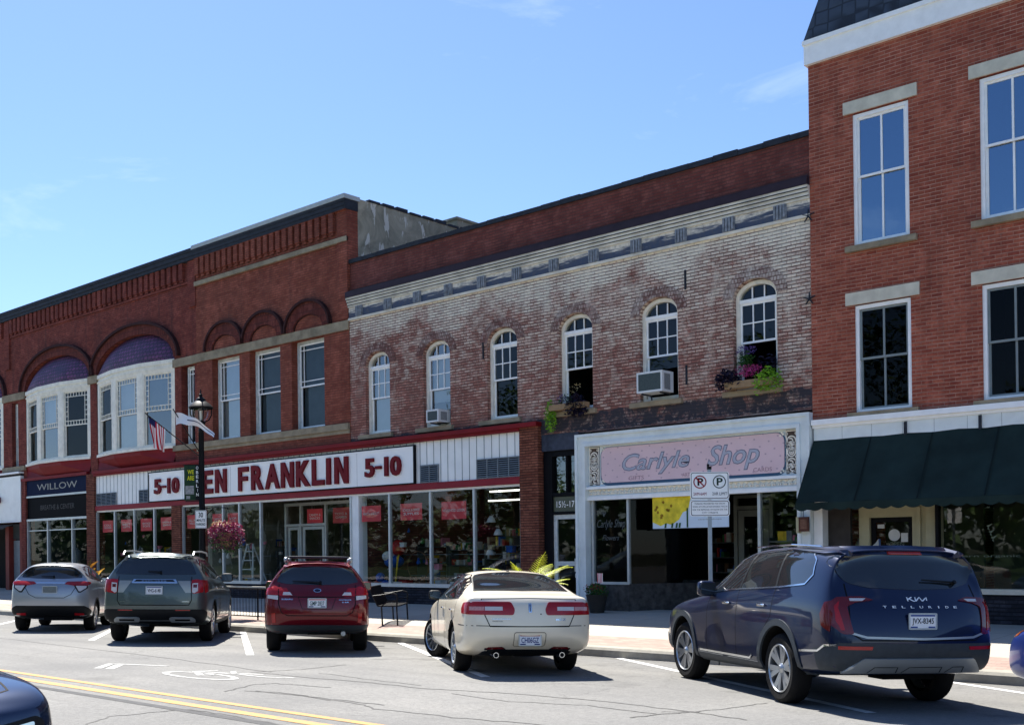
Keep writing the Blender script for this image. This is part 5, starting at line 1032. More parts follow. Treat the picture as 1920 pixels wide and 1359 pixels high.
# poles and flags (local frame: x along the picture, y away)
fp = thing('flag', LP + Vector((-.8, -.7, 4.5)), 'stars and stripes hanging from an angled black pole on the street lamp', 'flag', 'flags on the street lamp')
lpart(fp, 'flag_pole', BK, lambda m: m.cyl((0, 0, 4.14), (-1.44, 0, 5.31), .014, n=8))
FR = pm('flag_red', S(190, 30, 46), .7, .05); FW = pm('flag_white', S(235, 235, 235), .7, .04); FB = pm('flag_blue', S(30, 36, 80), .7, .05)
def usflag(m):
    nu, nv = 14, 14; a = Vector((-1.36, 0, 5.24)); b = Vector((-.92, 0, 4.88)); g = []
    for j in range(nv + 1):
        v = j / nv; row = []
        for i in range(nu + 1):
            u = i / nu; p = a.lerp(b, u); L = .80 - .22 * u
            row.append(p + Vector((.12 * v * (1 - u) - .02 * v + .03 * math.sin(u * 9 + v * 2) * v, .07 * math.sin(u * 12 + v) * (.3 + v), -L * v - .04 * math.sin(v * 3.1))))
        g.append(m.V(*row))
    for j in range(nv):
        for i in range(nu):
            m.face((g[j][i], g[j][i + 1], g[j + 1][i + 1], g[j + 1][i]), 2 if (i < 6 and j < 3) else (i // 1 + 0) % 2)
lpart(fp, 'flag_cloth', [FR, FW, FB], usflag, smooth=60, fixn=False)
f2 = thing('flag', LP + Vector((-.2, .5, 4.6)), 'white flag with a dark band blowing over the street lamp', 'flag', 'flags on the street lamp')
lpart(f2, 'flag_pole', BK, lambda m: m.cyl((0, 0, 4.2), (-.38, -1.1, 5.26), .013, n=8))
def wflag(m):
    nu, nv = 16, 8; g = []
    for j in range(nv + 1):
        v = j / nv; row = []
        for i in range(nu + 1):
            u = i / nu; x = -.36 + .84 * u; z = 5.26 - .02 * u - .48 * u ** 2.2 - v * (.30 - .20 * u); row.append((x, -1.0 + .5 * u + .06 * math.sin(u * 9 + v * 2), z - .08 + .02 * math.sin(u * 14)))
        g.append(m.V(*row))
    for j in range(nv):
        for i in range(nu): m.face((g[j][i], g[j][i + 1], g[j + 1][i + 1], g[j + 1][i]), 2 if j == 3 and i > 4 else 1)
lpart(f2, 'flag_cloth', [FR, FW, FB], wflag, smooth=60, fixn=False)
# ------------------------------------------------------------------ double parking sign on its post
PP = Vector((-9.47, -5.5, .17)); PR = Matrix.Translation(PP) @ Matrix.Rotation(YAW, 4, 'Z')
ps = thing('parking_sign', PP, 'two stacked white parking plates on a grey steel post beside the kerb', 'sign')
def pp(par, name, mat, fn, **k):
    m = M(); m.T = PR; fn(m); return m.build(name, mat, par, **k)
pp(ps, 'post', MT['metal'], lambda m: (m.box(-.03, .03, -.01, .0, 0, 3.0), m.box(-.03, -.02, 0, .03, 0, 3.0), m.box(.02, .03, 0, .03, 0, 3.0)))
pp(ps, 'post_cap', BK, lambda m: (m.box(-.035, .035, -.02, .03, 2.97, 3.02), m.cyl((-.02, 0, 3.02), (-.02, 0, 3.06), .02)))
Z1, Z0 = 2.93, 2.48; pp(ps, 'upper_plate', MT['signw'], lambda m: m.prism(rrect(-.32, .32, Z0, Z1, .04), -.02, -.012)); pp(ps, 'lower_plate', MT['signw'], lambda m: m.prism(rrect(-.325, .325, 2.20, 2.465, .04), -.02, -.012))
GD = pm('sign_dark', S(40, 60, 50), .5); SR = pm('sign_red', S(150, 26, 40), .5, .05)
pp(ps, 'border', pm('sign_grey', S(70, 72, 74), .5, .05), lambda m: [m.prism(rrect(-a, a, b, c, .035), -.0225, -.021, [rrect(-a + .01, a - .01, b + .01, c - .01, .03)[::-1]], back=False) for a, b, c in ((.308, Z0 + .012, Z1 - .012), (.312, 2.212, 2.453))])
def ringp(m, cx, cz, r, w_):
    m.prism([(cx + r * math.cos(i * math.pi / 14), cz + r * math.sin(i * math.pi / 14)) for i in range(28)], -.0235, -.021, [[(cx + (r - w_) * math.cos(-i * math.pi / 14), cz + (r - w_) * math.sin(-i * math.pi / 14)) for i in range(28)]], back=False)
m = M(); m.T = PR; ringp(m, -.16, 2.765, .108, .018); m.prism([(-.235, 2.83), (-.22, 2.845), (-.085, 2.70), (-.10, 2.685)], -.025, -.0236, back=False); m.build('red_ring', SR, ps)
m = M(); m.T = PR; ringp(m, .16, 2.765, .108, .015); put_text(m, 'P', .115, .215, 2.705, 2.83, -.024, .025); m.build('permit_symbol', GD, ps)
m = M(); m.T = PR; put_text(m, 'P', -.2, -.105, 2.705, 2.83, -.0233, .03); m.build('letter', pm('sign_ink', S(44, 22, 28), .5), ps)
m = M(); m.T = PR; put_text(m, '2AM-6AM', -.27, -.055, 2.545, 2.595, -.024, .0); m.build('red_lettering', SR, ps)
m = M(); m.T = PR; put_text(m, '2HR LIMIT', .04, .285, 2.545, 2.595, -.024, 0)
for i, (tx, w_) in enumerate((('PARKING PROHIBITED FOR SNOW', .25), ('WHEN ACCUMULATION EXCEEDS TWO IN', .285), ('FOR THE REMOVAL OF SNOW ON THE', .285), ('CITY STREETS', .13))): put_text(m, tx, -w_, w_, 2.395 - i * .05, 2.422 - i * .05, -.024, .0)
m.build('lettering', pm('sign_grey', S(70, 72, 74)), ps)
# ------------------------------------------------------------------ bench, railing, planters
BP = Vector((-18.25, -4.75, .2)); BR = Matrix.Translation(BP) @ Matrix.Rotation(rad(38), 4, 'Z')   # seat faces local +x, length along local y
be = thing('park_bench', BP, 'black metal slatted bench on the brick paving beside the kerb', 'bench')
def bp(name, fn):
    m = M(); m.T = BR; fn(m); return m.build(name, BK, be)
bp('seat', lambda m: [m.box(-.2, .28, y, y + .028, .42, .445) for y in [i * .06 - .0 for i in range(24)]])
bp('backrest', lambda m: [m.cyl((-.2, y + .014, .44), (-.38, y + .014, .86), .012, n=5) for y in [i * .06 for i in range(24)]] and m.cyl((-.38, 0, .86), (-.38, 1.42, .86), .016, n=6))
for y in (-.02, 1.44):
    bp('leg', lambda m: m.tube([(.26, y, 0), (.24, y, .42), (.26, y, .62)], .018, 8)); bp('leg', lambda m: m.tube([(-.08, y, 0), (-.10, y, .43)], .018, 8))
    bp('armrest', lambda m: m.tube([(-.30, y, .66), (-.1, y, .68), (.14, y, .72), (.24, y, .69), (.27, y, .6)], .016, 8)); bp('side_rail', lambda m: m.tube([(-.1, y, .43), (.02, y, .53), (.25, y, .56)], .014, 6))
ra = thing('metal_railing', (-22.9, -5, .2), 'low black railing with thin upright bars between the silver-grey and red cars', 'railing')
m = M()
for i in range(22): m.cyl((-24.1 + i * .13, -5, .28), (-24.1 + i * .13, -5, .97), .007, n=5)
m.build('upright_bar', BK, ra); m = M(); m.cyl((-24.15, -5, .97), (-21.3, -5, .97), .018, n=8); m.cyl((-24.15, -5, .28), (-21.3, -5, .28), .016, n=8); m.build('rail', BK, ra); m = M(); m.box(-24.2, -21.3, -5.04, -4.96, .985, 1.02); m.build('rail_sun_strip', MT['lime'], ra)  # pale strip on top stands in for sunlight on the black rail
for x in (-24.1, -22.7, -21.4): part(ra, 'leg', BK, lambda m: m.cyl((x, -5, .18), (x, -5, .97), .02, n=8))
YG = pm('lime_frond', S(206, 216, 66), .45, .3, 12)
def frond(m, base, az, L, lean, droop, wl, n=14):
    d = Vector((math.cos(az), math.sin(az), 0)); p = Vector(base); pts = []
    for i in range(n + 1):
        s_ = i / n; el = lean - droop * s_; pts.append(p.copy()); p += (d * math.cos(el) + Vector((0, 0, math.sin(el)))) * L / n
    side = Vector((-d.y, d.x, 0))
    m.tube(pts, .006, 4)
    for i in range(2, n + 1):
        s_ = i / n; w_ = wl * math.sin(math.pi * min(1, s_ * .9 + .1)) ** .6; t_ = (pts[i] - pts[i - 1]).normalized()
        for sg in (-1, 1):
            for k in (0, .5):
                q = pts[i - 1].lerp(pts[i], k); e = q + (side * sg * .8 + t_ * .7 + Vector((0, 0, -.15))).normalized() * w_; c = t_ * .010
                m.poly([q - c, q + c, e])
def palm(loc, lab, mat, n, L, wl, sd, pz=.75):
    t = thing('potted_palm', loc, lab, 'potted plant'); rr = random.Random(sd); b = Vector(loc)
    part(t, 'pot', pm('dark_pot', S(50, 48, 46), .6, .1, 4), lambda m: m.lathe([(0, 0), (.2, 0), (.3, .5), (.33, .55), (.3, .55), (.28, .5), (0, .48)], loc, 18), smooth=40)
    for i in range(n): part(t, 'frond', mat, lambda m: frond(m, b + Vector((0, 0, .5)), rr.uniform(0, 6.28), L * rr.uniform(.8, 1.15), rad(rr.uniform(62, 88)), rad(rr.uniform(50, 95)), wl), fixn=False)
palm((-14.15, -4.6, .2), 'feathery lime green palm in a pot behind the cream saloon car', YG, 15, 1.3, .27, 5)
t = thing('potted_canna', (-32.6, -4.5, .2), 'broad yellow-leaved canna in a pot behind the small silver car', 'potted plant'); rr = random.Random(8)
part(t, 'pot', pm('dark_pot', S(50, 48, 46)), lambda m: m.lathe([(0, 0), (.2, 0), (.3, .5), (.33, .55), (.3, .55), (.28, .5), (0, .48)], (-32.6, -4.5, .2), 18), smooth=40)
CA = pm('canna_leaf', S(214, 160, 34), .45, .4, 9); CB = pm('canna_bronze', S(70, 60, 30), .45, .3, 9)
for i in range(18):
    m = M(); az = rr.uniform(0, 6.28); q = rr.uniform(.05, .62); b0 = Vector((-32.6 + q * math.cos(az), -4.5 + q * math.sin(az) * .5, .75 + rr.uniform(0, .5))); d = Vector((math.cos(az) * .45, math.sin(az) * .3, 1)).normalized(); sd = d.cross(Vector((rr.gauss(0, 1), rr.gauss(0, 1), 0))).normalized(); L = rr.uniform(.45, .7); w_ = rr.uniform(.07, .12); c_l = []; c_r = []; mid = []
    for k in range(7):
        s_ = k / 6; p = b0 + d * L * s_ + Vector((math.cos(az), math.sin(az), -.6)) * .2 * s_ ** 2; ww_ = w_ * math.sin(math.pi * min(.98, s_ * .93 + .06)); mid.append(p); c_l.append(p + sd * ww_ + Vector((0, 0, .02))); c_r.append(p - sd * ww_ + Vector((0, 0, .02)))
    for k in range(6): m.poly([mid[k], mid[k + 1], c_l[k + 1], c_l[k]]); m.poly([mid[k], c_r[k], c_r[k + 1], mid[k + 1]])
    m.build('leaf', CB if i % 4 == 0 else CA, t, fixn=False)
part(t, 'stalk', DG, lambda m: [m.cyl((-32.6 + a, -4.5, .6), (-32.6 + a * 3, -4.5, 1.2), .015, n=6) for a in (-.12, -.04, .05, .13)])
t = thing('flower_pot', (-15.55, -.55, .36), 'dark pot of red flowers with a tiny flag beside the pink-signed shop', 'flower pot')
part(t, 'pot', pm('dark_pot', S(50, 48, 46)), lambda m: m.lathe([(0, 0), (.17, 0), (.25, .38), (.27, .42), (.22, .42)], (-15.55, -.55, .36), 18), smooth=40); part(t, 'foliage', DG, cl((-15.55, -.55, .9), (.3, .25, .16), 380, .08, 21, .1), fixn=False); part(t, 'red_flowers', pm('red_petal', S(150, 20, 30), .5, .3, 30), cl((-15.62, -.6, .92), (.28, .22, .14), 120, .05, 22), fixn=False)
part(t, 'tiny_flag', [FR, FW], lambda m: [m.poly([(-15.5 + i * .02, -.6, 1.28 - .24 * 0), (-15.48 + i * .02, -.6, 1.28), (-15.47 + i * .02, -.6, 1.05), (-15.49 + i * .02, -.6, 1.05)], i % 2) for i in range(8)], fixn=False)
# ------------------------------------------------------------------ trees on the green across the road (seen in the glass)
bark = pm('bark', S(88, 74, 60), .9, .3, 4, .5); LF = NT('summer_leaf'); n_ = LF.noise(LF.objc(), .9, 4); LF.link(LF.mix(LF.rng(n_, .35, .65), S(44, 74, 26), S(92, 124, 44)), LF.b.inputs['Base Color']); setb(LF.b, Roughness=.6)
def tree(loc, h, r, sd, lab):
    t = thing('tree', loc, lab, 'tree', 'trees across the road'); rr = random.Random(sd); b = Vector(loc)
    def tk(m):
        m.cyl(b, b + Vector((0, 0, h * .45)), .32, .2, 10, False); 
        for i in range(7):
            a = i * .9 + rr.random(); m.cyl(b + Vector((0, 0, h * (.25 + .03 * i))), b + Vector((math.cos(a) * r * .6, math.sin(a) * r * .6, h * (.5 + .05 * i))), .12, .04, 6, False)
    part(t, 'trunk', bark, tk)
    def cr_(m):
        for _ in range(26):
            a = rr.uniform(0, 6.28); q = rr.random() ** .5 * r * .8; zz = rr.uniform(.32, .92) * h; sc_ = 1 - abs(zz / h - .55) * .9
            clump(m, b + Vector((math.cos(a) * q * sc_, math.sin(a) * q * sc_, zz)), (r * .32, r * .32, h * .09), 130, .42, rr, 0)
    part(t, 'crown', LF.m, cr_, fixn=False)
for k, (x, y, h, r) in enumerate(((-50, -36, 15, 6), (-41, -35, 15.5, 6), (-31.5, -36, 15, 5.6), (-23, -35, 14, 5.4), (-14, -37, 12, 5))):
    tree((x, y, .25), h, r, 50 + k, 'broad leafy tree on the green across the road, reflected in the windows')
m = M(); rw = random.Random(77)
for i in range(90):
    x = -150 + i * 2.0; clump(m, (x, -52 + rw.uniform(-2, 2), rw.uniform(2.2, 4.5)), (2.6, 1.8, 4.2), 120, 1.5, rw)
o = m.build('unseen_wood', LF.m, None, fixn=False); tag(o, 'unseen band of woodland added beyond the green to darken the window reflections', 'woodland', kind='stuff')  # added out of view so the shop glass reflects a dark band
# ------------------------------------------------------------------ cars
def lerp_pts(pts, y):
    if y <= pts[0][0]: return pts[0][1]
    for (a, va), (b, vb) in zip(pts[:-1], pts[1:]):
        if y <= b: return va + (vb - va) * (y - a) / (b - a)
    return pts[-1][1]
def paint(name, col, met=.5, rough=.32):
    t = NT(name); n = t.noise(t.objc(), 2.5, 5, .6); t.link(t.mix(t.rng(n, .4, .75, 0, .18), col, tuple(min(1, c * .85 + .003) for c in col)), t.b.inputs['Base Color'])
    setb(t.b, Roughness=rough, Metallic=met, Coat_Weight=.75, Coat_Roughness=.025, Specular_IOR_Level=.15); return t.m
CG = NT('car_glass'); n_ = CG.noise(CG.objc(), 2, 3); CG.link(CG.mix(n_, (.008, .010, .012), (.02, .024, .028)), CG.b.inputs['Base Color']); setb(CG.b, Roughness=.02, IOR=1.6, Coat_Weight=.3, Coat_Roughness=.01); CG = CG.m
TY = pm('tyre_rubber', S(20, 20, 21), .8, .2, 8, .3, dirt=.2); RIM = pm('alloy_rim', S(182, 186, 190), .28, .06, 6, metallic=.8); RIMD = pm('dark_alloy', S(90, 92, 96), .3, .08, 6, metallic=.8)
PLA = pm('black_plastic', S(20, 22, 25), .55, .15, 14, .05); PLG = pm('grey_plastic', S(54, 60, 66), .5, .12, 14, .05); SEAM = pm('panel_gap', S(10, 10, 12), .8, .1); CHR = pm('chrome', S(215, 218, 222), .12, .03, 5, metallic=1.); SIL = pm('satin_silver', S(165, 170, 172), .35, .05, 5, metallic=.5)
def lens(name, col, r=.08):
    t = NT(name); v = t.noise(t.objc(), 60, 2); t.link(t.mix(t.rng(v, .4, .6, 0, .15), col, tuple(c * .55 for c in col)), t.b.inputs['Base Color']); setb(t.b, Roughness=r, Coat_Weight=.35, Coat_Roughness=.02, IOR=1.45); return t.m
LRED = lens('tail_lens_red', S(158, 0, 8), .25); LDR = lens('tail_lens_dark_red', S(96, 8, 16)); LCL = lens('clear_lens', S(200, 196, 196)); LOR = lens('amber_lens', S(220, 110, 40)); LRR = lens('reflector_red', S(160, 20, 26))
PLT = pm('plate_white', S(222, 224, 228), .5, .04, 8); PLI = pm('plate_ink', S(30, 34, 60), .5); UND = pm('underbody', S(12, 12, 13), .85, .3, 4, .2)
class Car:
    def __init__(s, name, label, loc, yaw, sp):
        s.sp = sp; X, Y = loc; Fv = Vector((-math.sin(yaw), math.cos(yaw), 0)); Rv = Vector((math.cos(yaw), math.sin(yaw), 0))
        sl_ = .032 if Y > -14.6 else -.032
        Fv.z = -sl_ * Fv.y; Rv.z = -sl_ * Rv.y; Fv.normalize(); Rv = (Rv - Fv * Rv.dot(Fv)).normalized(); U = Rv.cross(Fv)
        s.t = thing('parked_car', (X, Y, gz(Y)), label, 'car', None); ORG[s.t.name] = Vector((0, 0, 0))
        s.t.rotation_euler = Matrix(((Rv.x, Fv.x, U.x), (Rv.y, Fv.y, U.y), (Rv.z, Fv.z, U.z))).to_euler()
        s.body()
    def ring(s, y, yo=None):
        sp = s.sp; g = lambda k: lerp_pts(sp[k], y); zb, w, zs, zt, wt = g('zb'), g('w'), g('zs'), g('zt'), g('wt')
        hgt = zt - zs; zg = zs + min(.10, hgt * .35); cab = hgt > .22
        ws = w * .985; wg = (w * .955) if cab else (ws + (wt - ws) * .35)
        r = [(0, zb), (.55 * w, zb), (.93 * w, zb + .015), (w * .995, zb + .13), (w, zb + .5 * (zs - zb)), (ws, zs - .01), (wg, zg), (wt + .03 if cab else wt + .04, zt - (.10 if cab else .02)), (wt * .72, zt - (.015 if cab else .006)), (0, zt)]
        if cab: r[7] = (wt + .02, zt - .075)
        yo = yo or [0] * 10
        return [(x, y + o, z) for (x, z), o in zip(r, yo)]
    def body(s):
        sp = s.sp; bm = bmesh.new(); rows = []
        for i, y in enumerate(sp['ys']):
            yo = sp['rear'] if i == 0 else (sp['front'] if i == len(sp['ys']) - 1 else None)
            R = s.ring(y, yo); full = [bm.verts.new(p) for p in R]; L = [full[0]] + [bm.verts.new((-p[0], p[1], p[2])) for p in R[1:9]] + [full[9]]
            rows.append((full, L))
        for (A, AL), (B, BL) in zip(rows[:-1], rows[1:]):
            for j in range(9): bm.faces.new((A[j], B[j], B[j + 1], A[j + 1])); bm.faces.new((AL[j + 1], BL[j + 1], BL[j], AL[j]))
        for k, sg in ((0, -1), (-1, 1)):
            R, L = rows[k]; bl = sp['bulge'][0 if k == 0 else 1]
            prev = [L[2], L[1], R[0], R[1], R[2]]
            for j in range(3, 7):
                p = R[j].co; b_ = bl if isinstance(bl, (int, float)) else bl[j - 3]
                mid = [bm.verts.new((sx * p.x * .58, p.y + sg * b_ * .8, p.z)) for sx in (-1, 1)]; cc = bm.verts.new((0, p.y + sg * b_, p.z))
                cur = [L[j], mid[0], cc, mid[1], R[j]]
                for i in range(4): bm.faces.new((prev[i], prev[i + 1], cur[i + 1], cur[i]))
                prev = cur
            cur = [L[7], L[8], R[9], R[8], R[7]]
            for i in range(4): bm.faces.new((prev[i], prev[i + 1], cur[i + 1], cur[i]))
        bmesh.ops.recalc_face_normals(bm, faces=bm.faces)
        me = bpy.data.meshes.new('c'); bm.to_mesh(me); bm.free(); ob = bpy.data.objects.new('c', me); C.objects.link(ob)
        md = ob.modifiers.new('s', 'SUBSURF'); md.levels = md.render_levels = 3
        dg = bpy.context.evaluated_depsgraph_get(); e = ob.evaluated_get(dg); sm = bpy.data.meshes.new_from_object(e); bpy.data.objects.remove(ob)
        s.bvh = BVHTree.FromPolygons([v.co.copy() for v in sm.vertices], [tuple(p.vertices) for p in sm.polygons])
        ob = bpy.data.objects.new('body', sm); C.objects.link(ob); sm.materials.clear(); sm.materials.append(sp['paint']); sm.materials.append(UND)
        cut = M(); r = sp['r'] + sp.get('gap', .06)
        for y in (0, sp['wb']):
            for sx in (-1, 1):
                w = sp['W']; cut.cyl((sx * (w - .34), y, sp['r'] + .02), (sx * (w + .3), y, sp['r'] + .02), r, n=40)
        co = cut.build('cut', [UND, UND]); co.location = (0, 0, 0)
        for p_ in co.data.polygons: p_.material_index = 1
        for v in co.data.vertices: v.co += ORG[co.name]
        md = ob.modifiers.new('b', 'BOOLEAN'); md.object = co; md.solver = 'EXACT'; md.operation = 'DIFFERENCE'
        dg = bpy.context.evaluated_depsgraph_get(); fm = bpy.data.meshes.new_from_object(ob.evaluated_get(dg)); ob.modifiers.clear(); ob.data = fm
        bpy.data.objects.remove(co)
        while len(fm.materials) < 2: fm.materials.append(UND)
        fm.materials[0] = sp['paint']; fm.materials[1] = UND
        fm.polygons.foreach_set('use_smooth', [True] * len(fm.polygons))
        try: fm.set_sharp_from_angle(angle=rad(40))
        except Exception: pass
        ob.parent = s.t; s.b = ob; ORG[ob.name] = Vector((0, 0, 0))
        m = M(); w = sp['W']; m.box(-w + .36, w - .36, -.5, sp['wb'] + .5, sp['zb'][0][1] - .06, sp['zb'][0][1] + .15); m.cyl((-w + .3, 0, sp['r']), (w - .3, 0, sp['r']), .05, n=8)
        m.box(-.15, .45, -.75, -.45, sp['zb'][0][1] - .1, sp['zb'][0][1] + .05)
        s.add('underbody', UND, m)
    def add(s, name, mat, m, par=None, **k):
        return m.build(name, mat, par or s.t, local=True, **k)
    def cast(s, view, a, b):
        if view == 'rear': o, d = Vector((a, -8, b)), Vector((0, 1, 0))
        elif view == 'front': o, d = Vector((a, 9, b)), Vector((0, -1, 0))
        elif view == 'left': o, d = Vector((-6, a, b)), Vector((1, 0, 0))
        elif view == 'right': o, d = Vector((6, a, b)), Vector((-1, 0, 0))
        elif view == 'top': o, d = Vector((a, b, 6)), Vector((0, 0, -1))
        elif view in ('wrap', 'wrapf'):
            yc = -.1 if view == 'wrap' else s.sp['wb'] + .2; sg = -1 if view == 'wrap' else 1
            dr = Vector((math.sin(rad(a)), sg * math.cos(rad(a)), 0)); o = Vector((0, yc, b)) + dr * 6; d = -dr
        h = s.bvh.ray_cast(o, d)
        if h[0] is None:
            p = o + d * ((o - Vector((0, 0, b))).length - .9 if view in ('left', 'right') else 6.9); h = s.bvh.find_nearest(p)
        n = h[1]
        if n.dot(d) > 0: n = -n
        return h[0], n
    def patch(s, name, mat, view, poly, off=.003, par=None, g=.05, th=.012, rounded=0, sm=50):
        """panel or lens laid on the body surface inside an outline given in metres"""
        if rounded:
            q = []
            n = len(poly)
            for i in range(n):
                a, b, c = Vector(poly[i - 1]), Vector(poly[i]), Vector(poly[(i + 1) % n]); d1 = (a - b); d2 = (c - b); r1 = min(rounded, d1.length * .45) ; r2 = min(rounded, d2.length * .45)
                p1 = b + d1.normalized() * r1; p2 = b + d2.normalized() * r2
                for t_ in (0, .25, .5, .75, 1): q.append(tuple(p1.lerp(b, t_).lerp(b.lerp(p2, t_), t_)))
            poly = q
        sc_ = 57. if view in ('wrap', 'wrapf') else 1.; P = []
        n = len(poly)
        for i in range(n):
            a, b = poly[i], poly[(i + 1) % n]; L = math.hypot((b[0] - a[0]) / sc_, b[1] - a[1]); k = max(1, int(L / g))
            for j in range(k): P.append(((a[0] + (b[0] - a[0]) * j / k) / sc_, a[1] + (b[1] - a[1]) * j / k))
        nb = len(P); xs = [p[0] for p in P]; zs = [p[1] for p in P]; x = min(xs) + g / 2
        def inside(px, pz):
            c = False
            for i in range(nb):
                (x1, z1), (x2, z2) = P[i], P[(i + 1) % nb]
                if (z1 > pz) != (z2 > pz) and px < (x2 - x1) * (pz - z1) / (z2 - z1) + x1: c = not c
            return c
        def dmin(px, pz): return min((px - p[0]) ** 2 + (pz - p[1]) ** 2 for p in P[:nb])
        ext = []
        while x < max(xs):
            z = min(zs) + g / 2
            while z < max(zs):
                if inside(x, z) and dmin(x, z) > (g * .4) ** 2: ext.append((x, z))
                z += g
            x += g
        V2 = [Vector(p) for p in P + ext]
        r = delaunay_2d_cdt(V2, [(i, (i + 1) % nb) for i in range(nb)], [], 1, 1e-6)
        vs_, ed, fs = r[0], r[1], r[2]
        fs = [f for f in fs if inside(sum(vs_[i].x for i in f) / len(f), sum(vs_[i].y for i in f) / len(f))]
        m = M(); A = []; B = []
        for v in vs_:
            p, nn = s.cast(view, v.x * sc_, v.y); A.append(m.V(p + nn * off)[0]); B.append(m.V(p - nn * th)[0])
        for f in fs: m.face([A[i] for i in f])
        from collections import Counter
        cnt = Counter(); 
        for f in fs:
            for i in range(len(f)): cnt[tuple(sorted((f[i], f[(i + 1) % len(f)])))] += 1
        for (i, j), c in cnt.items():
            if c == 1: m.face((A[i], A[j], B[j], B[i]))
        return s.add(name, mat, m, par, smooth=sm)
    def seam(s, view, pts, w=.012, mat=None, name='panel_gap', off=.0015, par=None, g=.06):
        m = M(); sc_ = 57. if view in ('wrap', 'wrapf') else 1.; Q = []
        for a, b in zip(pts[:-1], pts[1:]):
            k = max(1, int(math.hypot((b[0] - a[0]) / sc_, b[1] - a[1]) / g))
            for j in range(k): Q.append((a[0] + (b[0] - a[0]) * j / k, a[1] + (b[1] - a[1]) * j / k))
        Q.append(pts[-1]); W3 = []
        for q in Q: W3.append(s.cast(view, *q))
        L, R = [], []
        for i, (p, n) in enumerate(W3):
            d = (W3[min(i + 1, len(W3) - 1)][0] - W3[max(i - 1, 0)][0]); t_ = n.cross(d); t_ = t_.normalized() * w / 2 if t_.length > 1e-9 else Vector((0, 0, w / 2))
            L.append(m.V(p + n * off + t_)[0]); R.append(m.V(p + n * off - t_)[0])
        for i in range(len(W3) - 1): m.face((L[i], L[i + 1], R[i + 1], R[i]))
        return s.add(name, mat or SEAM, m, par, fixn=False)
    def wheel(s, x, y, steer=0., style='five', dark=False):
        sp = s.sp; r = sp['r']; sx = 1 if x > 0 else -1; tw = .12
        T = Matrix.Translation((x - sx * .125, y, r)) @ Matrix.Rotation(steer, 4, 'Z')
        m = M(); m.T = T; k = .70
        m.lathe([(r * k, -tw + .01), (r * .88, -tw), (r * .965, -tw + .02), (r, -tw + .045), (r, tw - .045), (r * .965, tw - .02), (r * .88, tw), (r * k, tw - .01)], n=40, axis='x')
        t = s.add('wheel', TY, m, smooth=35); o = sx
        m = M(); m.T = T
        m.lathe([(r * k, o * .11), (r * k * .97, o * .118), (r * k * .93, o * .105), (r * k * .9, o * .03), (r * k * .9, -o * .1)], n=36, axis='x')
        ns = {'five': 5, 'seven': 7, 'ten': 10, 'six': 6, 'nine': 9}[style]; wsp = {5: .055, 6: .085, 7: .036, 9: .028, 10: .022}[ns]
        for i in range(ns):
            a = 2 * math.pi * i / ns + .3; ca, sa = math.cos(a), math.sin(a); R_ = r * k * .94
            for dbl in ((-1, 1) if ns <= 6 else (0,)):
                off = dbl * wsp * .55; p0 = Vector((o * .085, ca * .04 - sa * off * .5, sa * .04 + ca * off * .5)); p1 = Vector((o * .108, ca * R_ - sa * off * 1.9, sa * R_ + ca * off * 1.9)); tn = Vector((0, -sa, ca)) * (wsp * .42 if dbl else wsp * .6); dp = Vector((-o * .03, 0, 0))
                ids = m.V(p0 - tn * .8, p0 + tn * .8, p1 + tn, p1 - tn, p0 - tn * .8 + dp, p0 + tn * .8 + dp, p1 + tn + dp, p1 - tn + dp)
                for q in ((0, 1, 2, 3), (0, 4, 5, 1), (1, 5, 6, 2), (3, 2, 6, 7), (0, 3, 7, 4)): m.face([ids[j] for j in q])
        m.lathe([(.0, o * .112), (.03, o * .112), (.04, o * .10), (.055, o * .09), (.06, o * .05)], n=16, axis='x')
        s.add('rim', RIMD if dark else RIM, m, t, smooth=30)
        m = M(); m.T = T; m.lathe([(r * k * .9, o * .02), (0.01, o * .02)], n=24, axis='x'); s.add('brake_disc', UND, m, t)
    def blob(s, name, mat, c, size, e=.5, T=None, par=None, n=10):
        m = M(); m.T = T; f = lambda v, p: math.copysign(abs(v) ** p, v); g = []
        for j in range(n + 1):
            th_ = -math.pi / 2 + math.pi * j / n; row = []
            for i in range(n * 2):
                ph = 2 * math.pi * i / (n * 2); row.append((c[0] + size[0] / 2 * f(math.cos(th_), e) * f(math.cos(ph), e), c[1] + size[1] / 2 * f(math.cos(th_), e) * f(math.sin(ph), e), c[2] + size[2] / 2 * f(math.sin(th_), e)))
            g.append(m.V(*row))
        for j in range(n):
            for i in range(n * 2): m.face((g[j][i], g[j][(i + 1) % (n * 2)], g[j + 1][(i + 1) % (n * 2)], g[j + 1][i]))
        return s.add(name, mat, m, par, smooth=60)
    def mirror(s, sx, y, z, w, mat, size=(.22, .12, .17)):
        x = sx * (w + .10); b = s.blob('side_mirror', mat, (x, y, z), size, .55); s.blob('mirror_arm', PLA, (sx * (w - .0), y + .02, z - .07), (.16, .06, .05), .6, par=b)
        m = M(); m.prism(rrect(x - size[0] * .42, x + size[0] * .42, z - size[2] * .38, z + size[2] * .38, .03), y - size[1] / 2 - .004, y - size[1] / 2 + .02); s.add('mirror_glass', CG, m, b)
    def plate(s, x, z, txt, ink=PLI, w=.305, h=.152, tilt=0., base=PLT, top=None, bottom=None):
        p, n = s.cast('rear', x, z); y = p.y - .016; m = M(); m.prism(rrect(x - w / 2, x + w / 2, z - h / 2, z + h / 2, .012), y - .004, y + .004); t = s.add('licence_plate', base, m)
        m = M(); m.prism(rrect(x - w / 2 - .008, x + w / 2 + .008, z - h / 2 - .008, z + h / 2 + .008, .014), y - .007, y + .008, [rrect(x - w / 2 + .008, x + w / 2 - .008, z - h / 2 + .008, z + h / 2 - .008, .008)[::-1]]); s.add('plate_frame', SIL, m, t)
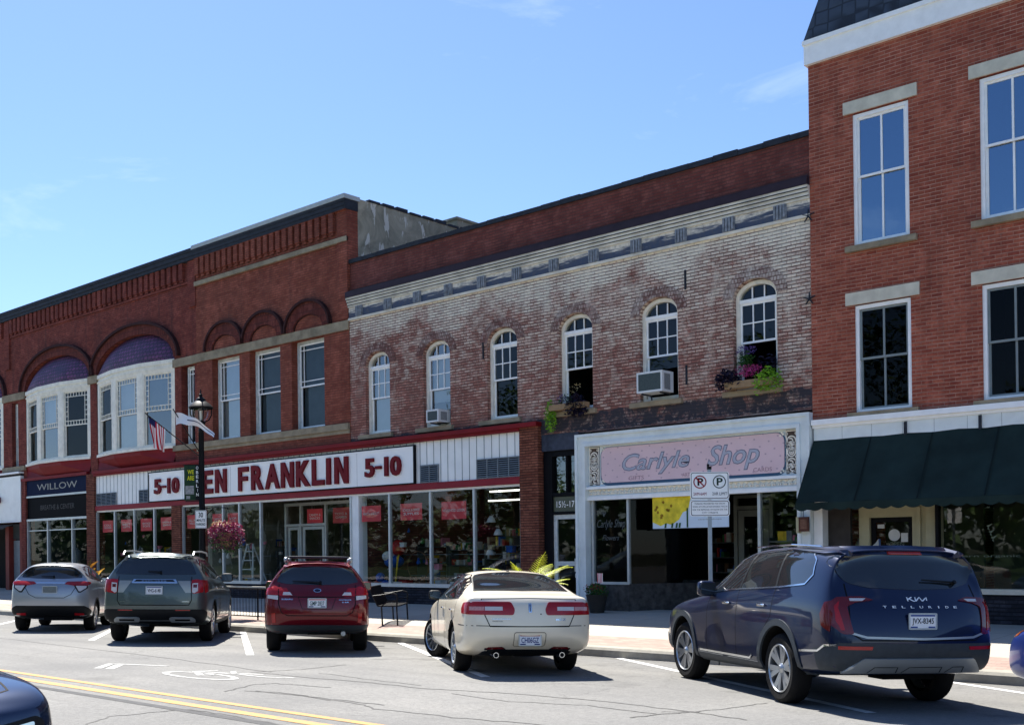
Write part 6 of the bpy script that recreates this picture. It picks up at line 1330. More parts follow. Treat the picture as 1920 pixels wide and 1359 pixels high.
        m = M(); put_text(m, txt, x - w * .40, x + w * .40, z - h * .27, z + h * .22, y - .006, .015); s.add('lettering', ink, m, t)
        if top: m = M(); m.box(x - w * .45, x + w * .45, y - .006, y - .004, z + h * .33, z + h * .44); s.add('top_band', top, m, t)
        if bottom: m = M(); m.box(x - w * .45, x - w * .2, y - .006, y - .004, z - h * .44, z - h * .34); m.box(x + w * .2, x + w * .45, y - .006, y - .004, z - h * .44, z - h * .34); s.add('bottom_band', bottom, m, t)
    def word(s, txt, x0, x1, z0, z1, mat, name='badge', bold=.0, shear=0., d=.01):
        p, n = s.cast('rear', (x0 + x1) / 2, (z0 + z1) / 2); m = M(); put_text(m, txt, x0, x1, z0, z1, 0, bold, shear); vv = []
        for v in m.v:
            q, nn = s.cast('rear', v.x, v.z); vv.append(q + nn * .006)
        m.v = vv; return s.add(name, mat, m, fixn=False)
    def wiper(s, x0, x1, z0, z1, y_off=.03):
        a, na = s.cast('rear', x0, z0); b, nb_ = s.cast('rear', x1, z1); m = M(); m.cyl(a + na * .03, b + nb_ * .03, .014, .008, 6); m.cyl(a + na * .0, a + na * .05, .022, n=8); s.add('wiper', PLA, m)
    def antenna(s, y, z=None, mat=None):
        p, n = s.cast('top', 0, y); m = M(); m.prism([(y - .09, p.z - .01), (y + .08, p.z - .01), (y - .02, p.z + .03), (y - .08, p.z + .075)], -.012, .012); m.v = [Vector((v.y, v.x, v.z)) for v in m.v]; s.add('antenna', mat or s.sp['paint'], m)
    def arch_trim(s, mat, w_=.06, off=.014, a0=-15, a1=195):
        r = s.sp['r']; zc = r + .02; R0 = r + s.sp.get('gap', .06) - .004
        for y in (0, s.sp['wb']):
            for v in ('left', 'right'):
                out = [(y + (R0 + w_) * math.cos(rad(a)), zc + (R0 + w_) * math.sin(rad(a))) for a in range(a0, a1 + 1, 10)]
                inn = [(y + R0 * math.cos(rad(a)), zc + R0 * math.sin(rad(a))) for a in range(a1, a0 - 1, -10)]
                s.patch('arch_trim', mat, v, out + inn, off, g=.07)
    def dlo(s, outline, pillars=(), chrome=None, cw=.018):
        for v in ('left', 'right'):
            p = s.patch('side_window', CG, v, outline, .004, rounded=.03)
            for q in pillars: s.seam(v, q, .045, PLA, 'pillar', .0065, p)
            if chrome: s.seam(v, outline + [outline[0]] if chrome is True else [outline[i] for i in chrome], cw, CHR, 'window_trim', .008, p)
    def both(s, name, mat, view, poly, **k):
        s.patch(name, mat, view, poly, **k)
        if view in ('left', 'right'): s.patch(name, mat, 'left' if view == 'right' else 'right', poly, **k)
        else: s.patch(name, mat, view, [(-a, b) for a, b in poly][::-1], **k)
# --- large dark blue-grey SUV
P1 = paint('paint_dark_slate_blue', S(11, 25, 56), .35)
c = Car('suv', 'large dark slate-blue sport utility car with silver rear skid plate, rightmost whole car', (-5.25, -9.33), rad(53.5), dict(paint=P1, r=.385, wb=2.9, W=.985, gap=.07,
    ys=[-1.13, -.98, -.72, -.2, .5, 1.1, 1.5, 1.9, 2.3, 2.55, 3.0, 3.5, 3.74, 3.86],
    zb=[(-1.2, .42), (-.7, .36), (0, .30), (2.9, .28), (3.9, .34)], w=[(-1.13, .88), (-.98, .96), (-.6, 1.0), (3.0, 1.01), (3.5, .97), (3.74, .9), (3.86, .80)],
    zs=[(-1.2, 1.10), (0, 1.13), (1.2, 1.10), (2.4, 1.08), (3.4, .98), (3.9, .80)], zt=[(-1.13, 1.67), (-.7, 1.735), (.2, 1.775), (1.1, 1.765), (1.5, 1.71), (1.9, 1.5), (2.3, 1.25), (2.55, 1.17), (3.0, 1.13), (3.5, 1.05), (3.74, .96), (3.86, .86)],
    wt=[(-1.13, .74), (-.7, .80), (1.1, .78), (1.9, .75), (2.3, .78), (3.5, .74), (3.86, .6)],
    rear=[.12, .12, .08, .0, -.02, .04, .12, .36, .34, .30], front=[-.1, -.1, -.05, .02, .04, .0, -.04, -.1, -.08, -.06], bulge=([.13, .14, .13, .12], .14)))
for x in (-.985, .985):
    c.wheel(x, 0, style='six'); c.wheel(x, 2.9, rad(4), style='six')
c.patch('rear_window', CG, 'rear', [(-.83, 1.52), (-.76, 1.625), (0, 1.65), (.76, 1.625), (.83, 1.52), (.70, 1.34), (.5, 1.29), (0, 1.27), (-.5, 1.29), (-.70, 1.34)], .004, rounded=.05)
c.patch('spoiler', P1, 'rear', [(-.76, 1.63), (0, 1.655), (.76, 1.63), (.72, 1.69), (0, 1.71), (-.72, 1.69)], .03); c.patch('stop_lamp', LRR, 'rear', [(-.2, 1.648), (.2, 1.648), (.19, 1.672), (-.19, 1.672)], .036)
c.dlo([(2.02, 1.19), (1.6, 1.55), (1.15, 1.66), (.3, 1.70), (-.40, 1.66), (-.56, 1.58), (-.62, 1.42), (-.5, 1.32), (.1, 1.28), (1.3, 1.24)], ([(1.12, 1.24), (1.02, 1.66)], [(.14, 1.28), (.2, 1.70)]), True)
for v in ('left', 'right'):
    c.seam(v, [(1.98, 1.18), (2.05, .95), (2.02, .36)]); c.seam(v, [(1.12, 1.24), (1.14, .9), (1.10, .36)]); c.seam(v, [(.14, 1.28), (.2, .95), (.42, .75)]); c.seam(v, [(2.02, .38), (.5, .38)])
    c.patch('sill_trim', PLG, v, [(2.36, .30), (.46, .30), (.50, .42), (2.32, .42)], .012); c.seam(v, [(2.25, .45), (.72, .45), (.66, .50)], .025, CHR, 'chrome_strip', .014)
    sx = -1 if v == 'left' else 1
    for y in (1.42, .42): p, n = c.cast(v, y, 1.07); c.blob('door_handle', CHR, p + n * .02, (.03, .2, .035), .6)
    c.patch('front_trim', PLG, v, [(3.30, .32), (3.78, .38), (3.74, .6), (3.42, .56)], .008)
c.mirror(-1, 1.98, 1.24, .93, P1, (.24, .14, .2)); c.mirror(1, 1.98, 1.24, .93, P1, (.24, .14, .2))
c.arch_trim(PLG, .075)
c.patch('rear_bumper', PLG, 'wrap', [(-52, .44), (52, .44), (54, .66), (40, .73), (-40, .73), (-54, .66)], .006); 
c.patch('skid_plate', SIL, 'rear', [(-.80, .43), (-.62, .58), (.62, .58), (.80, .43)], .022, rounded=.02)
for x0, x1 in ((-.52, -.2), (-.14, .3), (.36, .56)): c.seam('rear', [(x0, .44), (x0 + .04, .5), (x1 - .03, .5), (x1, .44)], .015, PLG, 'skid_recess', .024)
c.both('tail_lamp', LDR, 'rear', [(.72, .82), (.82, .82), (.92, .92), (.92, 1.12), (.84, 1.19), (.60, 1.20), (.48, 1.165), (.66, 1.14), (.76, 1.1), (.745, .95)], off=.012, rounded=.02, g=.04)
c.both('tail_lamp_side', LDR, 'left', [(-1.04, .84), (-.93, .9), (-.90, 1.02), (-.95, 1.14), (-1.06, 1.17)], off=.012, g=.04)
c.both('lamp_strip', LRED, 'rear', [(.80, .86), (.83, .86), (.87, .95), (.87, 1.10), (.82, 1.15), (.84, 1.08)], off=.018); c.both('reversing_lamp', LCL, 'rear', [(.60, 1.15), (.72, 1.15), (.72, 1.175), (.56, 1.175)], off=.017)
c.seam('rear', [(-.72, 1.33), (-.76, .84), (-.64, .76), (.64, .76), (.76, .84), (.72, 1.33)], .014); c.seam('rear', [(-.74, .83), (-.60, .79), (0, .775), (.60, .79), (.74, .83)], .022, SIL, 'chrome_strip', .008)
c.both('reflector', LRR, 'rear', [(.55, .665), (.86, .665), (.86, .70), (.54, .70)], off=.013)
c.seam('left', [(-.52, .62), (-.88, .64), (-.98, .70), (-1.1, .71)], .022, CHR, 'chrome_strip', .014); c.seam('right', [(-.52, .62), (-.88, .64), (-.98, .70), (-1.1, .71)], .022, CHR, 'chrome_strip', .014)
c.plate(0, .955, 'JVX-8345', pm('plate_black', S(40, 42, 48), .5), top=pm('plate_blue', S(60, 80, 140)), bottom=pm('plate_blue', S(60, 80, 140)))
for pts_ in ([(-.11, 1.155), (-.11, 1.195)], [(-.108, 1.172), (-.055, 1.196)], [(-.09, 1.178), (-.045, 1.155), (-.022, 1.158), (-.018, 1.195)], [(-.02, 1.156), (.03, 1.195), (.052, 1.155)], [(.052, 1.155), (.11, 1.193), (.105, 1.16)]): c.seam('rear', pts_, .013, PLT, 'badge_stroke', .006, g=.02)
for i, ch in enumerate('TELLURIDE'): c.word(ch, -.40 + i * .1 + (.013 if ch == 'I' else 0), -.36 + i * .1 - (.013 if ch == 'I' else 0), 1.085, 1.108, PLT, 'badge_letter', .02)
c.wiper(.5, .12, 1.335, 1.36); c.antenna(-.35)
m = M()
for sx in (-1, 1): m.tube([(sx * .72, -.5, 1.725), (sx * .72, .2, 1.762), (sx * .72, 1.1, 1.75)], .012, 6)
c.add('roof_rail', CHR, m)
# --- cream saloon
P2 = paint('paint_cream', S(232, 222, 200), .1, .35)
c = Car('sedan', 'cream four-door saloon car with wide red tail lamps, parked nose to the kerb', (-10.62, -9.13), rad(52.4), dict(paint=P2, r=.335, wb=2.73, W=.915, gap=.05,
    ys=[-1.10, -.96, -.7, -.45, -.1, .4, .9, 1.4, 1.85, 2.3, 2.55, 3.0, 3.45, 3.62, 3.72],
    zb=[(-1.1, .36), (-.7, .27), (0, .2), (3.0, .2), (3.7, .26)], w=[(-1.1, .85), (-.96, .90), (-.6, .925), (2.8, .925), (3.3, .88), (3.6, .78), (3.72, .68)],
    zs=[(-1.1, .96), (0, .97), (1.2, .95), (2.5, .90), (3.3, .78), (3.72, .62)], zt=[(-1.1, 1.11), (-.7, 1.135), (-.5, 1.16), (-.1, 1.32), (.4, 1.455), (.9, 1.47), (1.4, 1.45), (1.85, 1.25), (2.3, 1.03), (2.55, .99), (3.0, .93), (3.45, .82), (3.62, .74), (3.72, .68)],
    wt=[(-1.1, .80), (-.5, .77), (.4, .65), (1.4, .63), (1.85, .64), (2.3, .74), (3.3, .66), (3.72, .5)],
    rear=[.12, .12, .08, .0, -.01, .01, .04, .08, .06, .04], front=[-.1, -.1, -.05, .02, .03, 0, -.03, -.08, -.06, -.04], bulge=([.09, .09, .08, .07], .14)))
for x in (-.90, .90): c.wheel(x, 0, style='ten'); c.wheel(x, 2.73, rad(20), style='ten', dark=False)
c.patch('rear_window', CG, 'top', [(-.68, -.50), (-.60, .16), (-.54, .33), (0, .40), (.54, .33), (.60, .16), (.68, -.50), (0, -.55)], .004, rounded=.03)
c.seam('top', [(-.68, -.50), (-.60, .16), (-.54, .33), (0, .40), (.54, .33), (.60, .16), (.68, -.50), (0, -.55), (-.68, -.50)], .02, PLA, 'window_seal', .006)
c.dlo([(2.0, 1.0), (1.5, 1.30), (1.0, 1.40), (.4, 1.39), (-.05, 1.28), (-.36, 1.12), (-.30, 1.06), (.3, 1.04)], ([(.78, 1.03), (.72, 1.40)], [(-.02, 1.05), (-.02, 1.28)]), [0, 7, 6, 5], .016)
for v in ('left', 'right'):
    c.seam(v, [(1.95, 1.0), (2.05, .75), (1.95, .25)]); c.seam(v, [(.78, 1.03), (.80, .7), (.76, .25)]); c.seam(v, [(-.3, 1.06), (-.2, .8), (.36, .55)]); c.seam(v, [(2.0, .26), (.42, .26)])
    for y in (1.02, .08): p, n = c.cast(v, y, .88); c.blob('door_handle', CHR, p + n * .02, (.03, .18, .03), .6)
c.mirror(-1, 1.88, 1.06, .84, PLA, (.2, .12, .15)); c.mirror(1, 1.88, 1.06, .84, PLA, (.2, .12, .15))
c.both('tail_lamp', LRED, 'rear', [(.23, .845), (.21, .92), (.26, 1.02), (.78, 1.02), (.84, .98), (.85, .85)], off=.01, rounded=.03, g=.04)
c.both('tail_lamp_side', LRED, 'left', [(-1.06, .85), (-.84, .86), (-.80, .92), (-.84, 1.0), (-1.04, 1.02)], off=.009, rounded=.02, g=.04)
c.both('reversing_lamp', LCL, 'rear', [(.38, .905), (.38, .955), (.62, .955), (.62, .905)], off=.015); c.both('indicator_lamp', pm('pinkish_lens', S(190, 130, 124), .15, .2, 40, coat=1.), 'rear', [(.63, .905), (.63, .955), (.82, .955), (.82, .905)], off=.015)
c.seam('rear', [(-.66, 1.06), (-.62, .84), (-.55, .69), (.55, .69), (.62, .84), (.66, 1.06)], .014); c.seam('rear', [(-.66, 1.06), (0, 1.075), (.66, 1.06)], .010)
c.seam('wrap', [(-60, .70), (-35, .70), (0, .69), (35, .70), (60, .70)], .010)
c.patch('plate_recess', P2, 'rear', rrect(-.22, .22, .42, .61, .03), .002, th=.0); c.seam('rear', rrect(-.22, .22, .42, .61, .03) + [rrect(-.22, .22, .42, .61, .03)[0]], .010, pm('recess_shadow', S(120, 112, 96), .6), 'plate_recess_edge', .004)
c.plate(0, .51, 'CH06GZ', pm('plate_navy', S(26, 40, 110), .5), top=LRR, bottom=pm('plate_navy', S(26, 40, 110)))
c.patch('bumper_insert', PLA, 'rear', [(-.66, .27), (-.60, .39), (-.34, .40), (-.3, .37), (.3, .37), (.34, .40), (.60, .39), (.66, .27), (.5, .26), (-.5, .26)], .006); c.both('reflector', LDR, 'rear', [(.33, .385), (.58, .38), (.56, .405), (.36, .41)], off=.012)
m = M()
for sx in (-1, 1): m.cyl((sx * .46, -1.13, .30), (sx * .46, -.8, .30), .038, n=16)
c.add('exhaust_pipe', CHR, m)
m = M()
for sx in (-1, 1): m.cyl((sx * .46, -1.132, .30), (sx * .46, -1.12, .30), .03, n=16)
c.add('exhaust_bore', UND, m)
c.patch('badge_star', CHR, 'rear', rrect(-.022, .022, .88, 1.0, .01), .010); c.seam('rear', [(0, .895), (0, .985)], .012, PLA, 'badge_core', .013); c.word('LINCOLN', -.52, -.27, .785, .80, CHR, 'badge', .01); c.word('MKZ', .36, .50, .77, .80, CHR, 'badge', .01); c.word('SALES CO', -.52, -.38, .755, .77, PLA, 'dealer_badge', .01)
c.blob('antenna', PLA, c.cast('top', 0, .55)[0], (.04, .12, .03), .7); c.blob('lock_cylinder', UND, c.cast('rear', .15, .86)[0], (.02, .01, .02), 1)
m = M(); m.box(-.2, .2, -.36, -.28, 1.235, 1.26); 
# --- dark red estate
P3 = paint('paint_wine_red', S(98, 2, 16), .3)
c = Car('wagon', 'dark red estate car with silver roof bars, between the silver-grey and cream cars', (-15.78, -8.65), rad(51.0), dict(paint=P3, r=.345, wb=2.74, W=.90, gap=.06,
    ys=[-1.02, -.88, -.6, -.1, .5, 1.1, 1.45, 1.8, 2.2, 2.45, 2.9, 3.35, 3.58, 3.72],
    zb=[(-1.1, .42), (-.6, .34), (0, .27), (2.9, .27), (3.7, .32)], w=[(-1.02, .84), (-.88, .89), (-.5, .91), (2.8, .91), (3.3, .87), (3.6, .78), (3.72, .68)],
    zs=[(-1.1, 1.04), (0, 1.06), (1.2, 1.03), (2.4, .98), (3.3, .88), (3.72, .70)], zt=[(-1.02, 1.55), (-.6, 1.60), (.2, 1.63), (1.0, 1.62), (1.45, 1.55), (1.8, 1.36), (2.2, 1.12), (2.45, 1.07), (2.9, 1.02), (3.35, .94), (3.58, .85), (3.72, .76)],
    wt=[(-1.02, .56), (-.6, .60), (1.0, .61), (1.8, .64), (2.2, .74), (3.3, .66), (3.72, .5)],
    rear=[.12, .12, .08, .0, -.01, .02, .10, .40, .36, .32], front=[-.1, -.1, -.05, .02, .03, 0, -.03, -.08, -.06, -.04], bulge=([.11, .12, .11, .09], .13)))
for x in (-.89, .89): c.wheel(x, 0, style='seven'); c.wheel(x, 2.74, style='seven')
c.patch('rear_window', CG, 'rear', [(-.70, 1.24), (-.58, 1.485), (0, 1.51), (.58, 1.485), (.70, 1.24), (.52, 1.20), (0, 1.185), (-.52, 1.20)], .004, rounded=.03)
c.patch('spoiler', P3, 'rear', [(-.58, 1.49), (0, 1.515), (.58, 1.49), (.55, 1.56), (0, 1.58), (-.55, 1.56)], .025)
c.dlo([(1.9, 1.10), (1.5, 1.38), (1.1, 1.50), (.3, 1.53), (-.40, 1.50), (-.66, 1.34), (-.62, 1.18), (.3, 1.13)], ([(.95, 1.12), (.9, 1.5)], [(.0, 1.14), (.05, 1.52)]), [0, 7, 6], .014)
for v in ('left', 'right'):
    c.seam(v, [(1.9, 1.1), (2.0, .8), (1.95, .34)]); c.seam(v, [(.95, 1.12), (.97, .7), (.93, .34)]); c.seam(v, [(0., 1.14), (.1, .9), (.42, .6)]); c.patch('sill_trim', PLG, v, [(2.28, .30), (.45, .30), (.45, .42), (2.28, .42)], .010)
    for y in (1.2, .25): p, n = c.cast(v, y, .95); c.blob('door_handle', P3, p + n * .02, (.03, .18, .03), .6)
c.mirror(-1, 1.85, 1.15, .82, P3); c.mirror(1, 1.85, 1.15, .82, P3)
c.both('tail_lamp', LRED, 'rear', [(.66, 1.005), (.66, 1.14), (.72, 1.17), (.80, 1.13), (.83, 1.02)], off=.012, rounded=.02, g=.04); c.both('tail_lamp_side', LRED, 'left', [(-.98, 1.01), (-.84, 1.02), (-.80, 1.07), (-.86, 1.13), (-.96, 1.14)], off=.010, g=.04)
c.both('indicator_lamp', LCL, 'rear', [(.66, .93), (.66, 1.0), (.83, 1.01), (.83, .955)], off=.012, g=.04); c.both('gate_lamp', LRED, 'rear', [(.44, 1.0), (.52, 1.13), (.645, 1.14), (.645, 1.0)], off=.008, g=.04); c.both('reversing_lamp', LCL, 'rear', [(.42, 1.01), (.46, 1.06), (.57, 1.06), (.58, 1.01)], off=.014)
c.seam('rear', [(-.65, 1.2), (-.65, .86), (-.60, .72), (-.5, .665), (.5, .665), (.60, .72), (.65, .86), (.65, 1.2)], .016); c.seam('rear', [(-.32, .98), (-.25, .78), (.25, .78), (.32, .98), (-.32, .98)], .01)
c.seam('rear', [(-.46, .985), (.46, .985)], .014); c.plate(0, .88, 'GMP 2837', pm('plate_green_ink', S(40, 70, 60), .5), top=pm('plate_pink', S(200, 110, 110)), bottom=pm('plate_navy', S(26, 40, 110)))
c.both('reflector', LRR, 'rear', [(.69, .55), (.75, .54), (.765, .70), (.70, .71)], off=.012); c.patch('rear_bumper', PLG, 'wrap', [(-56, .37), (-40, .34), (40, .34), (56, .37), (56, .50), (-56, .50)], .010); c.arch_trim(PLG, .035, .008)
c.patch('badge', CHR, 'rear', [(.065 * math.cos(a * .4) + .0, 1.09 + .032 * math.sin(a * .4)) for a in range(16)], .012); c.patch('badge_core', PLI, 'rear', [(.052 * math.cos(a * .4), 1.09 + .024 * math.sin(a * .4)) for a in range(16)], .014)
c.word('SUBARU', -.60, -.41, .93, .955, CHR, 'badge_word', .01); c.word('OUTBACK', .37, .58, .925, .945, CHR, 'badge_word', .01); c.word('3.6R', .42, .54, .885, .905, CHR, 'badge_word', .01)
c.wiper(.05, -.42, 1.215, 1.235)
for sx in (-1, 1):
    m = M(); m.tube([(sx * .56, -.35, 1.62), (sx * .57, .3, 1.66), (sx * .57, 1.1, 1.63)], .022, 6); r_ = c.add('roof_rail', PLG, m)
    for y in (-.36, 1.1): c.blob('rail_foot', SIL, (sx * .565, y + (.06 if y < 0 else -.06), 1.625), (.07, .24, .10), .6, par=r_)
for y in (-.1, .75): c.blob('cross_bar', PLG, (0, y, 1.68), (1.12, .06, .035), .4)
m = M(); m.cyl((.45, -.85, .36), (.45, -1.0, .35), .04, n=12); c.add('exhaust_pipe', SIL, m)
# --- silver-grey large SUV
P4 = paint('paint_silver_grey', S(80, 90, 90), .6)
c = Car('suv', 'silver-grey sport utility car with chrome tailgate bar, second car from the left', (-19.99, -9.22), rad(49.7), dict(paint=P4, r=.385, wb=3.02, W=.98, gap=.065,
    ys=[-1.06, -.92, -.65, -.1, .5, 1.1, 1.5, 1.85, 2.25, 2.5, 3.0, 3.5, 3.76, 3.9],
    zb=[(-1.1, .42), (-.6, .34), (0, .27), (3.0, .27), (3.9, .32)], w=[(-1.06, .92), (-.92, .98), (-.5, 1.0), (3.0, 1.0), (3.5, .96), (3.76, .88), (3.9, .78)],
    zs=[(-1.1, 1.16), (0, 1.16), (1.2, 1.12), (2.4, 1.08), (3.4, 1.0), (3.9, .82)], zt=[(-1.06, 1.70), (-.6, 1.745), (.2, 1.77), (1.0, 1.76), (1.5, 1.70), (1.85, 1.5), (2.25, 1.24), (2.5, 1.18), (3.0, 1.14), (3.5, 1.07), (3.76, .98), (3.9, .88)],
    wt=[(-1.06, .63), (-.6, .67), (1.0, .68), (1.85, .70), (2.25, .8), (3.5, .74), (3.9, .6)],
    rear=[.12, .12, .08, .0, -.01, .0, .04, .30, .27, .24], front=[-.1, -.1, -.05, .02, .03, 0, -.03, -.08, -.06, -.04], bulge=([.10, .10, .09, .08], .13)))
for x in (-.98, .98): c.wheel(x, 0, style='five'); c.wheel(x, 3.02, style='five')
c.patch('rear_window', CG, 'rear', [(-.76, 1.345), (-.62, 1.655), (0, 1.67), (.62, 1.655), (.76, 1.345), (0, 1.33)], .004, rounded=.03)
c.patch('spoiler', P4, 'rear', [(-.64, 1.655), (0, 1.668), (.64, 1.655), (.62, 1.71), (0, 1.73), (-.62, 1.71)], .035); c.seam('rear', [(-.62, 1.655), (0, 1.665), (.62, 1.655)], .03, PLA, 'spoiler_shadow_gap', .01)
c.dlo([(1.95, 1.20), (1.5, 1.52), (1.1, 1.63), (.3, 1.66), (-.5, 1.64), (-.78, 1.36), (-.6, 1.32), (.3, 1.26)], ([(1.0, 1.23), (.95, 1.64)], [(.0, 1.28), (.0, 1.66)], [(-.3, 1.3), (-.22, 1.65)]), None)
for v in ('left', 'right'):
    c.seam(v, [(1.95, 1.2), (2.1, .9), (2.05, .34)]); c.seam(v, [(1.0, 1.23), (1.02, .7), (.98, .34)]); c.seam(v, [(0., 1.28), (.15, .95), (.46, .68)]); c.patch('sill_trim', PLA, v, [(2.5, .29), (.5, .29), (.5, .40), (2.5, .40)], .010); c.seam(v, [(2.4, .45), (.6, .45)], .02, CHR, 'chrome_strip', .01)
    for y in (1.3, .3): p, n = c.cast(v, y, 1.08); c.blob('door_handle', CHR, p + n * .02, (.03, .2, .035), .6)
c.mirror(-1, 1.95, 1.28, .92, PLA, (.26, .14, .19)); c.mirror(1, 1.95, 1.28, .92, PLA, (.26, .14, .19))
c.both('tail_lamp', LRED, 'rear', [(.72, .97), (.69, 1.02), (.685, 1.235), (.80, 1.25), (.90, 1.22), (.90, 1.0)], off=.012, rounded=.02, g=.04); c.both('tail_lamp_side', LRED, 'right', [(-1.0, .99), (-.86, 1.01), (-.80, 1.12), (-.82, 1.23), (-1.0, 1.235)], off=.012, g=.04)
c.both('reversing_lamp', LCL, 'rear', [(.70, 1.0), (.70, 1.17), (.80, 1.18), (.80, 1.03), (.74, .985)], off=.018); c.both('lamp_cell', LDR, 'rear', [(.715, 1.09), (.715, 1.15), (.785, 1.15), (.785, 1.09)], off=.021)
c.patch('tailgate_bar', CHR, 'rear', [(-.43, 1.17), (-.39, 1.24), (.39, 1.24), (.43, 1.17), (.40, 1.165), (-.40, 1.165)], .02); c.patch('bar_inset', PLA, 'rear', [(-.38, 1.195), (-.34, 1.23), (.34, 1.23), (.38, 1.195)], .023)
for i, ch in enumerate('EXPLORER'):
    c.word(ch, -.235 + i * .06, -.195 + i * .06, 1.2, 1.225, CHR, 'badge_letter', .01)
    o_ = [x for x in c.t.children if x.name.startswith('badge_letter')][-1]
    for v in o_.data.vertices: v.co.y -= .022
c.plate(0, 1.035, 'VHG-6148', pm('plate_black', S(40, 42, 48)), top=pm('plate_blue', S(60, 80, 140)))
c.seam('rear', [(-.68, 1.3), (-.69, .84), (-.64, .75), (.64, .75), (.69, .84), (.68, 1.3)], .016); c.both('gate_facet', pm('paint_facet', S(150, 150, 142), .35, .06, 4, metallic=.4, coat=1.), 'rear', [(.42, 1.22), (.66, 1.22), (.68, .99), (.58, .99)], off=.002, th=.0)
c.patch('rear_bumper', PLA, 'wrap', [(-50, .40), (50, .40), (50, .62), (44, .67), (-44, .67), (-50, .62)], .008); c.both('reflector', LRR, 'rear', [(.40, .645), (.67, .645), (.67, .665), (.40, .665)], off=.014); c.both('skid_plate', SIL, 'rear', [(.30, .43), (.27, .50), (.32, .525), (.70, .525), (.76, .48), (.76, .43)], off=.022, rounded=.02); c.both('exhaust_slot', UND, 'rear', [(.38, .46), (.38, .49), (.66, .49), (.66, .46)], off=.026); c.seam('rear', [(-.3, .46), (.3, .46)], .02, SIL, 'skid_bar', .018)
c.word('LIMITED', -.66, -.54, .81, .825, CHR, 'badge_word'); c.word('4WD', .52, .64, .81, .828, CHR, 'badge_word'); c.wiper(.1, -.14, 1.375, 1.39); c.arch_trim(P4, .03, .006)
m = M()
for sx in (-1, 1): m.tube([(sx * .66, -.75, 1.72), (sx * .66, -.6, 1.79), (sx * .66, .4, 1.815), (sx * .66, 1.2, 1.80), (sx * .66, 1.3, 1.74)], .017, 6)
c.add('roof_rail', SIL, m); c.antenna(-.2, mat=PLA)
# --- small silver hatchback
P5 = paint('paint_silver', S(158, 162, 168), .55)
c = Car('hatchback', 'small silver hatchback with arrow-shaped tail lamps, leftmost parked car', (-25.09, -8.96), rad(54.0), dict(paint=P5, r=.335, wb=2.61, W=.885, gap=.055,
    ys=[-.84, -.72, -.5, -.05, .5, 1.0, 1.35, 1.7, 2.1, 2.35, 2.75, 3.1, 3.32, 3.44],
    zb=[(-.9, .36), (-.5, .30), (0, .24), (2.7, .24), (3.4, .3)], w=[(-.84, .80), (-.72, .86), (-.4, .89), (2.6, .89), (3.05, .84), (3.3, .74), (3.44, .64)],
    zs=[(-.9, 1.06), (0, 1.08), (1.2, 1.04), (2.3, .98), (3.1, .86), (3.44, .7)], zt=[(-.84, 1.50), (-.5, 1.56), (.3, 1.61), (.9, 1.60), (1.35, 1.52), (1.7, 1.36), (2.1, 1.14), (2.35, 1.08), (2.75, 1.02), (3.1, .94), (3.32, .86), (3.44, .78)],
    wt=[(-.84, .50), (-.5, .55), (.9, .58), (1.7, .62), (2.1, .72), (3.1, .64), (3.44, .5)],
    rear=[.1, .1, .06, .0, -.02, .0, .10, .46, .42, .38], front=[-.1, -.1, -.05, .02, .03, 0, -.03, -.08, -.06, -.04], bulge=([.10, .12, .11, .09], .13)))
for x in (-.87, .87): c.wheel(x, 0, style='ten'); c.wheel(x, 2.61, style='ten')
c.patch('rear_window', CG, 'rear', [(-.66, 1.24), (-.60, 1.36), (-.50, 1.45), (0, 1.475), (.50, 1.45), (.60, 1.36), (.66, 1.24), (.3, 1.215), (-.3, 1.215)], .004, rounded=.04)
c.dlo([(1.75, 1.12), (1.35, 1.38), (.9, 1.49), (.3, 1.52), (-.25, 1.48), (-.58, 1.30), (-.45, 1.22), (.3, 1.16)], ([(.85, 1.14), (.8, 1.5)], [(.0, 1.18), (.1, 1.5)]), None)
for v in ('left', 'right'):
    c.seam(v, [(1.75, 1.12), (1.9, .8), (1.85, .3)]); c.seam(v, [(.85, 1.14), (.87, .7), (.83, .3)]); c.seam(v, [(-.1, 1.19), (.05, .9), (.40, .6)]); c.patch('sill_trim', PLA, v, [(2.2, .26), (.4, .26), (.4, .36), (2.2, .36)], .008)
    p, n = c.cast(v, 1.1, .98); c.blob('door_handle', CHR, p + n * .02, (.03, .18, .03), .6)
c.mirror(-1, 1.75, 1.15, .82, P5); c.mirror(1, 1.75, 1.15, .82, P5); c.arch_trim(PLA, .04, .008)
c.both('tail_lamp', LRED, 'rear', [(.30, 1.095), (.36, 1.145), (.72, 1.155), (.80, 1.12), (.79, 1.06), (.50, 1.06)], off=.012, rounded=.01, g=.04); c.both('tail_lamp_side', LRED, 'right', [(-.78, 1.07), (-.66, 1.10), (-.62, 1.14), (-.76, 1.15)], off=.01, g=.04); c.both('lamp_wedge', PLA, 'rear', [(.50, 1.058), (.60, .90), (.65, .90), (.79, 1.0), (.79, 1.058)], off=.010, g=.04); c.both('reversing_lamp', LCL, 'rear', [(.54, 1.052), (.61, .93), (.65, .93), (.76, 1.01), (.76, 1.052)], off=.014, g=.04)
c.patch('gate_strip', CHR, 'rear', [(-.34, 1.10), (-.30, 1.13), (.30, 1.13), (.34, 1.10)], .008); c.plate(0, .965, 'HKR 2056', pm('plate_dim', S(120, 126, 124), .5), base=pm('plate_grey', S(104, 112, 112), .4, .2, 20)); c.seam('rear', [(-.56, 1.06), (-.45, .86), (-.3, .78), (.3, .78), (.45, .86), (.56, 1.06)], .012)
c.patch('rear_bumper', PLA, 'wrap', [(-58, .32), (58, .32), (58, .48), (44, .60), (-44, .60), (-58, .48)], .007); c.both('reflector', LRR, 'rear', [(.52, .385), (.72, .39), (.72, .43), (.52, .44)], off=.013); c.wiper(.05, -.22, 1.24, 1.25); c.antenna(-.1, mat=PLA)
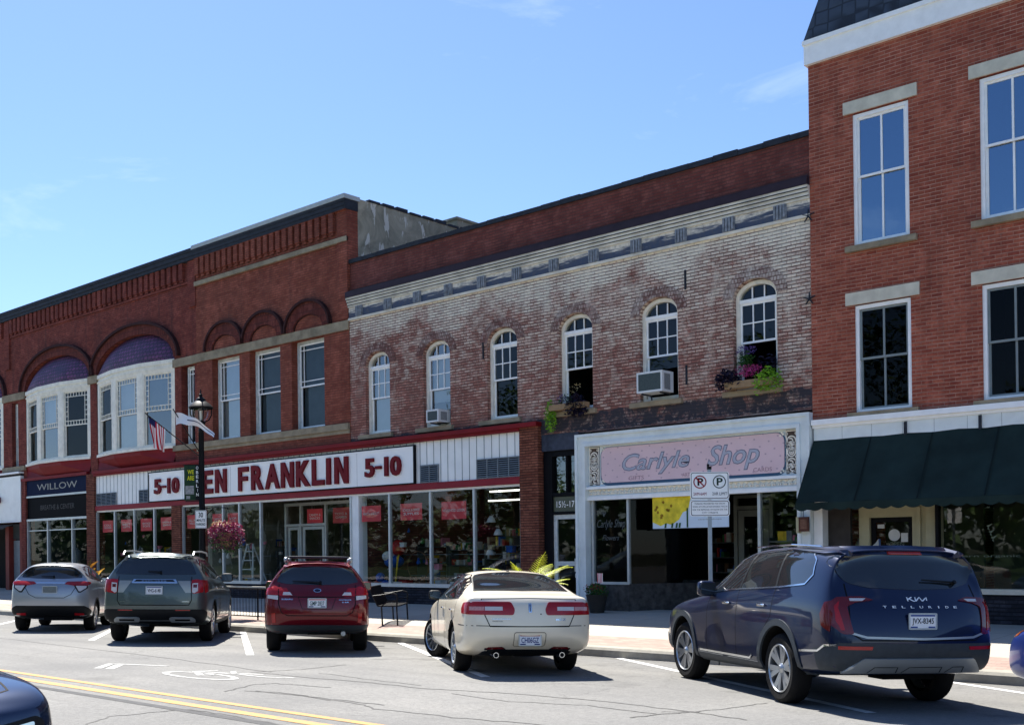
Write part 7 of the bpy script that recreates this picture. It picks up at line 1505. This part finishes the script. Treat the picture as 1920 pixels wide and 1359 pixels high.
m = M(); m.box(-.07, .07, 0, .002, 0, .0)
# --- blue car entering at the right edge
P6 = paint('paint_bright_blue', S(26, 52, 130), .45)
def small_sedan(paint_, name, label, loc, yaw):
    return Car(name, label, loc, yaw, dict(paint=paint_, r=.33, wb=2.7, W=.9, gap=.05,
    ys=[-1.0, -.86, -.6, -.35, .1, .6, 1.1, 1.5, 1.9, 2.3, 2.55, 3.0, 3.4, 3.58, 3.68],
    zb=[(-1.1, .32), (0, .2), (3.0, .2), (3.7, .24)], w=[(-1.0, .82), (-.86, .88), (-.5, .9), (2.8, .9), (3.2, .87), (3.5, .8), (3.68, .7)],
    zs=[(-1.1, .96), (1.2, .95), (2.5, .90), (3.3, .80), (3.68, .66)], zt=[(-1.0, 1.06), (-.6, 1.1), (-.35, 1.16), (.1, 1.34), (.6, 1.43), (1.1, 1.44), (1.5, 1.38), (1.9, 1.2), (2.3, 1.02), (2.55, .98), (3.0, .93), (3.4, .84), (3.58, .78), (3.68, .71)],
    wt=[(-1.0, .7), (.4, .58), (1.4, .58), (1.9, .64), (2.3, .74), (3.3, .68), (3.68, .54)],
    rear=[.12, .12, .08, .0, -.01, .01, .04, .08, .06, .04], front=[-.1, -.1, -.05, .02, .03, 0, -.03, -.08, -.06, -.04], bulge=([.12] * 4, .15)))
c = small_sedan(P6, 'sedan', 'bright blue car cut off at the right edge of the photograph', (-.80, -9.3), rad(53))
for x in (-.88, .88): c.wheel(x, 0, style='nine'); c.wheel(x, 2.7, style='nine')
c.both('head_lamp', LCL, 'wrapf', [(24, .68), (50, .74), (54, .80), (30, .76)], off=.008, g=.04); c.both('amber_marker', LOR, 'wrapf', [(50, .72), (58, .75), (60, .81), (52, .79)], off=.010, g=.04); c.dlo([(1.95, 1.0), (1.5, 1.25), (1.0, 1.36), (.3, 1.34), (-.3, 1.12), (.3, 1.03)], ([(.8, 1.03), (.75, 1.36)],), None); c.patch('windscreen', CG, 'top', [(-.66, 2.2), (-.5, 1.5), (.5, 1.5), (.66, 2.2), (0, 2.3)], .004)
c.patch('lower_grille', PLA, 'front', [(-.5, .3), (.5, .3), (.55, .45), (-.55, .45)], .006); c.mirror(-1, 1.8, 1.03, .82, P6); c.mirror(1, 1.8, 1.03, .82, P6); c.seam('wrapf', [(62, .3), (58, .62), (56, .74)], .012); c.seam('wrapf', [(0, .79), (30, .78), (50, .80)], .012)
# --- black car driving in at the lower left
P7 = paint('paint_black_sky_tint', S(44, 54, 76), .6, .2)  # black car; base lifted to blue-grey to stand for sky mirrored in the hood
c = Car('suv', 'black car with a large headlamp at the lower left corner, driving along the road', (-10.12, -18.85), rad(-90), dict(paint=P7, r=.36, wb=2.8, W=.93, gap=.06,
    ys=[-1.0, -.86, -.6, -.1, .5, 1.1, 1.5, 1.85, 2.2, 2.45, 2.9, 3.3, 3.5, 3.62],
    zb=[(-1.1, .38), (0, .28), (3.0, .28), (3.7, .3)], w=[(-1.0, .86), (-.86, .92), (-.5, .94), (2.9, .94), (3.25, .93), (3.5, .91), (3.62, .86)],
    zs=[(-1.1, 1.02), (1.2, 1.0), (2.4, .94), (3.3, .87), (3.62, .78)], zt=[(-1.0, 1.58), (-.6, 1.62), (.2, 1.66), (1.0, 1.66), (1.5, 1.58), (1.85, 1.36), (2.2, 1.06), (2.45, 1.01), (2.9, .98), (3.3, .94), (3.5, .90), (3.62, .84)],
    wt=[(-1.0, .58), (1.0, .62), (1.85, .66), (2.2, .82), (3.3, .84), (3.62, .78)],
    rear=[.12, .12, .08, .0, -.01, .02, .10, .40, .36, .32], front=[-.08, -.08, -.04, .02, .03, 0.01, -.01, -.03, -.02, -.02], bulge=([.12] * 4, .08)))
for x in (-.92, .92): c.wheel(x, 0, style='seven'); c.wheel(x, 2.8, style='seven')
c.both('head_lamp', PLA, 'front', [(.34, .60), (.72, .60), (.80, .70), (.74, .75), (.34, .71)], off=.008, rounded=.03, g=.04); c.both('lamp_lens', LCL, 'front', [(.38, .62), (.56, .62), (.58, .70), (.38, .69)], off=.012, rounded=.03, g=.04); c.both('lamp_ring', CHR, 'front', [(.6, .62), (.70, .62), (.72, .72), (.6, .71)], off=.012, rounded=.02, g=.04)
c.patch('grille', PLA, 'front', [(-.32, .45), (.32, .45), (.32, .72), (-.32, .72)], .006); c.patch('windscreen', CG, 'top', [(-.7, 2.1), (-.55, 1.55), (.55, 1.55), (.7, 2.1), (0, 2.2)], .004); c.dlo([(1.85, 1.14), (1.5, 1.4), (1.1, 1.5), (.3, 1.54), (-.4, 1.5), (-.6, 1.2), (.3, 1.12)], ([(.9, 1.12), (.85, 1.5)],), None)
c.seam('top', [(-.76, 2.3), (-.74, 3.0), (-.66, 3.45), (-.4, 3.56), (.4, 3.56), (.66, 3.45), (.74, 3.0), (.76, 2.3)], .014); c.mirror(-1, 1.9, 1.16, .86, P7); c.mirror(1, 1.9, 1.16, .86, P7)
c.t.name = 'driving_car'
